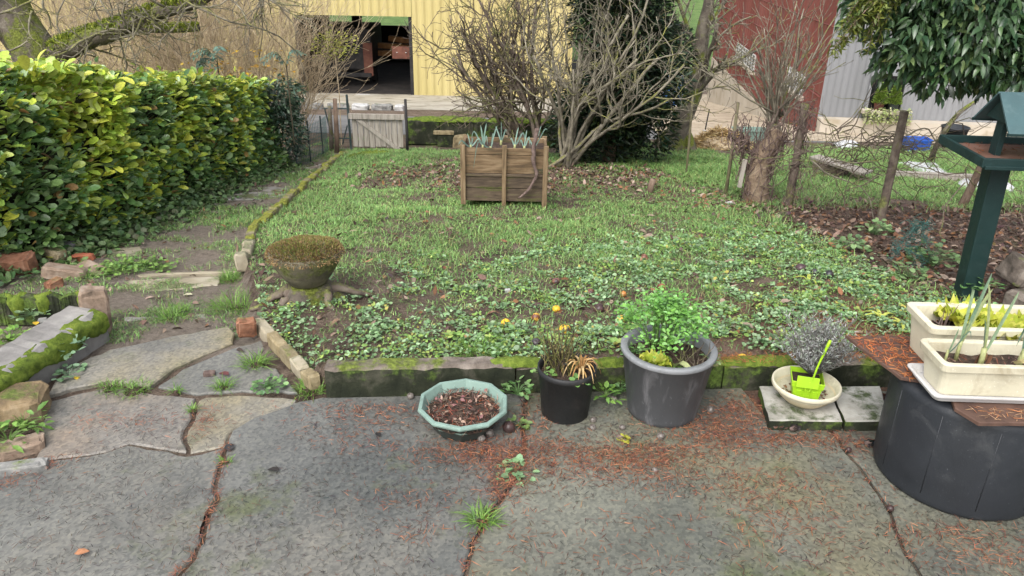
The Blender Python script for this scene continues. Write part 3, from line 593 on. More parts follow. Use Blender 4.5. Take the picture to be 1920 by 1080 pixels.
def trough(loc, L, D, h, label, rimh, rim_out):
    o = empty('window_box', loc, math.radians(-1.5)); tag(o, label, 'window box'); x0, x1, y0, y1 = 0, L, 0, D
    mb = rbox([(-.028, 0), (-.022, .001), (-.012, h*.5), (-.004, h-rimh)], x0, x1, y0, y1); mb.F.append(list(range(16))[::-1]); mb.build('body', 'cream', o, bevel=0)
    rbox([(-.004, h-rimh), (rim_out, h-rimh+.001), (rim_out+.003, h-.004), (rim_out, h), (-.010, h), (-.014, h-.006), (-.020, h*.3)], x0, x1, y0, y1).build('rim', 'cream', o)
    k = 18; V = [(x0+.015+(L-.03)*i/k, y0+.015+(D-.03)*j/4, h*.62+rng.normal(0, .004)) for j in range(5) for i in range(k+1)]
    MB().add(V, [(j*(k+1)+i, j*(k+1)+i+1, (j+1)*(k+1)+i+1, (j+1)*(k+1)+i) for j in range(4) for i in range(k)]).build('soil', 'soil', o, True)
    N = 260; P = np.stack([U(.03, L-.03, N), U(.03, D-.03, N), h*.62+U(.002, .012, N)], -1); stuff(npmesh('soil_litter', *needles_on(P, (.012, .035), ((.20, .07, .035), (.09, .05, .035), (.26, .17, .12)), .003, .3), 'needle', o)); return o
ty = empty('drip_tray', (1.432, 2.212, .4335), math.radians(-1.5)); tag(ty, 'grey-white plastic drip tray under the front window box', 'tray')
mb = rbox([(-.03, 0), (-.012, .002), (.0, .024), (.006, .025), (.006, .029), (-.004, .029), (-.02, .008), (-.05, .007)], 0, .80, 0, .215); mb.build('tray', 'grey_tray', ty)
fb = trough((1.448, 2.232, .4425), .78, .18, .132, 'front cream window box with leeks standing on the drip tray', .03, .004)
rb = trough((1.512, 2.455, .432), .78, .20, .168, 'rear cream window box with yellow lettuces behind the leek box', .028, .008)
def leek(loc, leaves, label, group, stem_h=.06, rad=.007):
    o = empty('leek', loc); tag(o, label, 'leek', group)
    MB().tube([(0, 0, -.01), (0, 0, stem_h*.5), (leaves[0][0]*.05, 0, stem_h)], [rad, rad*.95, rad*.9], 7, col=(.42, .44, .20)).build('stem', 'leaf', o, True)
    for (dx, dy, h, bend, wd) in leaves:
        if group == 'leeks in the front window box': h *= 1.35; dx *= 1.2
        else: wd *= .62; h *= .9
        e = np.array([dx, dy, 0]); pts = [(0, 0, stem_h*.7), e*.3+[0, 0, h*.5], e*.75+[0, 0, h*(.95 if bend else .85)], e+[0, 0, h*(1-bend)]]
        mb = MB(); nr = np.array([rng.normal(0, .5), -1, .35]); ribbon(mb, curve(pts, 10), wd*np.array([.5, .8, 1, 1, 1, .95, .85, .65, .4, .06]), nr, .3, col=np.array([(.20, .30, .20), (.26, .36, .22), (.17, .27, .20), (.33, .38, .18)][rng.integers(4)])); mb.build('leaf', 'leaf', o, True)
    return o
Z = .53; G = 'leeks in the front window box'
leek((1.50, 2.32, Z), [(.012, 0, .10, 0, .012), (.05, -.01, .10, .25, .010)], 'thin pale leek at the end of the front window box', G, .05, .005)
leek((1.555, 2.35, Z), [(.035, .01, .24, 0, .016), (.045, .0, .20, 0, .012), (.0, .02, .20, .1, .010)], 'leek with narrow upright blue-green leaves and a dry brown tip in front box', G, .07)
leek((1.60, 2.285, Z), [(-.035, .02, .23, 0, .013), (.055, .02, .21, 0, .019), (-.01, .03, .13, 0, .014)], 'leek with two spread leaves rising from a stout pale stem', G, .08, .010)
leek((1.725, 2.275, Z), [(.075, .02, .30, 0, .026), (-.02, .01, .13, .5, .020)], 'stout leek with one tall broad blue-green leaf and a bent one', G, .085, .010)
leek((1.80, 2.33, Z), [(.05, .01, .22, .1, .016), (.09, .0, .15, .3, .014)], 'leek with arching leaves just before the frame edge', G, .07)
leek((1.88, 2.30, Z), [(.03, .01, .24, .1, .018), (-.03, .02, .20, 0, .014)], 'leek growing farthest along the front window box', G, .08)
mb = MB(); ribbon(mb, curve([(1.70, 2.27, .565), (1.715, 2.235, .59), (1.735, 2.215, .565), (1.742, 2.212, .54)], 8), np.array([.012, .014, .015, .017, .018, .016, .014, .008]), (0, -1, .3), .15, col=(.46, .40, .20)); tag(mb.build('withered_leaf', 'dry'), 'withered yellowish leek leaf bent over the front box rim', 'leaf')
mb = MB()
for q in range(3): ribbon(mb, curve([(1.585+q*.02, 2.30, .53), (1.59+q*.018, 2.295, .57), (1.60+q*.012, 2.29, .60-.01*q)], 6), np.array([.012, .022, .026, .022, .016, .006]), (.4, -1, 0), .3, col=[(.16, .08, .05), (.26, .15, .08), (.20, .10, .06)][q])
tag(mb.build('dead_leaf_clump', 'dry', smooth=True), 'curled dead brown leaves around the stout leek stem', 'leaf')
YL = [(.44, .47, .05), (.36, .43, .04), (.52, .52, .09)]
lettuce('lettuce', (1.70, 2.60, .545), .10, 1.15, YL, 'tall frilly yellow-green lettuce in the rear window box', 24, frill=.25)
lettuce('lettuce', (1.80, 2.54, .545), .10, .75, YL, 'flatter frilly yellow lettuce in front of the tall one in rear box', 24, frill=.25)
lettuce('lettuce', (1.96, 2.57, .545), .08, .8, YL, 'small yellow lettuce near the frame edge in the rear window box', 18, frill=.25)
for q, (x, y) in enumerate(((1.60, 2.55), (1.565, 2.53), (1.635, 2.58))):
    mb = MB()
    for s in range(3): mb.tube(curve([(x+s*.006, y, .53), (x+s*.006+rng.normal(0, .008), y, .57), (x+s*.01+rng.normal(0, .01), y, .59+.02*s)], 5), [.004, .0035, .003, .002, .001], 4)
    tag(mb.build('dry_stalk', 'vine'), ['dry brown stalks beside the tall lettuce in rear box', 'thin dry stalk near the rear box end', 'dark shrivelled stalk between stalks and tall lettuce'][q], 'stalk')
# ================================================================== STONES, EDGINGS, STEPS
def stone_bm(dims, seed, rough=.12, cuts=2, bev=.12):
    r = random.Random(seed); bm = bmesh.new(); bmesh.ops.create_cube(bm, size=1)
    bmesh.ops.bevel(bm, geom=bm.edges[:], offset=bev, segments=1, affect='EDGES')
    if cuts: bmesh.ops.subdivide_edges(bm, edges=bm.edges[:], cuts=cuts-1 or 1, use_grid_fill=True)
    sx, sy = r.uniform(-.2, .2), r.uniform(-.2, .2)
    for v in bm.verts:
        q = v.co; k = 1+sx*q.x*1.2*q.z+sy*q.y*q.x
        v.co = Vector((q.x*k*dims[0], q.y*(1+sy*q.z)*dims[1], (q.z+sx*q.x*.6)*dims[2]))
        v.co += Vector((r.uniform(-1, 1), r.uniform(-1, 1), r.uniform(-1, 1)))*rough*min(dims)*.5
    return bm
def stone(name, loc, dims, mat, label, cat='stone', rot=(0, 0, 0), seed=1, group=None, rough=.12, parent=None):
    bm = stone_bm(dims, seed, rough); me = bpy.data.meshes.new(name); bm.to_mesh(me); bm.free(); me.materials.append(M[mat])
    o = link(name, me, parent); o.location = loc; o.rotation_euler = rot; tag(o, label, cat, group); return o
M['st_orange'] = pm('orange_brick', [(.09, .045, .03), (.26, .12, .07), (.36, .21, .14)], 14, .9, .7, 40, .01, moss=((.12, .14, .05), 5, .76))
M['st_ochre'] = pm('ochre_stone', [(.09, .07, .04), (.26, .21, .12), (.38, .32, .21)], 14, .9, .7, 40, .01, moss=((.12, .14, .05), 5, .76))
M['st_grey'] = pm('grey_stone', [(.09, .09, .085), (.20, .20, .19), (.33, .32, .30)], 12, .9, .7, 40, .01, moss=((.10, .13, .04), 5, .76))
M['st_red'] = pm('red_tile', [(.22, .07, .04), (.42, .13, .07), (.46, .20, .13)], 9, .85, .5, 40, .008)
M['st_pink'] = pm('pinkish_stone', [(.10, .075, .055), (.26, .19, .14), (.38, .31, .25)], 12, .9, .7, 35, .01, moss=((.12, .15, .04), 5, .76))
M['st_white'] = pm('white_pebble', [(.28, .28, .27), (.45, .45, .44), (.58, .58, .57)], 9, .8, .3, 40, .005)
M['brown_rock'] = pm('brown_rock', [(.08, .06, .04), (.22, .16, .09), (.33, .26, .17)], 9, .9, .8, 35, .012, moss=((.10, .13, .03), 4, .76))
# rubble heap beside the hedge
for i, (px, py, d, mt, rz, lb) in enumerate((
    (30, 505, (.20, .14, .13), 'st_orange', .2, 'orange-topped broken brick in the rubble by the hedge'),
    (98, 488, (.15, .12, .11), 'st_ochre', -.2, 'square ochre stone block in the rubble by the hedge'),
    (122, 478, (.16, .07, .13), 'st_grey', .5, 'grey slab leaning behind the ochre block in the rubble'),
    (153, 483, (.13, .06, .05), 'st_red', .3, 'small bright red tile shard on the rubble'),
    (120, 515, (.24, .12, .08), 'st_pink', .25, 'long pinkish stone lying in front of the ochre block'),
    (170, 506, (.17, .10, .05), 'st_pink', -.3, 'flat tan stone at the end of the rubble'),
    (98, 535, (.09, .06, .06), 'st_orange', .9, 'little orange brick shard behind the wavy edging'),
    (-2, 500, (.10, .10, .14), 'st_grey', .1, 'pale grey stone at the frame edge beside the orange brick'))):
    g = gp(px, py+8); stone('rubble_stone' if mt != 'st_red' else 'tile_shard', g+[0, .03, d[2]*.35], d, mt, lb, 'stone' if mt != 'st_red' else 'tile', (rng.normal(0, .12), rng.normal(0, .15), rz), 40+i)
stone('upright_stone', atz(182, 600, .05)+[0, 0, .05], (.13, .10, .24), 'st_pink', 'upright worn stone closing the end of the mossy low wall', 'stone', (0, .1, .5), 60)
stone('rock', atz(22, 762, .03)+[0, 0, .0], (.26, .20, .13), 'brown_rock', 'brown flat-topped rock beside the patio edge', 'rock', (.0, .05, .3), 61)
stone('rock', atz(40, 838, .0)+[0, 0, .0], (.16, .10, .05), 'st_pink', 'small pale rock below the brown rock', 'rock', (.0, .0, .5), 62)
stone('rock', atz(30, 880, .0), (.22, .06, .05), 'st_grey', 'pale elongated rock along the edge of the big slab', 'rock', (0, 0, .25), 63)
for i, (px, py, lb) in enumerate(((65, 575, 'white egg-like pebble in the small bed'), (110, 573, 'grey flat pebble in the small bed'), (80, 602, 'little grey pebble beside the weeds in the small bed'))):
    stone('pebble', atz(px, py, .02), (.05, .04, .03) if i == 0 else (.06, .04, .02), 'st_white' if i == 0 else 'st_grey', lb, 'pebble', (0, 0, i), 70+i)
# low mossy wall
lw = empty('low_wall', (-2.1, 3.0, 0)); tag(lw, 'low concrete wall with thick green moss on its side beside the patio', 'wall')
LB = np.array([-2.1, 3.0, 0])
A0, A1 = W(178, 580, .15), W(-10, 700, .15); dv = (A1-A0)/np.linalg.norm(A1-A0); nv_ = np.array([-dv[1], dv[0]])
if nv_[0] < 0: nv_ = -nv_
A2 = A1+dv*1.0
def wall_strip(a, b, wd, z0, z1, mat, name, seed, parent, base, n_=40):
    r = random.Random(seed); V = []; d = (b-a)/np.linalg.norm(b-a); q = np.array([-d[1], d[0]]); q = q if q[0] > 0 else -q
    for i in range(n_):
        p = a+(b-a)*i/(n_-1); j = lambda s=.006: r.uniform(-s, s)
        for (s_, z) in ((-.5, z0), (-.5, z1-.01), (-.42, z1), (.36, z1), (.5, z1-.02), (.52, z0)):
            V.append((*(p+q*(wd*s_+j(.004))), z+j(.005)))
    V = np.array(V)-base; F_ = [(i*6+k, i*6+k+1, (i+1)*6+k+1, (i+1)*6+k) for i in range(n_-1) for k in range(5)]+[(0, 1, 2, 3, 4, 5), tuple((n_-1)*6+q_ for q_ in (5, 4, 3, 2, 1, 0))]
    return MB().add(V, F_).build(name, mat, parent)
M['wall_top'] = pm('grey_wall_concrete', [(.13, .125, .115), (.22, .21, .20), (.30, .29, .27)], 6, .9, .5, 40, .008, moss=((.14, .18, .03), 3, .75, .05))
wall_strip(A0+nv_*-.06, A2+nv_*-.06, .20, -.05, .15, 'wall_top', 'wall_block', 5, lw, LB)
def moss_sheet(a, b, q, z0, z1, th, name, parent, base, seed):
    V = []; n_ = 60; m_ = 8
    for i in range(n_):
        p = a+(b-a)*i/(n_-1)
        for k in range(m_):
            t = k/(m_-1); lo = z0+.04*vn(i*.22, seed); z = lo+(z1-lo)*t; o_ = th*math.sin(math.pi*min(1, .15+.8*t))*(.6+.8*vn(i*.5, k*.9+seed))
            if k == m_-1: o_ = -.02-.05*vn(i*.3, seed+4); z = z1+.006
            if k == 0: o_ = -.005
            V.append((*(p+q*o_), z+rng.normal(0, .003)))
    V = np.array(V)-base; return MB().add(V, [(i*m_+k, (i+1)*m_+k, (i+1)*m_+k+1, i*m_+k+1) for i in range(n_-1) for k in range(m_-1)]).build(name, 'moss', parent, True)
moss_sheet(A0+nv_*.042, A1+dv*.3+nv_*.042, nv_, .03, .148, .022, 'moss', lw, LB, 3)
# wavy scalloped edging
we = empty('scalloped_edging', atz(90, 560, .0)); tag(we, 'wavy-topped concrete edging with moss below the rubble', 'edging'); wl_ = np.array(we.location)
E0, E1 = W(-60, 552, .12), W(185, 548, .12); nW = 90; V = []
for i in range(nW):
    t = i/(nW-1); p = E0+(E1-E0)*t; z = .10+.022*abs(math.sin(t*math.pi*5.5+.3))
    for (dy, zz) in ((-.025, -.05), (-.022, z-.008), (0, z), (.022, z-.008), (.025, -.05)): V.append((p[0]+rng.normal(0, .001), p[1]+dy+rng.normal(0, .002), zz))
MB().add(np.array(V)-wl_, [(i*5+k, (i+1)*5+k, (i+1)*5+k+1, i*5+k+1) for i in range(nW-1) for k in range(4)]).build('edging_strip', M['kerb_dark'], we)
for t0, t1 in ((.28, .45), (.5, .64), (.82, 1.0)):
    V = []; k_ = 16
    for i in range(k_):
        t = t0+(t1-t0)*i/(k_-1); p = E0+(E1-E0)*t; e = math.sin(math.pi*i/(k_-1))**.5; z = .10+.022*abs(math.sin(t*math.pi*5.5+.3))
        for (dy, zz, o_) in ((-.03, z-.10*e, 0), (-.042, z-.06*e, 1), (-.040, z-.02, 1), (-.022, z+.004, 1), (.0, z+.008, 1), (.015, z+.002, 0)): V.append((p[0], p[1]+dy*e+rng.normal(0, .003), zz+rng.normal(0, .003)))
    MB().add(np.array(V)-wl_, [(i*6+k, (i+1)*6+k, (i+1)*6+k+1, i*6+k+1) for i in range(k_-1) for k in range(5)]).build('moss', 'moss', we, True)
# flagstones of the path
M['flag'] = pm('tan_flagstone', [(.20, .17, .12), (.33, .29, .21), (.42, .38, .30)], 5, .85, .5, 40, .006, moss=((.13, .14, .07), 4, .66), rvar=.15)
M['flag_grey'] = pm('grey_flagstone', [(.17, .16, .15), (.29, .27, .25), (.37, .35, .32)], 5, .8, .5, 40, .006, moss=((.12, .13, .06), 4, .68), rvar=.15)
def flag(pts, label, mat='flag', z=.012, seed=0, name='flagstone'):
    g = [gp(*p) for p in pts]; zz = np.mean([q[2] for q in g])+z; P_ = [tuple(atz(*p, zz)[:2]) for p in pts]
    A = np.array([(q[0], q[1], 1) for q in g]); k = np.linalg.lstsq(A, np.array([q[2] for q in g]), rcond=None)[0]
    o = slab(name, densify(P_+[P_[0]], .05, .006, seed)[:-1], zz-.05, zz, mat, inset=.006, drop=.005, tilt=(0, -.11 if zz < 0 else 0)); tag(o, label, 'flagstone', 'flagstones of the garden path'); return o
flag(((208, 465), (262, 459), (268, 470), (236, 487), (205, 482)), 'small square tan flagstone beside the hedge foot', seed=51)
flag(((214, 548), (240, 524), (330, 516), (412, 513), (408, 535), (330, 545), (225, 553)), 'long tan flagstone across the path near the rubble', seed=52)
flag(((258, 517), (300, 512), (452, 503), (455, 508), (330, 514), (262, 521)), 'narrow flagstone strip behind the long tan flagstone', seed=53, z=.018)
flag(((232, 594), (300, 592), (385, 587), (388, 596), (300, 601), (235, 602)), 'thin pale grey stone strip across the path by grass tufts', 'flag_grey', seed=54)
flag(((405, 378), (430, 362), (520, 352), (540, 358), (528, 372), (480, 378)), 'grey flagstone where the path narrows along the hedge', 'flag_grey', seed=55)
flag(((470, 352), (530, 346), (548, 350), (542, 356), (500, 360)), 'thin grey flagstone just beyond the grey one', 'flag_grey', seed=56)
flag(((575, 310), (600, 305), (612, 309), (602, 316), (572, 317)), 'small grey flagstone near the garden gate', 'flag_grey', seed=57)
# brick edging by the patio corner
M['mossbrick'] = pm('mossy_brick', [(.12, .10, .06), (.24, .20, .12), (.33, .28, .19)], 9, .9, .8, 40, .01, moss=((.13, .15, .04), 6, .60))
be = empty('brick_edging', atz(540, 660, .05)); tag(be, 'row of worn yellowish bricks edging the lawn corner', 'edging'); bl = np.array(be.location)
bpts = [W(x, y, .05) for x, y in ((482, 602), (508, 626), (532, 652), (552, 672), (572, 694), (592, 715))]
for i in range(5):
    a, b = bpts[i], bpts[i+1]; c_ = (a+b)/2; L = np.linalg.norm(b-a)-.006; an = math.atan2(*(b-a)[::-1])
    stone('brick', np.array([*c_, .03])-bl, (L, .055, .075), ['flag', 'st_ochre', 'mossbrick', 'flag', 'st_ochre'][i], None, None, (rng.normal(0, .03), rng.normal(0, .04), an), 80+i, None, .05, be)
stone('tile_shard', atz(463, 620, .05)+[0, 0, .02], (.09, .05, .10), 'st_orange', 'upright orange tile shard against the end of the brick edging', 'tile', (.3, .1, .4), 90)
# mossy stone edging running to the gate
sg = empty('stone_edging', gp(560, 355)); tag(sg, 'long row of small mossy edging stones along the lawn towards the gate', 'edging'); sl_ = np.array(sg.location)
y = 4.45; i = 0
while y < 9.45:
    L = rng.uniform(.13, .24); x = float(xe(y+L/2)); x2 = float(xe(y+L+.05)); an = math.atan2(L, float(xe(y+L))-float(xe(y)))
    stone('edging_stone', np.array([x+rng.normal(0, .01), y+L/2, float(prof(y+L/2))-.015])-sl_, (L-.008, .06+rng.uniform(0, .02), .12), 'flag' if y < 4.9 else 'mossstone', None, None, (rng.normal(0, .04), .13, an), 100+i, None, .10, sg) if 'mossstone' in M else None
    if 'mossstone' not in M: M['mossstone'] = pm('mossy_edging_stone', [(.10, .09, .06), (.20, .17, .11), (.28, .25, .17)], 8, .95, .8, 40, .012, moss=((.17, .18, .03), 5, .54, .1)); continue
    y += L; i += 1
# ================================================================== MOSSY BOWL ON STUMP
sc_ = gp(575, 575); S = np.array([-1.09, 3.74, Hf(-1.09, 3.74)])
st = empty('tree_stump', S); tag(st, 'dark rotting tree stump with spreading roots under the mossy stone bowl', 'stump')
V = []; prof_s = [(.19, -.05), (.16, .02), (.125, .05), (.115, .085), (.10, .10), (.0, .10)]
A = np.arange(24)*2*math.pi/24
for r, z in prof_s: V += [((r*(1+.18*math.sin(3*a+1)+.1*math.sin(7*a)*(z < .06)))*math.cos(a), (r*(1+.18*math.sin(3*a+1)))*math.sin(a), z+rng.normal(0, .004)) for a in A]
MB().add(V, [(i*24+j, i*24+(j+1) % 24, (i+1)*24+(j+1) % 24, (i+1)*24+j) for i in range(5) for j in range(24)]).build('trunk', 'bark_moss', st, True)
for (dx, dy, dz) in ((-.30, -.10, -.03), (.33, .05, .02), (-.16, -.20, -.04), (.20, -.16, -.03)):
    MB().tube(curve([(0.1*np.sign(dx), 0, .07), (dx*.55, dy*.5, .055+.4*dz), (dx, dy, dz)], 8)+rng.normal(0, .006, (8, 3)), np.linspace(.035, .012, 8), 7).build('root', 'bark_dark', st, True)
sb = empty('stone_bowl', S+[0, 0, .102]); tag(sb, 'grey stone bowl overgrown with a crust of brown moss on the stump', 'bowl')
M['stonebowl'] = pm('mossy_stone_bowl', [(.06, .055, .04), (.14, .125, .085), (.22, .20, .145)], 7, .95, .7, 35, .01, moss=((.10, .11, .035), 5, .60, 0))
MB().lathe([(.0, .0), (.08, .002), (.10, .012), (.135, .06), (.165, .11), (.185, .155), (.19, .185), (.172, .19), (.0, .185)], 44, close=False).build('bowl', 'stonebowl', sb, True)
N = 7500; a = U(0, 6.28, N); r = .2*U(0, 1, N)**.5; hh = .198+.026*(1-(r/.2)**2)+.012*vn(r*np.cos(a), r*np.sin(a), 18); hh -= np.where(r > .185, (r-.185)*1.6, 0)
P = np.stack([r*np.cos(a), r*np.sin(a), hh-.012], -1); edge = sm(.13, .2, r)
V_, F_, C_ = inst(NEEDLE, P, a-math.pi/2+rng.normal(0, .5, N), 1.2-1.5*edge*sm(.18, .205, r)-.4*edge+rng.normal(0, .3, N), U(-1, 1, N), U(.008, .017, N), .004, np.where((rng.random(N) < .4*(1-edge)+.08)[:, None], pick([(.19, .21, .05), (.13, .15, .04)], N), pick([(.23, .15, .065), (.15, .095, .045), (.30, .21, .10)], N)))
stuff(npmesh('moss_crust', V_, F_, C_, 'dry', sb))
MB().lathe([(.0, .215), (.1, .212), (.17, .198), (.188, .186)], 36, close=False).build('moss_base', 'stonebowl', sb, True)
# ================================================================== WOODEN CRATE PLANTER
M['crate_wood'] = pm('weathered_orange_wood', [(.035, .025, .016), (.15, .10, .055), (.28, .205, .125)], 3.2, .85, .5, 25, .004, vec='World', stretch=(1.2, 1.2, 9), moss=((.05, .055, .03), 2.2, .60, 0))
M['crate_dark'] = pm('dark_crate_wood', [(.03, .024, .018), (.085, .062, .042), (.15, .115, .075)], 5, .85, .5, 25, .004, vec='World', stretch=(1.2, 1.2, 9), moss=((.07, .08, .02), 2.5, .6, 0))  # darker wood tone for the lower planks and the batten
M['crate_post'] = pm('weathered_post_wood', [(.06, .042, .025), (.18, .125, .07), (.28, .21, .13)], 5, .85, .5, 25, .004, vec='World', stretch=(9, 9, 1.0))
CX0, CX1, CY0, CY1 = -.452, .283, 6.30, 6.70; zb = Hf(-.08, 6.32)-.02
K = np.array([(CX0+CX1)/2, CY0, zb]); ck = empty('crate_planter', K); tag(ck, 'weathered wooden crate with posts and planks planted with leeks', 'crate')
def cbox(name, x0, x1, y0, y1, z0, z1, mat, bev=.004): return MB().box(((x0+x1)/2-K[0], (y0+y1)/2-K[1], (z0+z1)/2), (x1-x0, y1-y0, z1-z0)).build(name, mat, ck, bevel=bev)
TZ = .53; FZ = .06
for (z0, z1, mt) in ((FZ+.0, FZ+.11, 'crate_dark'), (FZ+.114, FZ+.215, 'crate_dark'), (FZ+.245, FZ+.40, 'crate_wood'), (FZ+.404, TZ-.01, 'crate_wood')):
    cbox('plank', CX0+.01, CX1-.01, CY0+.004, CY0+.026, z0, z1, mt); cbox('plank', CX0+.01, CX1-.01, CY1-.026, CY1-.004, z0-.06, z1, mt)
    cbox('plank', CX0+.008, CX0+.03, CY0+.028, CY1-.028, z0-.02, z1, mt); cbox('plank', CX1-.03, CX1-.008, CY0+.028, CY1-.028, z0-.02, z1, mt)
cbox('batten', CX0+.005, CX1-.005, CY0-.008, CY0+.02, FZ+.218, FZ+.242, 'crate_dark')
for x in (CX0+.0, (CX0+CX1)/2-.018, CX1-.042):
    cbox('post', x, x+.042 if x != (CX0+CX1)/2-.018 else x+.036, CY0-.026, CY0+.002, .0 if x > CX0 else .035, TZ+.02, 'crate_post', .003)
    cbox('post', x, x+.042, CY1-.002, CY1+.028, -.08, TZ, 'crate_post', .003)
cbox('soil', CX0+.03, CX1-.03, CY0+.03, CY1-.03, TZ-.09, TZ-.05, 'soil', 0)
G = 'leeks in the crate'; T0 = zb+TZ-.06
for i, (x, y, lv_) in enumerate(((-.37, 6.40, [(-.10, -.09, .12, .35, .02), (.09, -.02, .13, .3, .02), (-.03, .02, .16, 0, .016), (.02, .0, .13, .2, .018)]),
    (-.27, 6.42, [(-.02, 0, .24, 0, .02), (.03, 0, .26, 0, .022), (-.10, 0, .19, .5, .02), (.04, -.02, .15, .6, .02)]),
    (-.20, 6.36, [(-.14, -.14, .13, 1.9, .022), (.05, 0, .25, 0, .020), (.02, .02, .18, .1, .016)]),
    (.0, 6.45, [(.09, -.02, .18, .55, .024), (-.04, 0, .12, .2, .018), (.03, 0, .22, 0, .018)]),
    (.08, 6.40, [(.05, 0, .15, .7, .020), (-.04, 0, .12, .5, .018), (.02, .03, .20, 0, .014)]),
    (.17, 6.42, [(-.07, 0, .12, .3, .020), (.10, 0, .22, .05, .020), (.05, .02, .24, 0, .016)]),
    (-.12, 6.58, [(.05, 0, .17, .2, .020), (-.05, 0, .19, 0, .018), (.0, .0, .24, 0, .016)]))):
    leek((x, y, T0), lv_, ['leek by the crate corner with drooping leaves', 'leek with tall upright leaf pair in the crate', 'leek with a long leaf hanging down the crate front', 'leek right behind the middle post of the crate', 'curly-leaved leek past the middle of the crate', 'leek with two slanting leaves at the far crate corner', 'leek in the back row of the crate'][i], G, .05, .011)
for o in [o for o in bpy.data.objects if o.get('group') == G]:
    for ch in o.children:
        if ch.name.startswith('leaf'):
            at_ = ch.data.color_attributes['col']; n_ = len(at_.data); at_.data.foreach_set('color', np.tile(np.array([.24, .36, .30, 1])*rng.uniform(.75, 1.2), (n_, 1)).astype(np.float32).ravel())
vz = zb+TZ; vs = [aty(x, y, 6.255) for x, y in ((1008, 238), (1003, 262), (1000, 290), (1002, 310), (1006, 330), (998, 345), (985, 362), (972, 372))]
o = MB().tube(curve(vs, 22)+rng.normal(0, .004, (22, 3)), np.linspace(.022, .009, 22)*(1+.15*rng.normal(0, 1, 22)), 7).build('vine_branch', 'vine', smooth=True); tag(o, 'gnarled brown vine branch hanging down the crate front', 'branch')
# ================================================================== BIRD FEEDER
fz = Hf(2.6, 3.95); fd = empty('bird_feeder', (2.52, 3.97, fz), math.radians(-4)); tag(fd, 'dark green wooden bird feeder with pitched roof on a thick post', 'bird feeder')
tz = .845-fz
MB().hexa([(.012, -.05, -.2), (.112, -.05, -.2), (.112, .05, -.2), (.012, .05, -.2)], [(-.03, -.05, tz-.02), (.07, -.05, tz-.02), (.07, .05, tz-.02), (-.03, .05, tz-.02)]).build('post', 'feeder_paint', fd, bevel=.006)
TX0, TX1, TY0, TY1 = -.165, .42, -.22, .27
tr = MB().box(((TX0+TX1)/2, 0, tz-.009), (TX1-TX0, TY1-TY0, .018)).build('tray', 'feeder_paint', fd, bevel=.002)
M['feeder_floor'] = pm('wet_brown_floor', [(.10, .05, .035), (.19, .10, .075), (.24, .14, .11)], 7, .3, .3, 60, .003, spec=.5)
MB().box(((TX0+TX1)/2, 0, tz+.002), (TX1-TX0-.04, TY1-TY0-.04, .004)).build('tray_floor', 'feeder_floor', fd)
for (x0, x1, y0, y1) in ((TX0-.012, TX1+.012, TY0-.012, TY0+.006), (TX0-.012, TX1+.012, TY1-.006, TY1+.012), (TX0-.012, TX0+.006, TY0+.006, TY1-.006), (TX1-.006, TX1+.012, TY0+.006, TY1-.006)):
    MB().box(((x0+x1)/2, (y0+y1)/2, tz+.012), (x1-x0, y1-y0, .048)).build('tray_rim', 'feeder_paint', fd, bevel=.003)
N = 140; P = np.stack([U(TX0+.02, TX1-.02, N), U(TY0+.02, TY1-.02, N), np.full(N, tz+.006)], -1); stuff(npmesh('needle_litter', *needles_on(P, (.02, .045), ((.28, .09, .04), (.12, .05, .03)), .003, .05), 'needle', fd))
RX0, RX1 = -.045, .40
for x in (RX0+.02, RX1-.05): MB().hexa([(x, -.035, tz), (x+.03, -.035, tz), (x+.03, .035, tz), (x, .035, tz)], [(x+.0, -.035, tz+.215), (x+.03, -.035, tz+.215), (x+.03, .035, tz+.215), (x, .035, tz+.215)]).build('upright', 'feeder_paint', fd, bevel=.003)
for x in (RX0+.004, RX1-.024): MB().add([(x, -.12, tz+.18), (x, .12, tz+.18), (x, 0, tz+.298), (x+.018, -.12, tz+.18), (x+.018, .12, tz+.18), (x+.018, 0, tz+.298)], [(0, 2, 1), (3, 4, 5), (0, 1, 4, 3), (1, 2, 5, 4), (2, 0, 3, 5)]).build('gable', 'feeder_paint', fd)
for s in (-1, 1):
    a, b = np.array([0, 0, tz+.315]), np.array([0, s*.185, tz+.145]); n_ = np.array([0, s*.19, .185]); n_ = n_/np.linalg.norm(n_)*.012
    rf = MB().hexa([(RX0-.025, *b[1:]), (RX1+.03, *b[1:]), (RX1+.03, *a[1:]), (RX0-.025, *a[1:])], [(RX0-.025, *(b+n_)[1:]), (RX1+.03, *(b+n_)[1:]), (RX1+.03, *(a+n_)[1:]), (RX0-.025, *(a+n_)[1:])]).build('roof_panel', 'feeder_roof', fd, bevel=.002)
    MB().box(((RX0+RX1)/2, s*.186, tz+.147), (RX1-RX0+.06, .012, .014)).build('trim', 'feeder_paint', rf)
# ================================================================== BUILDINGS BEYOND THE GARDEN
def corrug(name, p0, p1, z0, z1, amp, pitch, mat, parent, base, nrm):
    """corrugated metal wall between two plan points"""
    p0, p1, nrm = np.array(p0, float), np.array(p1, float), np.array(nrm, float); L = np.linalg.norm(p1-p0); k = int(L/pitch*4); V = []
    for i in range(k+1):
        p = p0+(p1-p0)*i/k+nrm*amp*(1 if i % 4 in (1, 2) else 0)
        V += [(*p, z0), (*p, z1)]
    return MB().add(np.array(V)-base, [(2*i, 2*i+2, 2*i+3, 2*i+1) for i in range(k)]).build(name, mat, parent)
M['barn_yellow'] = pm('yellow_sheet_metal', [(.36, .30, .12), (.45, .38, .165), (.50, .43, .21)], .5, .6, .05, 20, .003, stretch=(1, 1, .3), fine=((.42, .34, .16), 2.2, .66))
M['barn_shade'] = pm('dark_barn_inside', [(.015, .013, .012), (.03, .026, .023), (.05, .04, .035)], 2, .9, .2, 20, .01)  # near-black colour stands in for the shade inside the barn
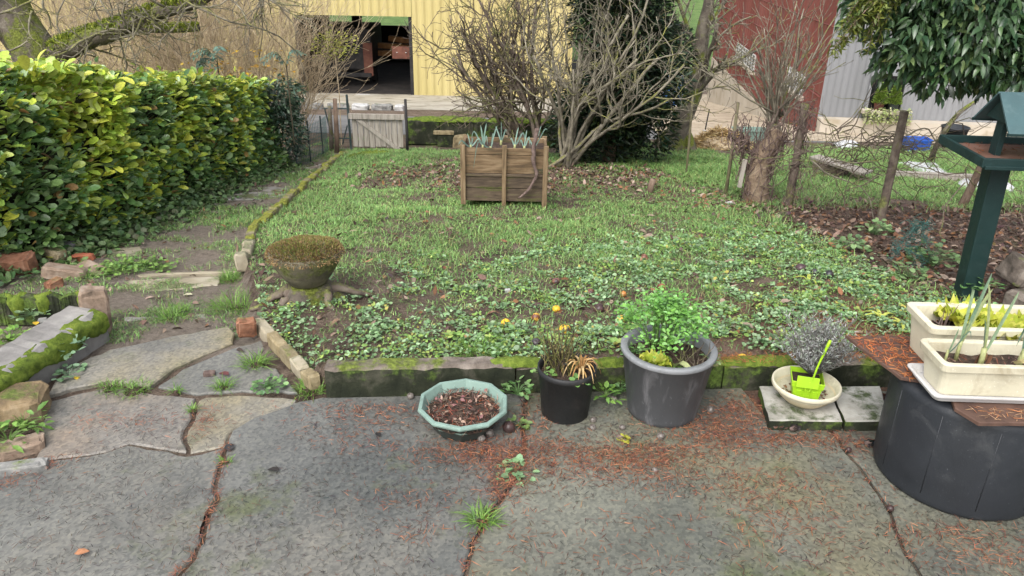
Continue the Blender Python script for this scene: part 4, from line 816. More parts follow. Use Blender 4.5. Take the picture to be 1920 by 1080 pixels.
M['plinth'] = pm('mossy_plinth', [(.06, .06, .045), (.13, .125, .10), (.24, .22, .18)], 2, .9, .5, 10, .02, moss=((.10, .13, .03), 1.0, .58, .05))
M['rust'] = pm('rust_brown_paint', [(.06, .025, .018), (.12, .045, .03), (.17, .075, .05)], 3, .7, .3, 20, .005)
M['iron'] = pm('dark_iron', [(.012, .012, .013), (.022, .021, .021), (.04, .036, .034)], 5, .7, .3, 40, .004)  # darkened to put the barn's shade into the trailer's colour
BY = 28.0; B = np.array([-6, BY, -3.6]); bn = empty('barn', B); tag(bn, 'yellow corrugated metal barn with a wide dark open doorway', 'barn')
zf = float(aty(773, 182, BY)[2]); zt_ = float(aty(700, 30, BY)[2]); XL, XR, XB = float(aty(556, 100, BY)[0]), float(aty(774, 100, BY)[0]), float(aty(1075, 60, BY)[0])
corrug('wall_cladding', (-26, BY), (XL, BY), zf+.25, 3.2, .03, .28, 'barn_yellow', bn, B, (0, -1)); corrug('wall_cladding', (XR, BY), (XB, BY), zf+.0, 3.2, .03, .28, 'barn_yellow', bn, B, (0, -1))
corrug('lintel_cladding', (XL, BY), (XR, BY), zt_, 3.2, .03, .28, 'barn_yellow', bn, B, (0, -1))
M['barn_side'] = pm('greyish_side_wall', [(.35, .35, .32), (.45, .45, .42)], 1, .7, .05, 20, .003)
MB().box(np.array([XB-.06, BY+5.02, 0])-B, (.12, 9.9, 6.5)).build('side_wall', 'barn_side', bn)
MB().box(np.array([(XR+XB)/2+.0, BY-.10, zf-.22])-B, (XB-XR, .30, .42)).build('plinth', 'plinth', bn, bevel=.03)
MB().box(np.array([(XL-26)/2, BY-.10, zf-.0])-B, (XL+26, .30, .5)).build('plinth', 'plinth', bn, bevel=.03)
for x, w_ in ((XL+.05, .14), (XR-.05, .14)): MB().box(np.array([x, BY+.12, (zf+zt_)/2])-B, (w_, .2, zt_-zf)).build('door_post', 'iron', bn)
# inside: floor, back wall with a window strip onto the meadow, posts
MB().box(np.array([-8, BY+5.1, zf-.08])-B, (24, 10, .12)).build('floor', 'barn_shade', bn)
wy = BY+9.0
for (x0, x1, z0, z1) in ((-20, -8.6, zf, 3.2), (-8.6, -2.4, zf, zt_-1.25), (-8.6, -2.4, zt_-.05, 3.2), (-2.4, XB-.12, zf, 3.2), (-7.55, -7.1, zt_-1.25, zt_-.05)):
    MB().box(np.array([(x0+x1)/2, wy, (z0+z1)/2])-B, (x1-x0, .12, z1-z0)).build('rear_wall', 'barn_shade', bn)
MB().box(np.array([-12, BY+5, 3.25])-B, (28, 10.4, .12)).build('ceiling', 'barn_shade', bn)
MB().box(np.array([-20.1, BY+5, 0])-B, (.12, 10, 6.5)).build('end_wall', 'barn_shade', bn)
MB().add(np.array([(-27, BY-.7, 3.2), (XB+.6, BY-.7, 3.2), (XB+.6, BY+5, 5.2), (-27, BY+5, 5.2), (XB+.6, BY+10.7, 3.2), (-27, BY+10.7, 3.2)])-B, [(0, 1, 2, 3), (3, 2, 4, 5)]).build('roof', 'st_grey', bn)
# machine and timbers in the doorway
ti = empty('farm_trailer', (XL+1.2, BY+3.2, zf)); tag(ti, 'dark farm trailer parked inside the barn doorway', 'trailer')
MB().box((0, 0, 1.35), (2.2, 2.4, 1.5)).build('body', 'iron', ti, bevel=.05); MB().box((-.1, -1.25, .42), (2.3, .12, .16)).build('bumper', 'iron', ti, bevel=.02); MB().box((.95, -1.22, 1.0), (.34, .1, 1.2)).build('tailboard', 'rust', ti)
for sx in (-.7, .7):
    wv = MB().lathe([(.0, -.14), (.30, -.14), (.40, -.10), (.42, 0), (.40, .10), (.30, .14), (.0, .14)], 24, close=False); o = wv.build('wheel', 'iron', ti, True); o.location = (sx, -.6, .42); o.rotation_euler = (0, math.pi/2, 0)
M['timber'] = pm('orange_timber', [(.10, .045, .015), (.20, .095, .035), (.28, .15, .06)], 4, .8, .2, 30, .003)
tm = empty('timber_stack', (XR-1.2, BY+3.4, zf)); tag(tm, 'orange-brown timber beams stacked in the dark barn', 'timber')
for q in range(3): MB().box((.2*q, .1*q, 1.05+.24*q), (2.2-.5*q, .3, .2), rot3(0, .05*q, 0)).build('beam', 'timber', tm, bevel=.01)
for sx in (-.8, .8): MB().box((sx, 0, .47), (.2, .3, .94)).build('trestle', 'iron', tm)
cb = empty('cabinet', (XR-.40, BY+.35, zt_-1.25)); tag(cb, 'small dark red board hanging beside the barn doorway', 'board'); MB().box((0, 0, 0), (.75, .08, .42)).build('panel', 'rust', cb, bevel=.01)
for sx in (-.2, .12): MB().lathe([(0, 0), (.03, 0), (.03, .02), (0, .02)], 8, (sx, -.045, 0), close=False).build('knob', 'st_white', cb)
cc = empty('concrete_block', (float(aty(686, 181, BY)[0]), BY-.6, zf-.02)); tag(cc, 'pale hollow concrete block on the barn doorstep', 'block')
for (x, z, a, b_) in ((0, .0, .50, .05), (0, .17, .50, .05), (-.225, .085, .05, .12), (0, .085, .05, .12), (.225, .085, .05, .12)): MB().box((x, 0, z), (a, .2, b_)).build('web', 'st_white', cc)
# white kerb stones at the apron edge
ws = empty('white_stone_row', (-5.5, 18.6, Hf(-5.5, 18.6))); tag(ws, 'broken row of white stones along the lane edge below the barn', 'stones'); wb_ = np.array(ws.location); x = -8.6; i = 0
while x < -2.9:
    L = rng.uniform(.25, .6); stone('edge_stone', np.array([x+L/2, 18.6+rng.normal(0, .05), Hf(x, 18.6)+.05])-wb_, (L*.9, .2, .18), 'st_white' if rng.random() < .6 else 'st_grey', None, None, (0, 0, rng.normal(0, .1)), 200+i, None, .15, ws); x += L+.03; i += 1
# red and grey house
M['red_clad'] = pm('dark_red_cladding', [(.12, .032, .027), (.175, .048, .04), (.21, .07, .06)], .9, .65, .1, 20, .003, stretch=(1, 1, .4), fine=((.15, .055, .05), 1.6, .62))
M['grey_clad'] = pm('grey_cladding', [(.165, .17, .175), (.215, .22, .23), (.25, .255, .265)], .9, .6, .1, 20, .003, stretch=(1, 1, .3))
M['plaster'] = pm('cream_plaster', [(.30, .26, .20), (.42, .37, .30), (.50, .45, .38)], 1.2, .9, .3, 20, .006, fine=((.35, .30, .22), 2, .64))
M['glass'] = pm('dark_glass', [(.01, .011, .012), (.02, .02, .022)], 1, .15, 0, spec=.5); M['white_paint'] = pm('white_paint', [(.40, .40, .39), (.52, .52, .50)], 3, .6, .1)
HC = aty(1533, 218, 14.4); HC2 = HC[:2]; hd = np.array([math.cos(math.radians(-5)), math.sin(math.radians(-5))]); hb_ = np.array([-hd[1], hd[0]]); hz = HC[2]
hs_ = empty('farmhouse', (*HC2, hz-.4)); tag(hs_, 'farmhouse with dark red side wall and grey clad gable front', 'house'); HB = np.array(hs_.location)
end = HC2+hb_*13.2; far_ = HC2+hd*6.0
corrug('front_cladding', HC2-hd*0, HC2+hd*6.0, hz, 4.2, .012, .12, 'grey_clad', hs_, HB, -hb_)
corrug('side_cladding', end, HC2+hb_*.004, hz-.75, 4.2, .012, .30, 'red_clad', hs_, HB, -hd)
for q in range(9):   # horizontal cladding laps
    zz = hz+.35+q*.62; a = HC2-hd*.018; b_ = end-hd*.018
    MB().tube([np.array([*a, zz])-HB, np.array([*b_, zz])-HB], .012, 4).build('cladding_lap', 'red_clad', hs_)
def along(p, q, a, b, z0, z1, th, out, name, mat, bev=0, parent=None):
    P_ = [p+(q-p)*a, p+(q-p)*b]; o_ = out*th
    return MB().hexa([(*P_[0], z0), (*P_[1], z0), (*(P_[1]+o_), z0), (*(P_[0]+o_), z0)], [(*P_[0], z1), (*P_[1], z1), (*(P_[1]+o_), z1), (*(P_[0]+o_), z1)])
def part(mb, name, mat, parent=hs_, bev=0):
    mb.V = [v-HB for v in mb.V]; return mb.build(name, mat, parent, bevel=bev)
part(along(HC2+hd*.001, far_, 0, 1, hz-1.0, hz-.002, -.25, hb_, 0, 0), 'front_plinth', 'plaster')
part(along(HC2+hb_*.02, end, 0, 1, -4.3, hz-.752, -.03, hd, 0, 0), 'side_plinth', 'plaster')
part(along(HC2+hb_*.02, far_+hb_*.02, .002, 1, hz-.03, 4.1, .1, hb_, 0, 0), 'inner_wall', 'plaster')
MB().add(np.array([(*(HC2-hb_*.5-hd*.4), 4.2), (*(far_-hb_*.5), 4.2), (*(far_+hb_*13.6), 4.2), (*(end+hb_*.4-hd*.4), 4.2), (*(HC2+hd*3-hb_*.5), 6.2), (*(HC2+hd*3+hb_*13.6), 6.2)])-HB, [(0, 4, 5, 3), (4, 1, 2, 5), (0, 1, 4)]).build('roof', 'st_red', hs_)
# brick course under the front cladding
nb = 22
for q in range(nb):
    part(along(HC2, far_, q/nb+.001, (q+1)/nb-.001, hz-.14, hz-.006, -.03, hb_*1.0, 0, 0), 'brick', 'st_orange' if q % 3 else 'st_ochre')
# front window
wl0, wr0 = aty(1637, 140, 14.35), aty(1697, 140, 14.35); ta = float((wl0[:2]-HC2)@hd)/6; tb2 = float((wr0[:2]-HC2)@hd)/6; wz0, wz1 = float(aty(1630, 203, 14.35)[2]), float(wl0[2])
wn = part(along(HC2, far_, ta, tb2, wz0, wz1, -.02, hb_, 0, 0), 'window', 'glass')
for (a, b_, z0, z1) in ((ta-.008, ta, wz0-.05, wz1+.05), (tb2, tb2+.008, wz0-.05, wz1+.05), (ta, tb2, wz1, wz1+.04)): part(along(HC2, far_, a, b_, z0, z1, -.05, hb_, 0, 0), 'frame', 'grey_clad', wn)
sil = part(along(HC2, far_, ta-.02, tb2+.02, wz0-.06, wz0, -.22, hb_, 0, 0), 'sill', 'plaster', wn)
for q in range(5): part(along(HC2, far_, ta+(tb2-ta)*(q+.7)/6, ta+(tb2-ta)*(q+.78)/6, wz0, wz1, -.035, hb_, 0, 0), 'window_bar', 'iron', wn)
for k, f_ in enumerate((.28, .72)):   # clipped conifers on the sill
    p = HC2+(far_-HC2)*(ta+(tb2-ta)*f_)-hb_*.13; o = empty('potted_conifer', (*p, wz0)); tag(o, ['small clipped conifer on the house window sill, nearer the red wall', 'small clipped conifer on the house window sill, farther from the red wall'][k], 'conifer')
    MB().lathe([(.0, 0), (.07, 0), (.09, .13), (.0, .13)], 14, close=False).build('pot', 'rust' if k == 0 else 'green_side', o)
    N = 1400; t = U(0, 1, N); r = .12*(1-t)**.7*U(.6, 1, N); a = U(0, 6.28, N); P = np.stack([r*np.cos(a), r*np.sin(a), .12+.36*t], -1)
    stuff(npmesh('foliage', *inst(LEAF, P, a-1.57, U(.2, 1.1, N), U(-1, 1, N), U(.03, .06, N), .02, pick([(.20, .30, .05), (.13, .22, .04), (.26, .36, .07)], N)), 'leaf', o))
N = 500; t_ = U(ta-.02, tb2+.02, N); P = np.array([[*(HC2+(far_-HC2)*tt-hb_*rng.uniform(.2, .4)), wz0-rng.uniform(-.06, .2)] for tt in t_])
o = npmesh('trailing_plant', *inst(LEAF, P, U(0, 6.28, N), U(-1, .6, N), U(-.8, .8, N), U(.04, .08, N), .035, pick([(.40, .45, .20), (.28, .36, .12), (.50, .50, .30)], N)), 'leaf'); tag(o, 'pale trailing plant hanging below the house window sill', 'plant')
# barred windows in the red wall
for k, (xa, xb_, ya, yb, lb) in enumerate(((1384, 1420, 88, 138, 1), (1480, 1512, 130, 185, 2))):
    def on_side(px, py):
        d = ray(px, py); A_ = np.array([[d[0], -hb_[0]], [d[1], -hb_[1]]]); t, s = np.linalg.solve(A_, HC2-CAMP[:2]); return s, CAMP[2]+t*d[2]
    s0, z1 = on_side(xb_, ya+8); s1, z1b = on_side(xa, ya); _, z0 = on_side(xb_, yb); z1 = (z1+z1b)/2; L_ = 13.2
    wn = part(along(HC2, end, s0/L_, s1/L_, z0, z1, -.022, hd, 0, 0), 'window', 'glass')
    for q in range(9): part(along(HC2, end, (s0+(s1-s0)*q/8)/L_-.0006, (s0+(s1-s0)*q/8)/L_+.0006, z0, z1, -.045, hd, 0, 0), 'window_bar', 'white_paint', wn)
    for q in range(5): zz = z0+(z1-z0)*q/4; part(along(HC2, end, s0/L_, s1/L_, zz-.010, zz+.010, -.040, hd, 0, 0), 'cross_bar', 'white_paint', wn)
    part(along(HC2, end, s0/L_-.01, s1/L_+.01, z0-.08, z0-.002, -.10, hd, 0, 0), 'sill', 'plaster', wn)
# ================================================================== GATE, LOW WALL AND GREEN FENCE AT THE END OF THE LAWN
GY0 = 10.05; gL, gR = aty(663, 282, GY0), aty(757, 278, GY0); gz = Hf(-1.8, GY0)-.02
gt = empty('garden_gate', (gL[0], GY0, gz)); tag(gt, 'grey weathered wooden plank gate with a diagonal brace', 'gate'); gw = gR[0]-gL[0]; gh = float(aty(700, 222, GY0)[2])-gz
npk = 9
for i in range(npk):
    x0 = gw*i/npk+.004; x1 = gw*(i+1)/npk-.004; MB().box(((x0+x1)/2, rng.normal(0, .002), .05+(gh-.05)/2+rng.uniform(-.01, .01)), (x1-x0, .018, gh-.05-rng.uniform(0, .02))).build('plank', 'wood_grey', gt, bevel=.002)
MB().box((gw/2, -.03, gh+.03), (gw+.06, .035, .07)).build('top_rail', 'wood_grey', gt, bevel=.003)
MB().hexa([(gw*.10, -.035, gh-.02), (gw*.22, -.035, gh-.02), (gw*.22, -.012, gh-.02), (gw*.10, -.012, gh-.02)], [(gw*.82, -.035, .04), (gw*.94, -.035, .04), (gw*.94, -.012, .04), (gw*.82, -.012, .04)]).build('diagonal_brace', 'wood_grey', gt)
M['gatepost'] = pm('dark_green_metal', [(.02, .035, .035), (.04, .06, .06), (.08, .10, .10)], 9, .6, .2, 40, .003)
fr = empty('metal_frame', (gL[0]-.16, GY0, gz)); tag(fr, 'dark metal gate frame with crossing bars beside the plank gate', 'frame')
for (p, q, r_) in (((.13, 0, 0), (.12, 0, gh+.30), .016), ((-.19, 0, gh+.12), (.12, 0, gh+.12), .011), ((-.18, 0, gh+.12), (-.10, 0, .1), .010), ((.10, 0, gh-.1), (.02, 0, .08), .009), ((-.12, 0, .16), (.13, 0, .16), .009)): MB().tube([p, q], r_, 6).build('bar', 'gatepost', fr)
for i, (px, ptop, pbot, rr, mt, lb) in enumerate(((618, 200, 288, .030, 'bark_moss', 'mossy split wooden post beside the green netting fence'), (628, 185, 285, .033, 'bark_brown', 'brown wooden post next to the mossy split post'), (760, 186, 280, .020, 'iron', 'thin dark post at the hinge side of the gate'))):
    yb = GY0-.1*i; a, b_ = aty(px+3, pbot, yb), aty(px, ptop, yb); a[2] = Hf(a[0], a[1])-.1; o = MB().tube([a, a*.6+b_*.4+[.008, 0, 0], b_], [rr*1.1, rr, rr*.85], 7).build('gate_post', mt, smooth=True); tag(o, lb, 'post')
nf = empty('green_netting_fence', gp(590, 290)); tag(nf, 'green wire netting fence with thin posts between hedge and gate', 'fence'); nb0 = np.array(nf.location)
fp = [aty(556, 300, 9.2), aty(582, 296, 9.5), aty(606, 290, 9.8), aty(616, 288, 10.0)]
for p in fp[:3]: q = p.copy(); p = p.copy(); p[2] = Hf(p[0], p[1])-.1; q[2] = Hf(q[0], q[1])+.52; MB().tube([p-nb0, q-nb0], .010, 6).build('post', 'gatepost', nf)
mb = MB()
for a, b_ in zip(fp[:-1], fp[1:]):
    k = 8
    for i in range(k+1):
        p = a+(b_-a)*i/k; z = Hf(p[0], p[1]); mb.tube([np.array([p[0], p[1], z])-nb0, np.array([p[0], p[1], z+.47])-nb0], .0022, 3, False)
    for j in range(11): p, q = a.copy(), b_.copy(); p[2] = Hf(p[0], p[1])+.045*j; q[2] = Hf(q[0], q[1])+.045*j; mb.tube([p-nb0, q-nb0], .0022, 3, False)
M['net_green'] = pm('green_wire', [(.03, .10, .085), (.06, .16, .14)], 8, .5, 0); stuff(mb.build('netting', 'net_green', nf))
wv0, wv1 = aty(760, 240, 10.6), aty(1210, 250, 10.6); wz = float(aty(900, 228, 10.6)[2]); dw = empty('dark_retaining_wall', (0, 10.6, wz)); tag(dw, 'dark damp block wall with bright moss on top behind the lawn', 'wall')
k = 7
for row in range(2):
    for i in range(k):
        x0 = wv0[0]+(wv1[0]-wv0[0])*i/k; x1 = wv0[0]+(wv1[0]-wv0[0])*(i+1)/k; MB().box(((x0+x1)/2, .1+rng.normal(0, .004), -.17-.34*row), (x1-x0-.006, .22, .325)).build('wall_block', 'kerb_dark', dw, bevel=.008)
for (a, b_) in ((.0, .35), (.33, .66), (.62, .98)): moss_cushion('moss', [(wv0[0]+(wv1[0]-wv0[0])*(a+(b_-a)*t), 10.7, wz-.01) for t in (0, .33, .66, 1)], .05, dw, .13, loc=np.array([0, 10.6, wz]))
# stones stacked as a seat in front of that wall
sp_ = gp(832, 276); se = empty('slab_bench', sp_); tag(se, 'pale stone slab laid on a low block in front of the dark wall', 'bench')
stone('slab', (0, .02, .20), (.28, .10, .045), 'st_ochre', None, None, (0, 0, 0), 300, None, .06, se); stone('support', (.03, .03, .08), (.22, .10, .19), 'kerb_dark', None, None, (0, 0, 0), 301, None, .06, se)
stone('cut_block', gp(862, 277)+[0, .02, .08], (.19, .12, .18), 'st_ochre', 'square ochre stone block beside the stone seat', 'stone', (0, 0, .1), 302, None, .05)
o = MB().tube([gp(772, 272), gp(773, 272)+[0, 0, .26]], [.014, .012], 6).build('stake', 'wood_grey'); tag(o, 'short pale stake next to the stone seat', 'stake')
moss_cushion('moss_clump', [gp(650, 297)+[0, 0, -.0], gp(690, 292), gp(735, 288)], .06, None, .10); o = bpy.data.objects['moss_clump']; tag(o, 'mound of dark green moss at the foot of the plank gate', 'moss')
# ================================================================== WOODY PLANTS
class Tree:
    """branch grower: main limbs are kept apart as parts, fine twigs gather in one crown"""
    def __init__(s, base): s.base = np.asarray(base, float); s.limbs = []; s.tw = MB(); s.tips = []
    def grow(s, p, d, L, r, lvl, maxl, kids, curl=.25, up=.15, spread=.8, shrink=.62, seg=6, droop=0.0, min_r=.0016, mb=None, keep=0, start=.22):
        p = np.asarray(p, float).copy(); d = np.asarray(d, float)/np.linalg.norm(d); P = [p.copy()]; st_ = L/seg; dirs = [d.copy()]
        for i in range(seg):
            d = d+rng.normal(0, curl, 3)*(.6 if lvl == 0 else 1)+np.array([0, 0, up-droop*i/seg]); d /= np.linalg.norm(d); p = p+d*st_; P.append(p.copy()); dirs.append(d.copy())
        R = np.linspace(r, max(min_r, r*(.5 if lvl < maxl else .35)), seg+1); n = 7 if r > .025 else 5 if r > .008 else 3
        if lvl <= keep: m_ = MB(); m_.tube(np.array(P), R, n); s.limbs.append(m_)
        else: s.tw.tube(np.array(P), R, n, cap=n > 3)
        s.tips.append(P[-1])
        if lvl < maxl:
            k = kids[lvl] if lvl < len(kids) else kids[-1]
            for q in range(k):
                i = min(seg, max(1, int(seg*(start+(1-start)*(q+rng.uniform(.2, .9))/k)))); a = rng.normal(0, 1, 3); t = dirs[i]; a -= t*np.dot(a, t); a /= np.linalg.norm(a)+1e-9
                s.grow(P[i], t*(1.0-.35*spread)+a*spread*rng.uniform(.5, 1.1), L*shrink*rng.uniform(.65, 1.2), R[i]*rng.uniform(.5, .75), lvl+1, maxl, kids, curl, up, spread, shrink, max(3, seg-1), droop, min_r, None, keep, .22)
    def finish(s, name, mat, label, cat='tree', limb='branch', twig_mat=None, group=None):
        o = empty(name, s.base); tag(o, label, cat, group)
        for i, m_ in enumerate(s.limbs):
            m_.V = [v-s.base for v in m_.V]; m_.build(limb if i or limb != 'branch' else 'trunk', mat, o, True)
        if s.tw.V:
            s.tw.V = [v-s.base for v in s.tw.V]; stuff(s.tw.build('twigs', twig_mat or mat, o, True))
        return o
# -- fig tree in front of the dark conifer
fb_ = gp(1062, 313); t = Tree(fb_)
for (px, py, dy, r) in ((1260, 90, -.4, .03), (1080, 30, -.3, .034), (1120, 150, -.5, .028), (1230, 30, -.1, .032), (1110, 10, .2, .03), (1180, -20, .0, .03), (1050, 10, .1, .028), (1100, 90, -.2, .045), (1160, 110, .1, .04), (1210, 100, -.3, .042), (1060, 80, .2, .035), (1150, 30, -.1, .035), (1245, 170, -.2, .03), (1030, 130, -.2, .03), (1190, 60, .3, .034)):
    e = aty(px, py, fb_[1]+dy); b0 = fb_+[rng.normal(0, .09), rng.normal(0, .08), -.05]; v = e-b0; L = np.linalg.norm(v); t.grow(b0, v/L+[0, 0, -.10], L*1.05, r*.8, 0, 3, (5, 5, 3), curl=.20, up=.08, spread=.85, shrink=.46, seg=9, min_r=.003, start=.42)
t.finish('fig_tree', 'bark_pale', 'bare many-stemmed fig tree with pale curling branches behind the crate', 'tree', 'stem')
# -- darker bare shrub between barn and fig
sb_ = gp(1012, 300); t = Tree(sb_)
for (px, py, dy, r) in ((800, 90, .1, .026), (860, 20, .1, .028), (960, 110, -.3, .026), (880, 60, .1, .035), (850, 110, -.1, .03), (930, 30, .1, .032), (985, 20, .2, .028), (830, 170, .0, .024), (1000, 60, -.1, .026), (900, 150, -.2, .024)):
    e = aty(px, py, sb_[1]+dy); b0 = sb_+[rng.normal(0, .06), rng.normal(0, .06), -.05]; v = e-b0; L = np.linalg.norm(v); t.grow(b0, v/L+[0, 0, .12], L*1.05, r, 0, 3, (10, 6, 3), curl=.22, up=.05, spread=.95, shrink=.44, seg=8, min_r=.0035, start=.32)
t.finish('bare_shrub', 'bark_dark', 'bare dark-twigged shrub leaning over the crate in front of the yellow barn', 'shrub', 'stem')
# -- dark conifer
cb_ = gp(1170, 300); cb_ = np.array([cb_[0]-.22, 9.3, Hf(1.2, 9.3)]); cf = empty('yew_tree', cb_); tag(cf, 'dense dark evergreen behind the bare fig tree', 'tree')
MB().tube([(0, 0, -.1), (.03, 0, 1), (0, 0, 2.5)], [.09, .07, .03], 8).build('trunk', 'bark_brown', cf, True)
def cloud(n, blobs, tpl, L, Wd, cols, shell=.55, pitch=(-.3, .7), jit=.15, bend=0.0):
    """leaves spread through overlapping ellipsoids, denser towards their skin"""
    vol = np.array([b[3]*b[4]*b[5] for b in blobs])**.67; pr = vol/vol.sum(); idx = rng.choice(len(blobs), n, p=pr); bl_ = np.array(blobs)[idx]
    d = rng.normal(0, 1, (n, 3)); d /= np.linalg.norm(d, axis=1)[:, None]; r = shell+(1-shell)*rng.random(n)**.6; P = bl_[:, :3]+d*r[:, None]*bl_[:, 3:6]
    yaw = np.arctan2(d[:, 1], d[:, 0])-math.pi/2+rng.normal(0, .7, n)
    return inst(tpl, P, yaw, U(*pitch, n), rng.normal(0, .6, n), U(L*.6, L*1.2, n), U(Wd*.7, Wd*1.2, n), pick(cols, n, jit), bend), P
bl_ = [(rng.normal(0, .22), rng.normal(0, .2), z, .66*(1-.12*abs(z-1)), .5, .45) for z in (.35, .7, 1.0, 1.3, 1.6, 1.9, 2.2, 2.5)]+[(.45, -.1, .45, .35, .35, .4), (-.3, -.1, .5, .35, .3, .4), (.5, 0, .9, .3, .3, .35)]
(V_, F_, C_), _ = cloud(24000, bl_, LEAF, .09, .030, [(.022, .04, .018), (.032, .056, .025), (.045, .07, .037), (.016, .028, .013)], .5, (-.6, .8)); stuff(npmesh('crown', V_, F_, C_, 'leaf', cf))
# -- leaning old apple tree behind the fence
ab = gp(1275, 283); ab = np.array([ab[0], ab[1], Hf(ab[0], ab[1])]); t = Tree(ab); y_ = ab[1]
tr_ = curve([ab-[.1, 0, .1], aty(1268, 250, y_), aty(1288, 205, y_), aty(1306, 160, y_), aty(1312, 120, y_), aty(1316, 60, y_), aty(1330, 0, y_), aty(1336, -80, y_)], 18); m_ = MB(); m_.tube(tr_, np.linspace(.16, .05, 18)*np.r_[1.5, 1.25, 1.1, np.ones(15)], 9); t.limbs.append(m_)
for (i, px, py, dy, r) in ((7, 1400, 40, -.3, .045), (7, 1240, 20, .2, .035), (6, 1390, 120, -.6, .03), (9, 1390, -20, .2, .04), (10, 1290, -30, .0, .035), (5, 1180, 110, -.3, .025), (8, 1450, 90, .2, .03), (12, 1370, -60, 0, .03)):
    e = aty(px, py, y_+dy); v = e-tr_[i]; L = np.linalg.norm(v); t.grow(tr_[i], v/L, L, r, 0, 3, (6, 4, 3), curl=.17, up=.03, spread=.85, shrink=.45, seg=8, min_r=.003)
o = t.finish('old_apple_tree', 'bark_moss', 'old leaning apple tree with mossy forked foot before the red wall', 'tree', 'branch', 'bark_pale')
for (dx, h) in ((-.32, .35), (.12, .30), (-.18, .25)): MB().tube(curve([(dx*1.3, -.1, -.1), (dx*.9, -.05, h*.4), (dx*.3, 0, h)], 6), np.linspace(.10, .06, 6), 7).build('root', 'bark_moss', o, True)
# -- pollard with bundle of shoots, trunk wrapped in dead vine
vb = gp(1425, 380); y_ = vb[1]+.1; t = Tree(np.array([vb[0], y_, Hf(vb[0], y_)])); hd_ = aty(1452, 232, y_)
for k in range(24):
    px, py = rng.uniform(1345, 1570), rng.uniform(-10, 190); e = aty(px, py, y_+rng.normal(0, .35)); b0 = hd_+rng.normal(0, .05, 3); v = e-b0; L = np.linalg.norm(v); t.grow(b0, v/L+[rng.normal(0, .2), 0, .05], L*.95, rng.uniform(.007, .014), 0, 2, (5, 3), curl=.13, up=.02, spread=.65, shrink=.42, seg=7, min_r=.0024, keep=-1)
m_ = MB(); m_.tube(curve([aty(1432, 300, y_), aty(1445, 265, y_), hd_], 6), [.06, .055, .06, .07, .075, .06], 8); t.limbs.append(m_)
t.finish('pollard_willow', M['bark_pale'], 'pollarded tree with a broom of thin pale shoots above the vine-wrapped trunk', 'tree', 'branch', 'bark_pale')
vt = empty('vine_wrapped_trunk', (vb[0], vb[1], Hf(vb[0], vb[1]))); tag(vt, 'thick leaning trunk wrapped in tangled dead vine stems', 'trunk'); vb0 = np.array(vt.location)
ax = curve([vb0+[-.02, 0, -.1], aty(1420, 330, vb[1]), aty(1437, 285, vb[1]), aty(1462, 245, vb[1])], 12); MB().tube(ax-vb0, np.linspace(.125, .075, 12), 12).build('trunk', pm('pale_flaking_bark', [(.10, .07, .05), (.22, .16, .11), (.34, .27, .19)], 12, .9, 1, 30, .02), vt, True)
def tangle(axis, rad, n, length, mb, r=(.003, .009), up=.8, wild=.5):
    for q in range(n):
        i = rng.integers(0, len(axis)-1); a = rng.uniform(0, 6.28); p = axis[i]+np.array([math.cos(a), math.sin(a), 0])*rad[i]*rng.uniform(.85, 1.2); P = [p.copy()]; d = np.array([-math.sin(a)*rng.normal(0, .6), math.cos(a)*rng.normal(0, .6), up*rng.choice([1, -1, 1])])+[.15, 0, 0]; L = length*rng.uniform(.4, 1.2)
        for k in range(8):
            d = d+rng.normal(0, wild, 3); d /= np.linalg.norm(d); p = p+d*L/8; c = axis[np.argmin(np.linalg.norm(axis-p, axis=1))]; w_ = p-c; m = np.linalg.norm(w_[:2]); p = p-np.array([w_[0], w_[1], 0])*.28*max(0, m-rad[i])/(m+1e-6); P.append(p.copy())
        mb.tube(P, np.linspace(rng.uniform(*r), .002, len(P)), 4, cap=False)
mb = MB(); tangle(ax, np.linspace(.13, .085, 12), 240, .4, mb, (.002, .006), .9, .3); mb.V = [v-vb0 for v in mb.V]; stuff(mb.build('vine_tangle', 'vine', vt))
mb = MB(); tangle(curve([aty(1380, 250, vb[1]), aty(1400, 290, vb[1]), aty(1400, 330, vb[1])], 6), np.full(6, .06), 90, .35, mb, up=1.0); mb.V = [v-vb0 for v in mb.V]; stuff(mb.build('upright_twigs', 'vine', vt))
o = MB().box((0, 0, 0), (.035, .03, .26), rot3(0, .06, 0)).build('stake', 'wood_grey', bevel=.003); o.location = aty(1392, 322, vb[1]-.1); o.location.z = Hf(o.location.x, o.location.y)+.28; tag(o, 'short pale board stuck beside the vine-wrapped trunk', 'stake')
p4 = gp(1477, 388); pv = empty('vine_covered_post', p4); tag(pv, 'leaning fence post smothered in dark dead vine', 'post'); ax = curve([p4+[0, 0, -.1], aty(1490, 320, p4[1]), aty(1502, 240, p4[1]), aty(1510, 195, p4[1])], 12)
MB().tube(ax-p4, .035, 7).build('post', 'bark_dark', pv, True); mb = MB(); tangle(ax, np.linspace(.035, .07, 12), 150, .3, mb, (.002, .005), .9, .4); mb.V = [v-p4 for v in mb.V]; stuff(mb.build('vine_tangle', 'vine', pv))
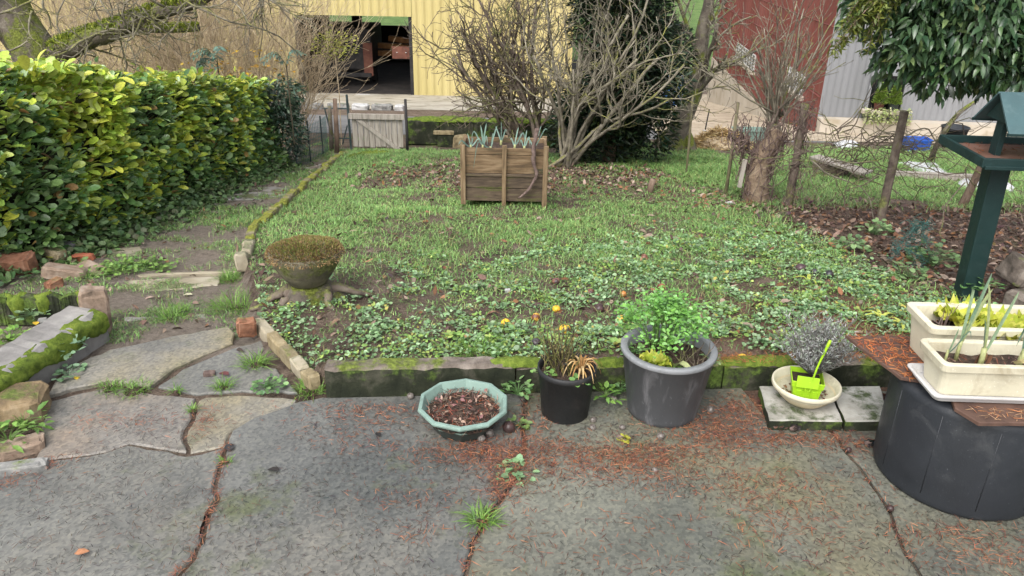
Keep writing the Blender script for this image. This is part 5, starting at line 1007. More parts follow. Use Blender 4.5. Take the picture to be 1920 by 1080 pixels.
# -- mossy old tree above the hedge
y_ = 7.2; tbz = Hf(-4.3, y_); mt = Tree(np.array([-4.35, y_, tbz])); trunk = curve([(-4.4, y_, tbz-.1), (-4.38, y_, tbz+.7), aty(70, 110, y_), aty(30, 40, y_), aty(0, -40, y_), aty(-30, -150, y_)], 14); m_ = MB(); m_.tube(trunk, np.linspace(.24, .13, 14), 12); mt.limbs.append(m_)
lim = [aty(60, 125, y_), aty(105, 100, y_), aty(150, 78, y_), aty(200, 62, y_), aty(250, 42, y_), aty(300, 22, y_), aty(350, 8, y_), aty(400, -10, y_), aty(460, -40, y_), aty(540, -70, y_)]
lc = curve(lim, 26); m_ = MB(); m_.tube(lc+rng.normal(0, .006, lc.shape), np.linspace(.115, .04, 26)*(1+.07*rng.normal(0, 1, 26)), 10); mt.limbs.append(m_)
s2 = curve([aty(255, 50, y_), aty(290, 54, y_-.05), aty(330, 54, y_-.1), aty(372, 52, y_-.15)], 10); m_ = MB(); m_.tube(s2, np.linspace(.04, .030, 10), 8); mt.limbs.append(m_)
s3 = curve([aty(40, 110, y_), aty(10, 70, y_-.1), aty(-30, 50, y_-.2)], 8); m_ = MB(); m_.tube(s3, np.linspace(.07, .04, 8), 8); mt.limbs.append(m_)
for q in range(46):
    i = rng.integers(3, 25); p = lc[i]; d = np.array([rng.normal(.25, .6), rng.normal(-.2, .5), rng.normal(.1, .6)]); mt.grow(p, d, rng.uniform(.35, .9), rng.uniform(.008, .014), 1, 3, (5, 4, 3), curl=.28, up=.0, spread=.9, shrink=.55, seg=7, droop=.05, min_r=.0022)
for (x0, y0, x1, y1, dep) in ((0, 25, 130, 10, 6.2), (5, 22, 90, 40, 6.2), (80, 0, 98, 70, 6.3), (60, 20, 45, 85, 6.2), (0, 95, 50, 70, 6.1), (300, -20, 640, 90, 6.8), (400, -30, 700, 40, 7.0), (330, -20, 520, 60, 7.2), (450, -40, 600, 60, 6.9), (500, -30, 760, 20, 7.3)):
    a, b_ = aty(x0, y0, dep), aty(x1, y1, dep); v = b_-a; L = np.linalg.norm(v); mt.grow(a, v/L, L*.9, .010, 1, 3, (8, 4, 3), curl=.16, up=.0, spread=.8, shrink=.42, seg=9, min_r=.0024)
mo = mt.finish('mossy_apple_tree', 'bark_moss', 'old tree with a thick moss-covered limb arching over the hedge', 'tree', 'branch', 'bark_pale')
N = 7000; idx = rng.integers(0, 25, N); tt = rng.random(N)[:, None]; C0 = lc[idx]*(1-tt)+lc[idx+1]*tt; a = rng.normal(math.pi/2, .95, N); rad = np.interp(idx, [0, 25], [.115, .042])*1.0
tan = lc[idx+1]-lc[idx]; tan /= np.linalg.norm(tan, axis=1)[:, None]; sd = np.cross(tan, [0, 0, 1.0]); sd /= np.linalg.norm(sd, axis=1)[:, None]; upv = np.cross(sd, tan)
P = C0+sd*(np.cos(a)*rad)[:, None]+upv*(np.sin(a)*rad)[:, None]-mt.base; keep = vn(C0[:, 0]*1.0, C0[:, 2], 6) > .12
N2 = int(keep.sum()); stuff(npmesh('moss_fur', *inst(NEEDLE, P[keep], U(0, 6.28, N2), U(.2, 1.4, N2), U(-1, 1, N2), U(.02, .045, N2), .009, pick([(.22, .26, .03), (.15, .20, .025), (.30, .32, .06), (.09, .13, .02)], N2)), 'dry', mo))
N = 2200; idx = rng.integers(0, 9, N); tt = rng.random(N)[:, None]; C0 = s2[idx]*(1-tt)+s2[idx+1]*tt; a = rng.normal(math.pi/2, 1.1, N); P = C0+np.stack([0*a, np.cos(a)*.036, np.sin(a)*.036], -1)-mt.base
stuff(npmesh('moss_fur', *inst(NEEDLE, P, U(0, 6.28, N), U(.2, 1.4, N), U(-1, 1, N), U(.015, .035, N), .008, pick([(.22, .26, .03), (.15, .20, .025), (.30, .32, .06)], N)), 'dry', mo))
# -- tan brushwood behind the hedge
def brush(name, loc, w_, d_, h, n, mat, label, lean=(0, 0), r=.006, kids=(5, 4), side=.2, curl=.09):
    t = Tree(np.array([*loc, Hf(*loc)]))
    for q in range(n):
        b0 = t.base+[rng.uniform(-w_, w_), rng.uniform(-d_, d_), -.05]; d = np.array([rng.normal(lean[0], side), rng.normal(lean[1], side), 1]); t.grow(b0, d, h*rng.uniform(.6, 1.1), r*rng.uniform(.6, 1.3), 0, 2, kids, curl=curl, up=.02, spread=.5, shrink=.38, seg=7, min_r=.0022, keep=-1)
    return t.finish(name, mat, label, 'shrub')
brush('tan_brushwood', (-4.15, 10.6), 1.0, .5, 2.7, 170, 'bark_tan', 'thicket of tan leafless stems beyond the hedge under the mossy limb', side=.3, curl=.14, r=.005)
brush('tan_brushwood', (-5.4, 11.2), 1.5, .5, 2.9, 220, 'bark_tan', 'thicket of tan stems behind the mossy trunk', side=.3, curl=.14, r=.005)
brush('twiggy_bush', (-3.25, 10.7), .26, .3, 2.0, 34, 'bark_tan', 'dense twiggy brown bush between the barn doorway and the hedge end', (.13, 0), .006, (7, 5), .28, .14)
(V_, F_, C_), _ = cloud(420, [(-2.75+.35, 10.5, Hf(-2.7, 10.6)+1.35, .35, .3, .25)], LEAF, .05, .022, [(.34, .34, .06), (.26, .28, .05)], .1); ls_ = tag(empty('leafy_sprig', (-2.4, 10.5, Hf(-2.4, 10.5))), 'yellow-green leafy sprig in front of the barn doorway', 'sprig'); stuff(npmesh('foliage', V_-np.array(ls_.location), F_, C_, 'leaf', ls_)); MB().tube([(0, 0, 0), (.02, 0, .7), (0, 0, 1.3)], .006, 4).build('stem', 'bark_tan', ls_)
N = 90; P = np.array([[rng.normal(-3.5, .35), 10.1+rng.normal(0, .1), Hf(-3.5, 10.1)+rng.normal(1.05, .12)] for _ in range(N)]); ls_ = tag(empty('yellow_leaved_shrub', (-3.5, 10.1, Hf(-3.5, 10.1))), 'few orange-yellow leaves hanging in the tan thicket', 'shrub'); stuff(npmesh('foliage', *inst(LEAF, P-np.array(ls_.location), U(0, 6.28, N), U(-.5, .6, N), U(-.8, .8, N), U(.04, .08, N), .05, pick([(.60, .40, .05), (.50, .30, .05)], N)), 'leaf', ls_)); [MB().tube([(0, 0, 0), (q_*.3, 0, .6), (q_*.7, 0, 1.15)], .005, 4).build('stem', 'bark_tan', ls_) for q_ in (-.5, 0, .5)]
# ================================================================== HEDGE
HY0, HY1 = 3.6, 9.15
def hx(y): return np.interp(y, [3.5, 4.36, 5.0, 6.5, 9.4], [-3.55, -3.28, -3.05, -2.97, -2.85])
def htop(y): return np.interp(y, [2.5, 4, 5, 6, 8, 9.4], [1.12, 1.06, .96, .76, .40, .10])
hg = empty('evergreen_hedge', (-3.3, 6.0, Hf(-3.3, 6.0))); tag(hg, 'long clipped evergreen hedge with yellow-green leaves along the path', 'hedge'); hb0 = np.array(hg.location)
V = []; ny_, prof_h = 60, [(.0, -.1), (.02, .25), (.05, .5), (.04, .8), (-.03, .93), (-.15, .97), (-.6, .97), (-.9, .9), (-.95, -.1)]
for i in range(ny_):
    y = HY0+(HY1-HY0)*i/(ny_-1); g = Hf(-3.1, y); t_ = float(htop(y))-g
    for (dx, f_) in prof_h: V.append((float(hx(y))-.10+dx*.9+.05*(vn(y, f_*3, 2.5)-.5), y, g+t_*max(-.05, f_-.06)))
k_ = len(prof_h); M['hedge_core'] = pm('hedge_inside', [(.008, .010, .005), (.022, .026, .012), (.05, .045, .025)], 14, .95, 1, 30, .03)
MB().add(np.array(V)-hb0, [(i*k_+j, i*k_+j+1, (i+1)*k_+j+1, (i+1)*k_+j) for i in range(ny_-1) for j in range(k_-1)]+[tuple(range(k_)), tuple(range((ny_-1)*k_, ny_*k_))[::-1]]).build('inner_branches', 'hedge_core', hg, True)  # solid core added behind the leaves to block light
def hedge_pts(N):
    y = HY0+(HY1-HY0)*rng.random(N)**1.15; g = H(np.full(N, -3.1), y); T = htop(y); h = T-g; front = rng.random(N) < .66
    lum = (vn(y, h*0+1, 2.3, 2)-.5)*.16
    u = rng.random(N); z = np.where(front, g+h*(.03+.97*u), T+(vn(y, u, 4, 3)-.45)*.13); x = np.where(front, hx(y)+.04*np.sin(u*3)+(vn(y, z, 3.5, 5)-.5)*.20-.05, hx(y)-.02-.95*u)
    x = x-np.where(front, .12*sm(.85, 1, (z-g)/h), 0); P = np.stack([x+rng.normal(0, .025, N), y, z+lum*np.where(front, .3, .4)+rng.normal(0, .018, N)], -1)
    P[:, 2] += np.where((~front)&(rng.random(N) < .10), U(0, .09, N), 0); frac = np.clip((z-g)/h, 0, 1); yw = np.where(front, -math.pi/2+rng.normal(0, .75, N), rng.uniform(0, 6.28, N)); pt = np.where(front, rng.normal(.45, .45, N), rng.normal(.45, .35, N)); return P, yw, pt, frac, y, front
N = 17000; P, yw, pt, frac, yy, front = hedge_pts(N)
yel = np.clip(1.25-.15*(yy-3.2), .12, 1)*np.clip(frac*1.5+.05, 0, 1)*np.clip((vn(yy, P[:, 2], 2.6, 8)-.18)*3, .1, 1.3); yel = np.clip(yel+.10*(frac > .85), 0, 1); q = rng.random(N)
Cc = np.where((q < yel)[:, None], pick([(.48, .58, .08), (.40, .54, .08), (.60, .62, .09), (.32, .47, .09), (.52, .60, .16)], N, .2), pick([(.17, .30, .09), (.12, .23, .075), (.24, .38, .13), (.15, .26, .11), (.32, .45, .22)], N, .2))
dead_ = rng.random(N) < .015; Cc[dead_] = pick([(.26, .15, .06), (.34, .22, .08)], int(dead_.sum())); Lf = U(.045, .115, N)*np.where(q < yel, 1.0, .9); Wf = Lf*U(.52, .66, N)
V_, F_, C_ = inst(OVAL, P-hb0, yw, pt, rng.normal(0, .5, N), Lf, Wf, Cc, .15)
# the 300 leaves that show largest become single leaves, the rest one mass
near = np.argsort(np.where(front & (yy > 3.75), np.linalg.norm(P-CAMP, axis=1)-Lf*6, 99))[:300]; big = np.zeros(N, bool); big[near] = True
rest = ~big; nV = len(OVAL[0]); vm = np.repeat(rest, nV); remap = np.cumsum(vm)-1
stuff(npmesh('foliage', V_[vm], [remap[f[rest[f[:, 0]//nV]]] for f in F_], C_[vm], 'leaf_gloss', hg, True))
def single_leaves(ids, P, yaw, pitch, roll, L, Wd, C, base, parent, mat, shades=14, tpl=LEAF, bend=.15):
    """single leaf objects that share a few meshes"""
    order = ids[np.argsort(C[ids][:, 0])]; groups = np.array_split(order, shades)
    for g_ in groups:
        if not len(g_): continue
        Vv, Ff, Cv = inst(tpl, np.zeros((1, 3)), [0], [0], [0], [1.0], [float(np.mean(Wd[g_]/L[g_]))], C[g_].mean(0), bend); me = None
        for i in g_:
            if me is None: o = npmesh('leaf', Vv, Ff, Cv, mat, parent, True); me = o.data
            else: o = link('leaf', me, parent)
            o.location = P[i]-base; o.rotation_mode = 'YXZ'; R = Matrix.Rotation(yaw[i], 3, 'Z')@Matrix.Rotation(pitch[i], 3, 'X')@Matrix.Rotation(roll[i], 3, 'Y'); o.rotation_euler = R.to_euler('YXZ'); o.scale = (L[i],)*3
single_leaves(near, P, yw, pt, rng.normal(0, .5, N), Lf, Wf, Cc, hb0, hg, 'leaf_gloss', tpl=OVAL)
for (px, py) in ((175, 445), (330, 370), (440, 335)):
    p = gp(px, py); MB().tube([p-hb0+[0, 0, -.1], p-hb0+[-.02, .02, .42]], .016, 6).build('stake', 'bark_dark', hg)
# ivy and weeds at the hedge foot
N = 2600; y = U(3.6, 9.3, N); x = hx(y)+np.abs(rng.normal(0, .13, N)); P = np.stack([x, y, H(x, y)+.02+U(0, .14, N)*np.exp(-((x-hx(y))/.12)**2)], -1)
iv = npmesh('ivy', *inst(ROUND, P, U(0, 6.28, N), rng.normal(.2, .4, N), rng.normal(0, .4, N), U(.03, .06, N), U(.03, .055, N), pick([(.09, .16, .06), (.14, .24, .09), (.20, .31, .12), (.13, .15, .08)], N)), 'leaf', None, True); stuff(iv, 'low ivy and weeds creeping along the hedge foot', 'ivy')
# dark broad-leaved bush at the far end of the hedge
eb = aty(510, 190, 9.35); ebb = empty('dark_evergreen_bush', (eb[0], 9.4, Hf(eb[0], 9.4))); tag(ebb, 'dark bluish-green bush rounding off the far end of the hedge', 'bush'); g = np.array(ebb.location)
(V_, F_, C_), _ = cloud(5200, [(-.05, -.1, .66, .38, .38, .34), (.12, -.1, .42, .28, .3, .38), (-.42, -.3, .80, .42, .35, .26), (.06, 0, .86, .32, .3, .22)], LEAF, .075, .028, [(.05, .095, .055), (.075, .125, .075), (.035, .07, .04), (.12, .18, .12)], .4, (-.9, .4)); stuff(npmesh('foliage', V_, F_, C_, 'leaf_gloss', ebb))
MB().tube([(0, 0, -.1), (0, 0, .5)], [.03, .02], 6).build('stem', 'bark_dark', ebb)
# mahonia fronds above the hedge end
for k, (px, py, lb) in enumerate(((370, 110, 'pinnate blue-green frond standing above the hedge beneath the limb'), (405, 100, 'pinnate blue-green frond beside the tan thicket above the hedge'), (535, 105, 'pale pinnate frond near the twiggy bush'))):
    c = aty(px, py, 8.9); mb = MB(); parts = []
    for s in range(3):
        d = np.array([rng.uniform(-1, 1), -.3, rng.uniform(-.4, .2)]); d /= np.linalg.norm(d); Pc = curve([c-[0, 0, .1], c+d*.10+[0, 0, .05], c+d*.24], 8); mb.tube(Pc, .004, 4, col=(.12, .16, .08))
        for i in range(1, 8):
            for sg_ in (-1, 1): parts.append(inst(LEAF, Pc[i][None], [math.atan2(d[1], d[0])-math.pi/2+sg_*.9], [-.3], [sg_*.3], [.085], [.03], pick([(.09, .16, .12), (.13, .21, .16)], 1)))
    o = empty('mahonia_plant', c-[0, 0, 1.0]); tag(o, lb, 'plant'); V_, F_, C_ = join(parts); stuff(npmesh('fronds', V_-np.array(o.location), F_, C_, 'leaf_gloss', o)); mb.tube([c-[0, 0, 1.0], c-[0, 0, .1]], .008, 5, col=(.12, .10, .07)); mb.V = [v-np.array(o.location) for v in mb.V]; mb.build('stem', 'leaf', o)
# ================================================================== RIGHT SIDE: LAUREL, FENCE, NEIGHBOUR'S PLOT
LB_ = np.array([4.3, 5.6, Hf(4.3, 5.6)]); la = empty('cherry_laurel', LB_); tag(la, 'glossy dark green cherry laurel crown hanging over the bird feeder', 'tree')
MB().tube(curve([(0, 0, -.1), (.05, 0, .6), (-.05, -.1, 1.2), (-.2, -.2, 1.9)], 10), np.linspace(.09, .04, 10), 8).build('trunk', 'bark_brown', la, True)
def lp(px, py, y): return aty(px, py, y)
lbl = []
for (px, py, y, r) in ((1640, 20, 5.3, .20), (1720, 60, 5.2, .26), (1690, 110, 5.3, .20), (1780, 110, 5.2, .25), (1840, 60, 5.1, .32), (1900, 110, 5.2, .30), (1760, 20, 5.3, .28), (1960, 60, 5.2, .35), (1850, 135, 5.4, .20), (1760, 150, 5.4, .16), (1930, 150, 5.5, .22), (1830, -60, 5.2, .5), (1980, -40, 5.3, .5), (1680, -30, 5.3, .3)):
    c = lp(px, py, y)-LB_; lbl.append((*c, r, r*.9, r*.75))
for b in lbl[:9]: MB().tube(curve([(-.1, -.15, 1.3), (b[0]*.5, b[1]*.5, b[2]*.6+.6), (b[0], b[1], b[2])], 8), np.linspace(.03, .006, 8), 6).build('branch', 'bark_dark', la, True)
N = 8500; vol = np.array([b[3]**2 for b in lbl]); idx = rng.choice(len(lbl), N, p=vol/vol.sum()); bl_ = np.array(lbl)[idx]; d = rng.normal(0, 1, (N, 3)); d /= np.linalg.norm(d, axis=1)[:, None]
P = bl_[:, :3]+d*(.35+.7*rng.random(N)**.6)[:, None]*bl_[:, 3:6]; yw = np.arctan2(d[:, 1], d[:, 0])-math.pi/2+rng.normal(0, .8, N); pt = rng.normal(-.55, .45, N); ro = rng.normal(0, .5, N); Lf = U(.055, .11, N); Wf = Lf*U(.36, .44, N)
Cc = pick([(.05, .10, .042), (.075, .14, .055), (.04, .08, .04), (.10, .18, .07), (.065, .115, .065)], N, .2); k = rng.random(N) < .02; Cc[k] = pick([(.32, .36, .14)], int(k.sum()))
Pw = P+LB_; inv = np.array([((p-CAMP)@RI)/((p-CAMP)@FW)*F for p in Pw]); inh = np.array([((p-CAMP)@UPV)/((p-CAMP)@FW)*F for p in Pw]); near = np.argsort(np.where((np.abs(inv) < 950)&(inh < 530), np.linalg.norm(Pw-CAMP, axis=1)-Lf*4, 99))[:300]; big = np.zeros(N, bool); big[near] = True; rest = ~big
V_, F_, C_ = inst(LEAF, P[rest], yw[rest], pt[rest], ro[rest], Lf[rest], Wf[rest], Cc[rest], .2); stuff(npmesh('foliage', V_, F_, C_, 'leaf_gloss', la, True)); single_leaves(near, P, yw, pt, ro, Lf, Wf, Cc, np.zeros(3), la, 'leaf_gloss', bend=.2)
# conifer bough beside the laurel
cbz = lp(1630, 0, 5.0); cbo = empty('conifer_bough', cbz); tag(cbo, 'drooping yellow-green conifer bough beside the laurel crown', 'bough'); parts = []; mbb = MB()
for q in range(26):
    e = lp(rng.uniform(1556, 1650), rng.uniform(15, 110), 5.0+rng.normal(0, .08))-cbz; s0 = np.array([rng.uniform(0, .2), 0, rng.uniform(0, .12)]); Pc = curve([s0, (s0+e)/2+[0, 0, .06], e], 8); mbb.tube(Pc, np.linspace(.004, .0015, 8), 4)
    n_ = 70; t_ = U(.05, 1, n_); Pp = np.stack([np.interp(t_, np.linspace(0, 1, 8), Pc[:, k]) for k in range(3)], -1)+rng.normal(0, .012, (n_, 3)); parts.append(inst(NEEDLE, Pp, U(0, 6.28, n_), U(-1.2, .1, n_), U(-1, 1, n_), U(.03, .055, n_), .011, pick([(.12, .15, .03), (.18, .20, .04), (.08, .11, .025)], n_)))
mbb.build('twigs', 'bark_brown', cbo); stuff(npmesh('foliage', *join(parts), 'leaf', cbo))
# fence posts
M['post_green'] = pm('lichen_post', [(.09, .075, .05), (.15, .135, .08), (.22, .21, .11)], 9, .9, .5, 50, .004)
for (x0, y0, x1, y1, r, mt, lb) in ((1228, 306, 1240, 195, .014, 'bark_dark', 'thin dark metal fence post before the evergreen'), (1287, 328, 1299, 178, .014, 'post_green', 'thin mossy metal fence post in front of the old apple tree'),
    (1361, 362, 1384, 192, .017, 'post_green', 'tall straight lichen-covered fence post next to the vine-wrapped trunk'), (1318, 262, 1330, 205, .011, 'iron', 'short thin rod standing at the gravel yard edge')):
    b_ = gp(x0, y0) if y0 > 270 else aty(x0, 245, 12.0); t_ = aty(x1, y1, b_[1]); b_[2] = Hf(b_[0], b_[1])-.15; tag(MB().tube([b_, b_*.5+t_*.5+[.004, 0, 0], t_], [r, r, r*.9], 6).build('fence_post', mt, smooth=True), lb, 'post')
b_ = gp(1648, 425); t_ = aty(1696, 208, b_[1]); wp = MB().tube([b_-[0, 0, .1], b_*.5+t_*.5, t_], [.034, .034, .032], 9).build('fence_post', 'bark_dark'); tag(wp, 'round dark wooden fence post wound with wire near the feeder', 'post'); PB, PT = b_.copy(), t_.copy()
b2 = gp(1800, 385); t2 = aty(1850, 285, b2[1]); tag(MB().tube(curve([b2-[0, 0, .1], b2*.5+t2*.5+[.02, 0, 0], t2], 6), [.045, .04, .035, .035, .03, .028], 8).build('leaning_stump', 'bark_brown', smooth=True), 'slanting bare trunk beside the feeder post', 'trunk')
tag(MB().tube(curve([gp(1745, 300), aty(1762, 262, 8.6), aty(1795, 215, 8.6), aty(1830, 190, 8.6)], 8), np.linspace(.035, .02, 8), 7).build('young_leaning_tree', 'bark_moss', smooth=True), 'thin leaning mossy stem behind the wire fence', 'trunk')
st3 = gp(1217, 361); tag(MB().tube([st3-[0, 0, .05], st3+[.015, 0, .07], st3+[.03, 0, .135]], [.036, .032, .030], 8).build('cut_stump', 'bark_brown', smooth=True), 'short cut stump standing in the litter beside the lawn', 'stump')
# wire mesh fence with dead creeper
wf = empty('wire_fence', PB); tag(wf, 'rusty wire fence overgrown with dead creeper beside the feeder', 'fence'); mb = MB()
fa, fb2 = p4[:2], np.array([4.9, 4.9]); mid = PB[:2]; pl = [fa, mid, fb2]
def fpt(t, h):
    p = pl[0]+(pl[1]-pl[0])*t if t < 1 else pl[1]+(pl[2]-pl[1])*(t-1); return np.array([p[0], p[1], Hf(*p)+h])
for i in range(44):
    for s in (-1, 1):
        P_ = []
        for k in range(9):
            t_ = i/22+s*k*.045
            if 0 <= t_ <= 2: P_.append(fpt(t_, k*.085)-PB+[0, rng.normal(0, .006), 0])
        if len(P_) > 1: mb.tube(P_, .0010, 3, False)
for h in (.1, .45, .68): mb.tube([fpt(t_, h)-PB for t_ in np.linspace(0, 2, 20)], .002, 3, False)
stuff(mb.build('wire_mesh', 'vine', wf)); mb = MB()
for q in range(150):
    t_ = rng.uniform(.05, 2); p = fpt(t_, rng.uniform(.35, .75)); P_ = [p.copy()]; d = np.array([rng.normal(.2, 1), rng.normal(0, .35), rng.normal(0, .5)])
    for k in range(9):
        d = d/np.linalg.norm(d)+rng.normal(0, .42, 3)*[1, .5, 1]+[0, 0, -.04]; d /= np.linalg.norm(d); p = p+d*rng.uniform(.05, .09); P_.append(p.copy())
    mb.tube(np.array(P_)-PB, np.linspace(rng.uniform(.002, .006), .0014, 10), 4, False)
stuff(mb.build('dead_creeper', 'bark_dark', wf)); mb = MB()
for q in range(60):
    t_ = rng.uniform(.7, 1.6); p = fpt(t_, .66+rng.normal(0, .05)); P_ = curve([p, p+[rng.uniform(.05, .15), 0, rng.uniform(-.03, .06)], p+[rng.uniform(.15, .45), rng.normal(0, .05), rng.uniform(-.12, .04)]], 7)+rng.normal(0, .008, (7, 3)); mb.tube(P_-PB, np.linspace(.004, .0016, 7), 4, False)
stuff(mb.build('creeper_bundle', 'bark_pale', wf))
for q, pts in enumerate((((1560, 300), (1600, 305), (1640, 300), (1690, 285)), ((1520, 300), (1560, 330), (1620, 355), (1640, 420)), ((1700, 255), (1735, 240), (1760, 270), (1790, 300)))):
    P_ = curve([aty(x, y, PB[1]-.05*q) for x, y in pts], 14)+rng.normal(0, .004, (14, 3)); MB().tube(P_-PB, np.linspace(.007, .003, 14), 5).build('creeper_stem', 'bark_pale', wf, True)
# things in the neighbour's plot
M['blue'] = plastic('blue_plastic', (.03, .10, .42), .4, (.05, .10, .30), .65)
bc = gp(1715, 283); bb2 = empty('crate', bc); tag(bb2, 'bright blue plastic crate lying on the grass beyond the wire fence', 'crate'); mb = rbox([(-.03, 0), (-.015, .01), (.0, .17), (.012, .172), (.012, .19), (.0, .19), (-.02, .03)], -.17, .17, -.12, .12); mb.build('body', 'blue', bb2); [MB().box((x, -.118, .09), (.012, .02, .14)).build('rib', 'blue', bb2) for x in (-.1, -.03, .04, .11)]
dk = gp(1782, 276); db = empty('bucket', dk); tag(db, 'dark grey round bucket behind the feeder tray', 'bucket'); MB().lathe([(0, .01), (.15, 0), (.19, .30), (.205, .305), (.205, .325), (.19, .33), (.18, .28), (0, .27)], 28, close=False).build('body', 'bin_plastic', db, True); MB().tube([(.2*math.cos(a), .2*math.sin(a)*.3-.15, .30+.0*a) for a in np.linspace(math.pi, 2*math.pi, 9)], .006, 5).build('handle', 'iron', db)
br = aty(1263, 160, 24.0); br[2] = Hf(br[0], 24.0); bl2 = empty('barrel', br); tag(bl2, 'blue plastic barrel standing by the far corner of the red wall', 'barrel'); MB().lathe([(0, 0), (.27, 0), (.29, .04), (.29, .28), (.305, .30), (.305, .34), (.29, .36), (.29, .66), (.305, .68), (.29, .74), (.29, .88), (.25, .92), (0, .92)], 28, close=False).build('body', plastic('pale_blue_plastic', (.06, .20, .55), .4, (.1, .2, .4), .65), bl2, True); MB().lathe([(0, .922), (.05, .922), (.05, .95), (0, .95)], 12, (.12, 0, 0), close=False).build('cap', 'iron', bl2)
P_ = [gp(*p) for p in ((1514, 313), (1532, 308), (1632, 341), (1612, 347))]; tag(MB().hexa([p+[0, 0, .10] for p in P_], [p+[0, 0, .13] for p in P_]).build('plank', 'wood_grey', bevel=.004), 'grey weathered plank lying beyond the vine-covered post', 'plank')
P_ = [gp(*p) for p in ((1522, 317), (1540, 313), (1590, 330), (1575, 334))]; tag(MB().hexa([p+[0, 0, -.02] for p in P_], [p+[0, 0, .098] for p in P_]).build('timber_sleeper', 'bark_dark', bevel=.004), 'dark timber sleeper under the grey plank', 'timber')
M['fleece'] = pm('white_fleece', [(.40, .41, .42), (.55, .56, .57), (.62, .62, .62)], 7, .8, .5, 14, .03)
def fleece(pts, lb):
    g = [gp(*p) for p in pts]; P_ = np.array(densify([tuple(q[:2]) for q in g]+[tuple(g[0][:2])], .08, .02, 3)[:-1]); c = P_.mean(0); rows = []; V = [(*c, Hf(*c)+.06)]
    for f_ in (.35, .7, 1.0):
        for p in P_: q = c+(p-c)*f_; V.append((*q, Hf(*q)+(.05 if f_ < 1 else .012)+.05*(vn(q[0], q[1], 9)-.5)))
    n_ = len(P_); Fs = [(0, 1+j, 1+(j+1) % n_) for j in range(n_)]+[(1+i*n_+j, 1+(i+1)*n_+j, 1+(i+1)*n_+(j+1) % n_, 1+i*n_+(j+1) % n_) for i in range(2) for j in range(n_)]
    tag(MB().add(V, Fs).build('plastic_sheet', 'fleece', smooth=True), lb, 'sheet')
fleece(((1680, 306), (1720, 304), (1775, 322), (1770, 332), (1720, 330)), 'white plastic sheet on the ground behind the wire-wound post')
fleece(((1560, 270), (1600, 266), (1612, 276), (1570, 282)), 'small white sheet on the bed below the grey house front')
fleece(((1790, 345), (1830, 342), (1900, 352), (1900, 362), (1810, 358)), 'white sheet edge lying beside the feeder post')
P_ = [gp(*p) for p in ((1670, 330), (1840, 338), (1840, 341), (1670, 333))]; tag(MB().hexa([p+[0, 0, -.02] for p in P_], [p+[0, 0, .07] for p in P_]).build('bed_board', 'wood_grey', bevel=.004), 'long low board edging the vegetable bed behind the fence', 'board')
# straw heap, unidentified white thing, green net, blocks by the yard
sh = gp(1352, 277); hp = empty('straw_heap', sh); tag(hp, 'heap of yellow straw beside the apple tree beyond the fence', 'straw heap'); N = 4200; a = U(0, 6.28, N); r = U(0, 1, N)**.5; P = np.stack([r*np.cos(a)*.42, r*np.sin(a)*.35, .22*(1-r**1.6)+.05*vn(r*np.cos(a), r*np.sin(a), 4)], -1)
stuff(npmesh('straw', *inst(NEEDLE, P, U(0, 6.28, N), rng.normal(.1, .35, N), U(-1, 1, N), U(.06, .16, N), .010, pick([(.50, .36, .16), (.38, .26, .11), (.58, .45, .24), (.25, .16, .07)], N)), 'dry', hp)); V = []
MB().lathe([(.40, -.05), (.34, .10), (.2, .19), (.0, .22)], 18, close=False).build('core', 'bark_tan', hp, True)
o = MB().lathe([(.0, .0), (.06, .0), (.075, .05), (.06, .11), (.03, .14), (.025, .17), (.035, .20), (.0, .205)], 12, close=False).build('bag', 'fleece', smooth=True); o.location = gp(1318, 268); o.scale = (1, .8, 1); tag(o, 'small unidentified white object beside the straw heap', 'bag')  # stands for an unidentified white thing, its form made up
nt_ = gp(1400, 268); nn = empty('water_trough', nt_); tag(nn, 'pale green plastic trough half hidden behind the tall lichen-covered post', 'trough'); rbox([(-.04, 0), (.0, .20), (.015, .205), (.015, .22), (-.005, .22), (-.03, .05)], -.22, .28, -.12, .15).build('body', plastic('pale_green_plastic', (.22, .32, .27), .5), nn)
# green chicken-wire roll with weeds
nc = gp(1700, 492); gn = empty('wire_netting_roll', nc); tag(gn, 'crumpled roll of green wire netting standing in the leaf litter', 'netting'); mb = MB()
for q in range(210):
    a = rng.uniform(0, 6.28); h = rng.uniform(0, 1); r = .14*(1-.75*h)*rng.uniform(.6, 1.1); c = np.array([r*math.cos(a)+.03*h, r*math.sin(a), h*.30]); P_ = [c]
    for k in range(4): c = c+rng.normal(0, 1, 3)*[.020, .014, .016]; P_.append(c)
    mb.tube(P_, .0014, 3, False)
stuff(mb.build('mesh_wire', 'net_green', gn))
# grey stone blocks at the frame edge
stone('concrete_block', gp(1905, 560)+[.06, .1, .12], (.20, .18, .16), 'kerb', 'tilted grey concrete block beside the feeder post foot', 'block', (.2, .35, .3), 400, None, .06); stone('concrete_block', gp(1912, 590)+[.1, .05, .03], (.26, .2, .14), 'kerb', 'grey concrete block lying under the tilted one', 'block', (0, 0, .2), 401, None, .06)
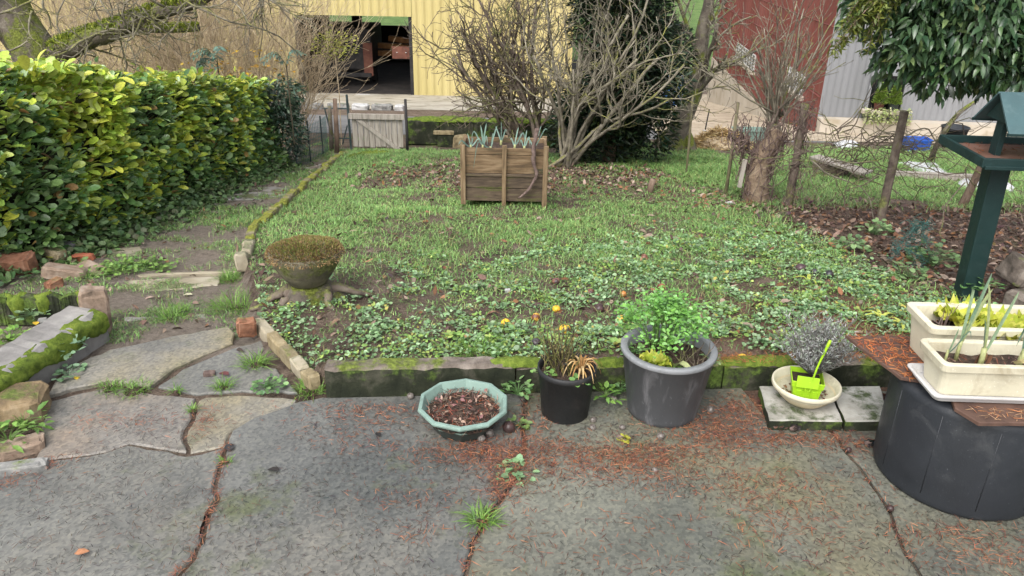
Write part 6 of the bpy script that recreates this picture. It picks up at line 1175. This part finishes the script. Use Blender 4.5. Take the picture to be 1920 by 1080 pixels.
# ================================================================== LAWN, GROUND COVER, LITTER
def scatter(n, x0, x1, y0, y1, dens):
    x = U(x0, x1, n); y = U(y0, y1, n); k = rng.random(n) < dens(x, y); return x[k], y[k]
def inlawn(x, y): return (x > xe(y)+.03)&(y > kerb_y(x)+.02)&(y < 10.1)
def d_grass(x, y):
    n1 = vn(x, y, 1.6, 4); n2 = vn(x, y, 6, 6)
    base = np.clip((n1*.45+n2*.55-.17)*3.0, .08, 1)
    near_ = sm(3.6, 5.0, y+.35*(n1-.5)-.25*np.clip(-x, 0, 1)); lawn = np.where(inlawn(x, y), base*(.30+.70*near_)*(1-sm(-.3, .35, x-xr(y))*(y < 7.0)), 0)
    lawn *= 1-.97*np.exp(-(((x-.2)/1.75)**2+((y-7.9)/.95)**2)**2)*np.clip(.5+1.2*n2, 0, 1)
    lawn *= 1-.85*np.exp(-(((x-1.55)/.35)**2+((y-4.75)/.22)**2))
    pathg = np.where((x < xe(y)-.02)&(x > hx(y)+.05)&(y > 3.3), np.clip((n1*.5+n2*.7-.50)*3.0, 0, .85), 0)
    nb = np.where((x > xr(y)+.1)&(y > 6.2)&(y < 11.5), np.clip((n1*.6+n2*.5-.38)*2.2, 0, 1)*sm(6.3, 7.0, y), 0)
    return np.clip(np.maximum(np.maximum(lawn, pathg), nb), 0, 1)
gx_, gy_ = scatter(620000, -3.0, 7.5, 2.95, 11.5, d_grass); n_ = len(gx_)
hgt = .014+.030*vn(gx_, gy_, 2.2, 9)**1.3+.012*vn(gx_, gy_, 9, 2); hgt *= np.where(gx_ > xr(gy_), 1.7, 1); far_w = 1+.10*np.clip(gy_-3, 0, 8)
gcol = pick([(.16, .31, .08), (.21, .38, .11), (.12, .25, .06), (.27, .44, .15), (.30, .38, .13)], n_, .2)*(.8+.4*vn(gx_, gy_, 1.2, 7))[:, None]; dryk = rng.random(n_) < .05; gcol[dryk] = pick([(.30, .25, .12)], int(dryk.sum()))
lg = npmesh('lawn_grass', *inst(BLADE, np.stack([gx_, gy_, H(gx_, gy_)-.003], -1), U(0, 6.28, n_), rng.normal(1.05, .28, n_), U(-.5, .5, n_), hgt*U(.7, 1.4, n_), .0038*far_w*U(.7, 1.2, n_), gcol, U(.1, .7, n_)), 'leaf'); stuff(lg, 'short winter grass of the lawn', 'grass')
# round-leaved ground cover
def d_cover(x, y):
    n1 = vn(x, y, 2.0, 12); n2 = vn(x, y, 6.5, 13); b = np.clip((n1*.5+n2*.65-.36)*3.2, 0.0, 1); f = (1-sm(4.2, 5.2, y-.5*x))*(1-sm(-.25, .5, x-xr(y)))
    return np.where(inlawn(x, y), b*f*sm(-1.6, -1.0, x+.1*(y-3)), 0)
cx_, cy_ = scatter(7600, -1.6, 3.0, 2.95, 6.4, d_cover); parts = []
for x, y in zip(cx_, cy_):
    k = int(rng.integers(10, 24)); rad = rng.uniform(.03, .085); a = U(0, 6.28, k); r = rad*U(0, 1, k)**.6; px_, py_ = x+r*np.cos(a), y+r*np.sin(a); ok = inlawn(px_, py_); px_, py_, a, r = px_[ok], py_[ok], a[ok], r[ok]; k = len(px_)
    if not k: continue
    z = H(px_, py_)+.006+rng.uniform(.01, .045)*(1-(r/rad)**2)*U(.4, 1, k); kind = rng.random()
    col = pick([(.19, .32, .14), (.25, .39, .19), (.15, .27, .11), (.31, .44, .25)] if kind < .7 else [(.17, .30, .07), (.23, .37, .09), (.30, .38, .10)], k, .2)*rng.uniform(.75, 1.2); yk = rng.random(k) < .03; col[yk] = pick([(.45, .40, .10), (.28, .18, .08)], int(yk.sum()))
    sz = rng.uniform(.010, .024); parts.append(inst(ROUND if kind < .75 else LEAF, np.stack([px_, py_, z], -1), a-math.pi/2+rng.normal(0, .6, k), rng.normal(.15, .35, k), rng.normal(0, .35, k), sz*U(.6, 1.4, k), sz*U(.6, 1.2, k), col))
gcv = npmesh('ground_cover', *join(parts), 'leaf', None, True); stuff(gcv, 'mat of small round-leaved weeds covering the near lawn', 'ground cover')
# dead leaves
def d_lit(x, y): return np.clip(litter_mask(x, y)*(y < 9.6)*(y > 3.2)*(x > xe(y))*(y > kerb_y(x))*(.4+.9*vn(x, y, 4, 3))+.10*inlawn(x, y)*(y < 6)+.04*(x < xe(y))*(x > hx(y)), 0, 1)
lx, ly = scatter(34000, -3, 5.5, 3.2, 9.5, d_lit); n_ = len(lx)
stuff(npmesh('leaf_litter', *inst(LEAF, np.stack([lx, ly, H(lx, ly)+U(.004, .02, n_)], -1), U(0, 6.28, n_), rng.normal(0, .35, n_), rng.normal(0, .5, n_), U(.025, .07, n_), U(.018, .04, n_), pick([(.16, .10, .07), (.10, .065, .05), (.24, .17, .13), (.30, .23, .18), (.07, .05, .04), (.22, .11, .06)], n_, .2), rng.normal(0, .3, n_)), 'dry'), 'brown fallen leaves under the fig and the laurel', 'leaves')
# ================================================================== NEEDLES ON THE PATIO
cl = []
def clump(px, py, sx, sy, n): c = W(px, py); n = int(n*.62); cl.append(np.stack([rng.normal(c[0], sx, n), rng.normal(c[1], sy, n)], -1))
for a in ((905, 850, .10, .06, 700), (850, 850, .16, .05, 500), (950, 880, .06, .09, 700), (935, 920, .03, .05, 260), (1000, 850, .12, .06, 350), (1090, 850, .14, .05, 650), (1180, 870, .14, .05, 700), (1240, 850, .16, .05, 900), (1330, 800, .12, .06, 1200), (1400, 770, .10, .06, 1100), (1380, 830, .12, .04, 700), (1480, 825, .12, .03, 450), (1600, 830, .10, .05, 500), (720, 770, .22, .03, 420), (680, 790, .16, .06, 300), (640, 830, .10, .05, 150), (760, 940, .10, .04, 160), (780, 1000, .05, .03, 80), (1180, 900, .18, .05, 420), (1050, 880, .10, .05, 260), (1500, 1000, .14, .12, 400), (1420, 960, .12, .08, 260), (1180, 1020, .20, .12, 350), (980, 1010, .06, .10, 120), (1860, 1040, .12, .06, 500), (1790, 1000, .14, .03, 200), (270, 790, .16, .05, 300), (300, 720, .2, .03, 150), (385, 790, .03, .06, 150), (100, 870, .06, .03, 100), (20, 900, .06, .03, 150), (1010, 800, .05, .10, 250), (1350, 910, .2, .06, 250), (1450, 900, .18, .05, 260)): clump(*a)
for cr_, n_ in ((cA, 260), (cB, 420), (cC, 130)):
    c = np.array(cr_); c = c[(c[:, 1] > 1.7)]; i = rng.integers(0, len(c), n_); cl.append(c[i]+rng.normal(0, .012, (n_, 2)))
P2_ = np.concatenate(cl); P2_ = P2_[P2_[:, 1] < np.array([Yk(x) for x in P2_[:, 0]])-.005]; kk = P2_[:, 0] > -1.9; P2_ = P2_[kk]; n_ = len(P2_)
stuff(npmesh('pine_needles', *needles_on(np.c_[P2_, .0045+U(0, .008, n_)], (.018, .042), ((.25, .095, .05), (.17, .065, .04), (.32, .14, .075), (.10, .05, .038)), .0018, .06), 'needle'), 'red-brown conifer needles drifted on the patio around the pots', 'needles')
n_ = 10500; x = U(-1.9, 2.0, n_); y = U(1.55, 2.8, n_); k = (vn(x, y, 2, 30)*.6+vn(x, y, 7, 31)*.4 > .36+.10*(x < -.75)); x, y = x[k], y[k]; n_ = len(x)
stuff(npmesh('dark_needles', *needles_on(np.stack([x, y, np.full(n_, .0055)], -1), (.013, .032), ((.035, .027, .024), (.06, .045, .038), (.025, .022, .02), (.12, .06, .04)), .0014, .05), 'needle'), 'dark wet needles sprinkled over the concrete', 'needles')
n_ = 900; x = U(.85, 2.0, n_); P_ = np.stack([x, kerb_y(x)-.042+rng.normal(0, .02, n_), .130+U(0, .008, n_)], -1); stuff(npmesh('kerb_needles', *needles_on(P_, (.018, .04), ((.34, .13, .04), (.28, .10, .04)), .0018, .1), 'needle'), 'orange needles lying on the mossy kerb top', 'needles')
n_ = 2600; x = rng.normal(1.9, .5, n_); y = rng.normal(3.45, .3, n_); k = y > kerb_y(x)+.03; x, y = x[k], y[k]; n_ = len(x); stuff(npmesh('lawn_needles', *needles_on(np.stack([x, y, H(x, y)+.008], -1), (.02, .04), ((.30, .11, .06), (.20, .08, .05)), .002, .2), 'needle'), 'reddish needles on the earth behind the kerb', 'needles')
# ================================================================== FRUIT, CONES, TUFTS, SMALL THINGS
def fruit(px, py, r, cols, label, cat, z=None, name='apple', seed=0, stalk=True):
    p = gp(px, py+8) if z is None else atz(px, py+8, z); rr = random.Random(seed); mb = MB(); prf = [(.0, -.86), (.35, -.98), (.72, -.78), (.97, -.2), (1.0, .1), (.86, .56), (.5, .86), (.22, .88), (.06, .74), (0, .70)]; n_ = 18; V = []; C_ = []
    for q, z_ in prf:
        for j in range(n_):
            a = 2*math.pi*j/n_; b = 1+.05*math.sin(5*a+seed)*(z_ < .3)+rr.uniform(-.015, .015); V.append((r*q*b*math.cos(a), r*q*b*math.sin(a), r*z_*.92))
            f_ = vn(math.cos(a)*2+seed*3.3, z_*2+math.sin(a)*2, 1.0); C_.append(cols[1] if f_ > .60 else cols[0])
    mb.add(V, [(i*n_+j, i*n_+(j+1) % n_, (i+1)*n_+(j+1) % n_, (i+1)*n_+j) for i in range(len(prf)-1) for j in range(n_)], np.array(C_)); o = empty(name, p+[0, 0, r*.75]); o.rotation_euler = (rr.uniform(-.8, .8), rr.uniform(-.8, .8), rr.uniform(0, 6)); tag(o, label, cat)
    mb.build('flesh', 'fruit', o, True)
    if stalk: MB().tube([(0, 0, r*.6), (r*.1, 0, r*1.05)], r*.05, 4).build('stalk', 'vine', o)
    return o
M['fruit'] = leafmat('fruit_skin', .35, 0, .45); Y_ = (.72, .46, .03); BR = (.14, .05, .03); DK = (.05, .03, .028)
for i, (px, py, r, c, lb, ct) in enumerate(((948, 604, .024, (Y_, (.55, .30, .04)), 'yellow apple nearest the kerb among the weeds', 'apple'), (1004, 593, .024, ((.68, .40, .06), BR), 'yellow apple with a brown rotten side above the black pot', 'apple'), (1043, 577, .022, (Y_, (.7, .4, .03)), 'clean yellow apple behind the half-rotten one', 'apple'),
    (1059, 618, .030, (Y_, DK), 'bird-pecked yellow apple with a dark hole by the black pot', 'apple'), (1163, 598, .026, ((.66, .42, .06), BR), 'yellow apple with brown patches beside the grey pot', 'apple'), (1392, 676, .032, ((.70, .42, .04), (.6, .28, .03)), 'large squashed orange-yellow apple behind the kerb', 'apple'), (1168, 548, .020, ((.50, .20, .05), BR), 'small orange-brown apple behind the celery', 'apple'),
    (1122, 578, .030, (DK, (.09, .045, .045)), 'purplish-black rotten apple behind the grey pot', 'apple'), (1107, 545, .022, (BR, DK), 'small brown rotten apple among the weeds behind the pots', 'apple'), (1240, 536, .026, ((.26, .08, .05), BR), 'reddish-brown rotten apple behind the celery top', 'apple'), (1042, 525, .024, ((.20, .09, .07), DK), 'dull brown rotten apple in the middle of the weeds', 'apple'),
    (1500, 503, .036, ((.07, .04, .045), DK), 'large dark rotten apple at the lawn edge towards the netting', 'apple'), (1527, 507, .024, ((.04, .04, .05), DK), 'small black rotten apple between two bigger ones', 'apple'), (1553, 513, .030, ((.025, .025, .03), DK), 'round black rotten apple nearest the netting roll', 'apple'), (1005, 640, .022, ((.05, .045, .05), DK), 'black rotten apple right behind the black pot', 'apple'), (1208, 480, .026, ((.28, .14, .10), BR), 'pale brown rotten apple on the grass', 'apple'))): fruit(px, py, r, c, lb, ct, None, 'apple', i)
fruit(954, 800, .027, (DK, (.07, .035, .03)), 'dark rotten apple on the patio by the green bowl', 'apple', 0, 'apple', 41)
for i, (px, py, r, lb) in enumerate(((918, 812, .019, 'brown walnut beside the dark rotten apple'), (903, 822, .017, 'brown walnut tucked under the rim of the green bowl'), (770, 742, .016, 'grey walnut at the kerb foot behind the green bowl'), (1151, 748, .016, 'grey walnut between black and grey pots at the kerb'), (1112, 786, .014, 'dark walnut touching the black pot'), (1111, 800, .014, 'brownish walnut at the black pot foot'), (1166, 800, .014, 'pale walnut between the pots'), (1238, 818, .017, 'pale grey walnut in front of the grey pot'), (1331, 768, .018, 'pale walnut behind the grey pot foot on the needles'), (1590, 842, .013, 'dark walnut on the crack by the tub'), (1668, 952, .013, 'small black nut in the crack near the tub'), (1228, 880, .012, 'little whitish stone on the wet concrete'))): fruit(px, py-3, r, ((.16, .14, .125), (.09, .075, .065)) if i not in (9, 10) else (DK, DK), lb, 'walnut', 0, 'walnut', 60+i, False)
def cone(px, py, L, col, lb, ang, name='conifer_cone'):
    p = atz(px, py, .012); mb = MB(); P_ = np.linspace(-L/2, L/2, 11); o = empty(name, p+[0, 0, .006], ang); tag(o, lb, 'cone' if name == 'conifer_cone' else 'catkin'); mb.tube([(x, 0, 0) for x in P_], .011*np.array([.3, .75, .95, 1, 1.05, 1, .95, .9, .8, .6, .25]), 9); mb.build('core', 'vine', o, True)
    N = 70; t_ = U(-.45, .45, N)*L; a = U(0, 6.28, N); Pp = np.stack([t_, .0095*np.cos(a), .0095*np.sin(a)], -1); stuff(npmesh('scales', *inst(LEAF, Pp, U(-1.9, -1.2, N), U(-.3, .4, N), a, .018, .012, pick([col], N)), 'dry', o))
cone(1460, 800, .075, (.13, .06, .045), 'long brown conifer cone lying at the paving slab edge', .1); cone(1645, 742, .07, (.10, .05, .04), 'brown conifer cone on the paving slab beside the tub', -.6); cone(1166, 823, .05, (.34, .34, .05), 'yellow-green withered catkin in front of the pots', -.6, 'catkin'); cone(1488, 805, .04, (.05, .04, .04), 'dark small cone next to the long brown cone', .5); cone(1628, 833, .035, (.03, .03, .032), 'flat black cone in front of the tub', .2)
def tuft(px, py, n, rad, h, lb, cols=((.15, .28, .05), (.20, .34, .07), (.11, .22, .04)), z=0.0, wd=.0035):
    p = atz(px, py, z) if z is not None else gp(px, py); o = empty('grass_tuft', p); tag(o, lb, 'grass tuft'); a = U(0, 6.28, n); r = rad*U(0, 1, n)**.7; V_ = inst(BLADE, np.stack([r*np.cos(a), r*np.sin(a), np.zeros(n)], -1), a-math.pi/2+rng.normal(0, .6, n), rng.normal(1.1, .3, n), U(-.5, .5, n), h*U(.5, 1.2, n), wd, pick(cols, n), U(.2, .9, n)); stuff(npmesh('blades', *V_, 'leaf', o)); MB().lathe([(rad*.7, -.01), (rad*.4, .004), (0, .006)], 10, close=False).build('root_clump', 'soil', o)
for a in ((903, 978, 120, .04, .06, 'grass tuft growing out of the middle patio crack'), (420, 726, 80, .035, .05, 'small grass tuft in the joint of the pale slabs'), (330, 735, 40, .025, .035, 'tiny grass tuft in the joint beside the small one'), (250, 732, 160, .07, .035, 'low grass strip in the slab joint near the rock'), (205, 728, 90, .05, .03, 'short grass strip in the joint at the patio edge'), (480, 684, 130, .055, .06, 'grass tuft beside the brick edging'), (425, 868, 25, .02, .03, 'sparse grass blades at the top of the long crack'), (580, 732, 140, .06, .05, 'grass tuft at the kerb corner'), (363, 770, 40, .02, .03, 'little moss-green tuft in the cross joint')): tuft(*a)
for a in ((430, 528, 160, .07, .07, 'thick grass tuft beside the long flagstone'), (325, 590, 170, .08, .06, 'broad grass tuft over the thin stone strip'), (440, 580, 260, .12, .09, 'big loose grass tuft below the stump'), (320, 600, 120, .07, .05, 'grass tuft just before the thin stone strip'), (900, 665, 240, .10, .06, 'dense grass cushion right behind the kerb')): tuft(*a[:5], a[5], z=None)
G2 = [(.14, .27, .09), (.19, .33, .13), (.10, .20, .07)]
weed('weed_rosette', atz(968, 885, .0), 26, .07, .034, [(.17, .30, .14), (.22, .36, .18)], 'pale green weed rosette on the middle patio crack', up=.25); weed('weed_rosette', atz(505, 725, .0), 46, .07, .026, G2, 'round dark weed cushion near the brick edging', up=.45)
weed('weed_rosette', atz(972, 800, .0), 20, .045, .028, [(.16, .24, .08), (.20, .30, .10)], 'small straggly weed beside the dark rotten apple', up=.5); weed('weed_rosette', atz(970, 740, .02), 36, .07, .030, G2, 'leafy weed at the kerb between green bowl and black pot', up=.9); weed('weed_rosette', atz(1135, 745, .02), 16, .06, .045, [(.22, .40, .08), (.17, .33, .07)], 'bright mint sprig at the kerb right of the black pot', up=.6, tpl=LEAF, aspect=.55); weed('weed_rosette', atz(1165, 735, .02), 22, .05, .026, G2, 'weed clump wedged against the grey pot and the kerb', up=.8)
weed('weed_rosette', atz(120, 660, .06), 34, .10, .040, [(.20, .32, .19), (.15, .26, .13)], 'pale ground ivy spilling over the mossy low wall', up=.5); weed('weed_rosette', atz(130, 705, .0), 22, .07, .036, [(.22, .34, .21), (.16, .27, .14)], 'pale ground ivy at the foot of the mossy wall', up=.5); weed('weed_rosette', atz(60, 590, .02), 30, .08, .03, [(.15, .26, .12), (.20, .30, .15)], 'green weed patch in the small bed by the pebbles', up=.3)
weed('weed_rosette', atz(45, 800, .0), 30, .10, .05, [(.15, .29, .06), (.20, .36, .09)], 'leafy green weed on the brown rock beside the patio', up=.6, tpl=LEAF, aspect=.5); weed('weed_rosette', atz(15, 830, .0), 26, .10, .055, [(.17, .31, .07), (.22, .38, .10)], 'broad-leaved weed at the frame edge beside the patio', up=.5, tpl=LEAF, aspect=.5); weed('weed_rosette', atz(20, 640, .03), 50, .10, .03, [(.17, .33, .05), (.22, .38, .07)], 'bright green weed behind the mossy wall', up=.5); weed('weed_rosette', atz(1815, 600, .1)+[.3, .4, 0], 26, .1, .04, G2, 'weed clump at the feeder post foot', up=.6)
for i, (px, py, n_, rd) in enumerate(((1745, 500, 70, .17), (1640, 440, 40, .12), (1590, 470, 36, .12), (1700, 520, 30, .1))): weed('weed_rosette', gp(px, py), n_, rd, .05, [(.17, .28, .12), (.12, .21, .08), (.22, .32, .14)], ['tall leafy weed in front of the green netting roll', 'weed at the foot of the wire-wound post', 'weed clump between post foot and rotten apples', 'low weed below the netting roll'][i], up=.8)
for i, (px, py) in enumerate(((235, 505), (270, 498), (300, 505), (165, 520), (205, 515), (225, 500))): weed('weed_rosette', gp(px, py), 44, .12, .034, [(.20, .34, .08), (.15, .27, .07), (.24, .38, .10)], ['strawberry-like weed patch beside the rubble', 'light green weed patch next to the square flagstone', 'weed patch just behind the long flagstone', 'weed sprouting between the rubble and wavy edging', 'weed patch covering the flat tan stone', 'weed under the hedge foot by the rubble'][i], up=.4)
for i, (px, py) in enumerate(((1515, 530), (1650, 600), (1690, 615))):
    p = gp(px, py); o = empty('torn_leek_leaf', p); tag(o, ['yellow-green torn leek leaves lying on the lawn edge', 'yellowing leek leaves lying behind the rear window box', 'bright yellow leek scraps beside the window box end'][i], 'leaf')
    for q in range(4): mb = MB(); a = rng.uniform(0, 6.28); d = np.array([math.cos(a), math.sin(a), 0]); ribbon(mb, curve([(0, 0, .01), d*.04+[0, 0, .035], d*.09+[0, 0, .02]], 6), np.array([.02, .022, .018, .014, .01, .003]), (0, 0, 1), .2, col=(.46, .50, .10)); mb.build('leaf', 'leaf', o)
def flat_leaf(px, py, L, col, lb, z=0.0, ang=0.5):
    p = atz(px, py, z)+[0, 0, .008] if z is not None else gp(px, py)+[0, 0, .012]; V_, F_, C_ = inst(LEAF, np.zeros((1, 3)), [ang], [.12], [.1], [L], [L*.7], [col], .1); o = npmesh('fallen_leaf', V_, F_, C_, 'dry', None, True); o.location = p; tag(o, lb, 'leaf')
flat_leaf(140, 1042, .045, (.40, .19, .10), 'orange-brown fallen leaf on the big wet slab', 0, -1.2); flat_leaf(145, 715, .04, (.60, .42, .04), 'yellow leaf at the foot of the mossy wall'); flat_leaf(362, 556, .06, (.50, .48, .32), 'pale leaf lying on the path beyond the long flagstone', None, 1.6); flat_leaf(68, 612, .05, (.55, .36, .04), 'yellow leaf in the small bed', .02); flat_leaf(430, 706, .06, (.13, .05, .05), 'dark purple leaf on the joint by the brick edging', 0, 1.2); flat_leaf(712, 822, .04, (.03, .028, .028), 'black crumpled leaf on the middle slab', 0); flat_leaf(525, 885, .05, (.04, .036, .034), 'dark twiggy scrap on the middle slab', 0, 1.4); flat_leaf(428, 850, .06, (.05, .05, .052), 'black curled scrap at the top of the long crack', 0, .1); flat_leaf(300, 565, .04, (.06, .035, .03), 'dark fallen leaf on the bare path', None)
stone('slate_chip', gp(952, 548)+[0, 0, .01], (.03, .02, .02), 'st_white', 'white stone chip among the lawn weeds', 'stone', (0, 0, .3), 501); stone('slate_chip', gp(912, 541)+[0, 0, .008], (.05, .03, .025), 'st_pink', 'pinkish stone chip beside the white one', 'stone', (0, 0, .3), 502); stone('slate_chip', gp(1368, 382)+[0, 0, .01], (.08, .03, .02), 'st_white', 'white chip in the litter by the vine-wrapped trunk', 'stone', (0, 0, .3), 503); stone('slate_chip', atz(393, 703, .0)+[0, 0, .008], (.05, .03, .02), 'vine', 'flat brown chip on the slab below the brick edging', 'stone', (0, 0, .2), 504)
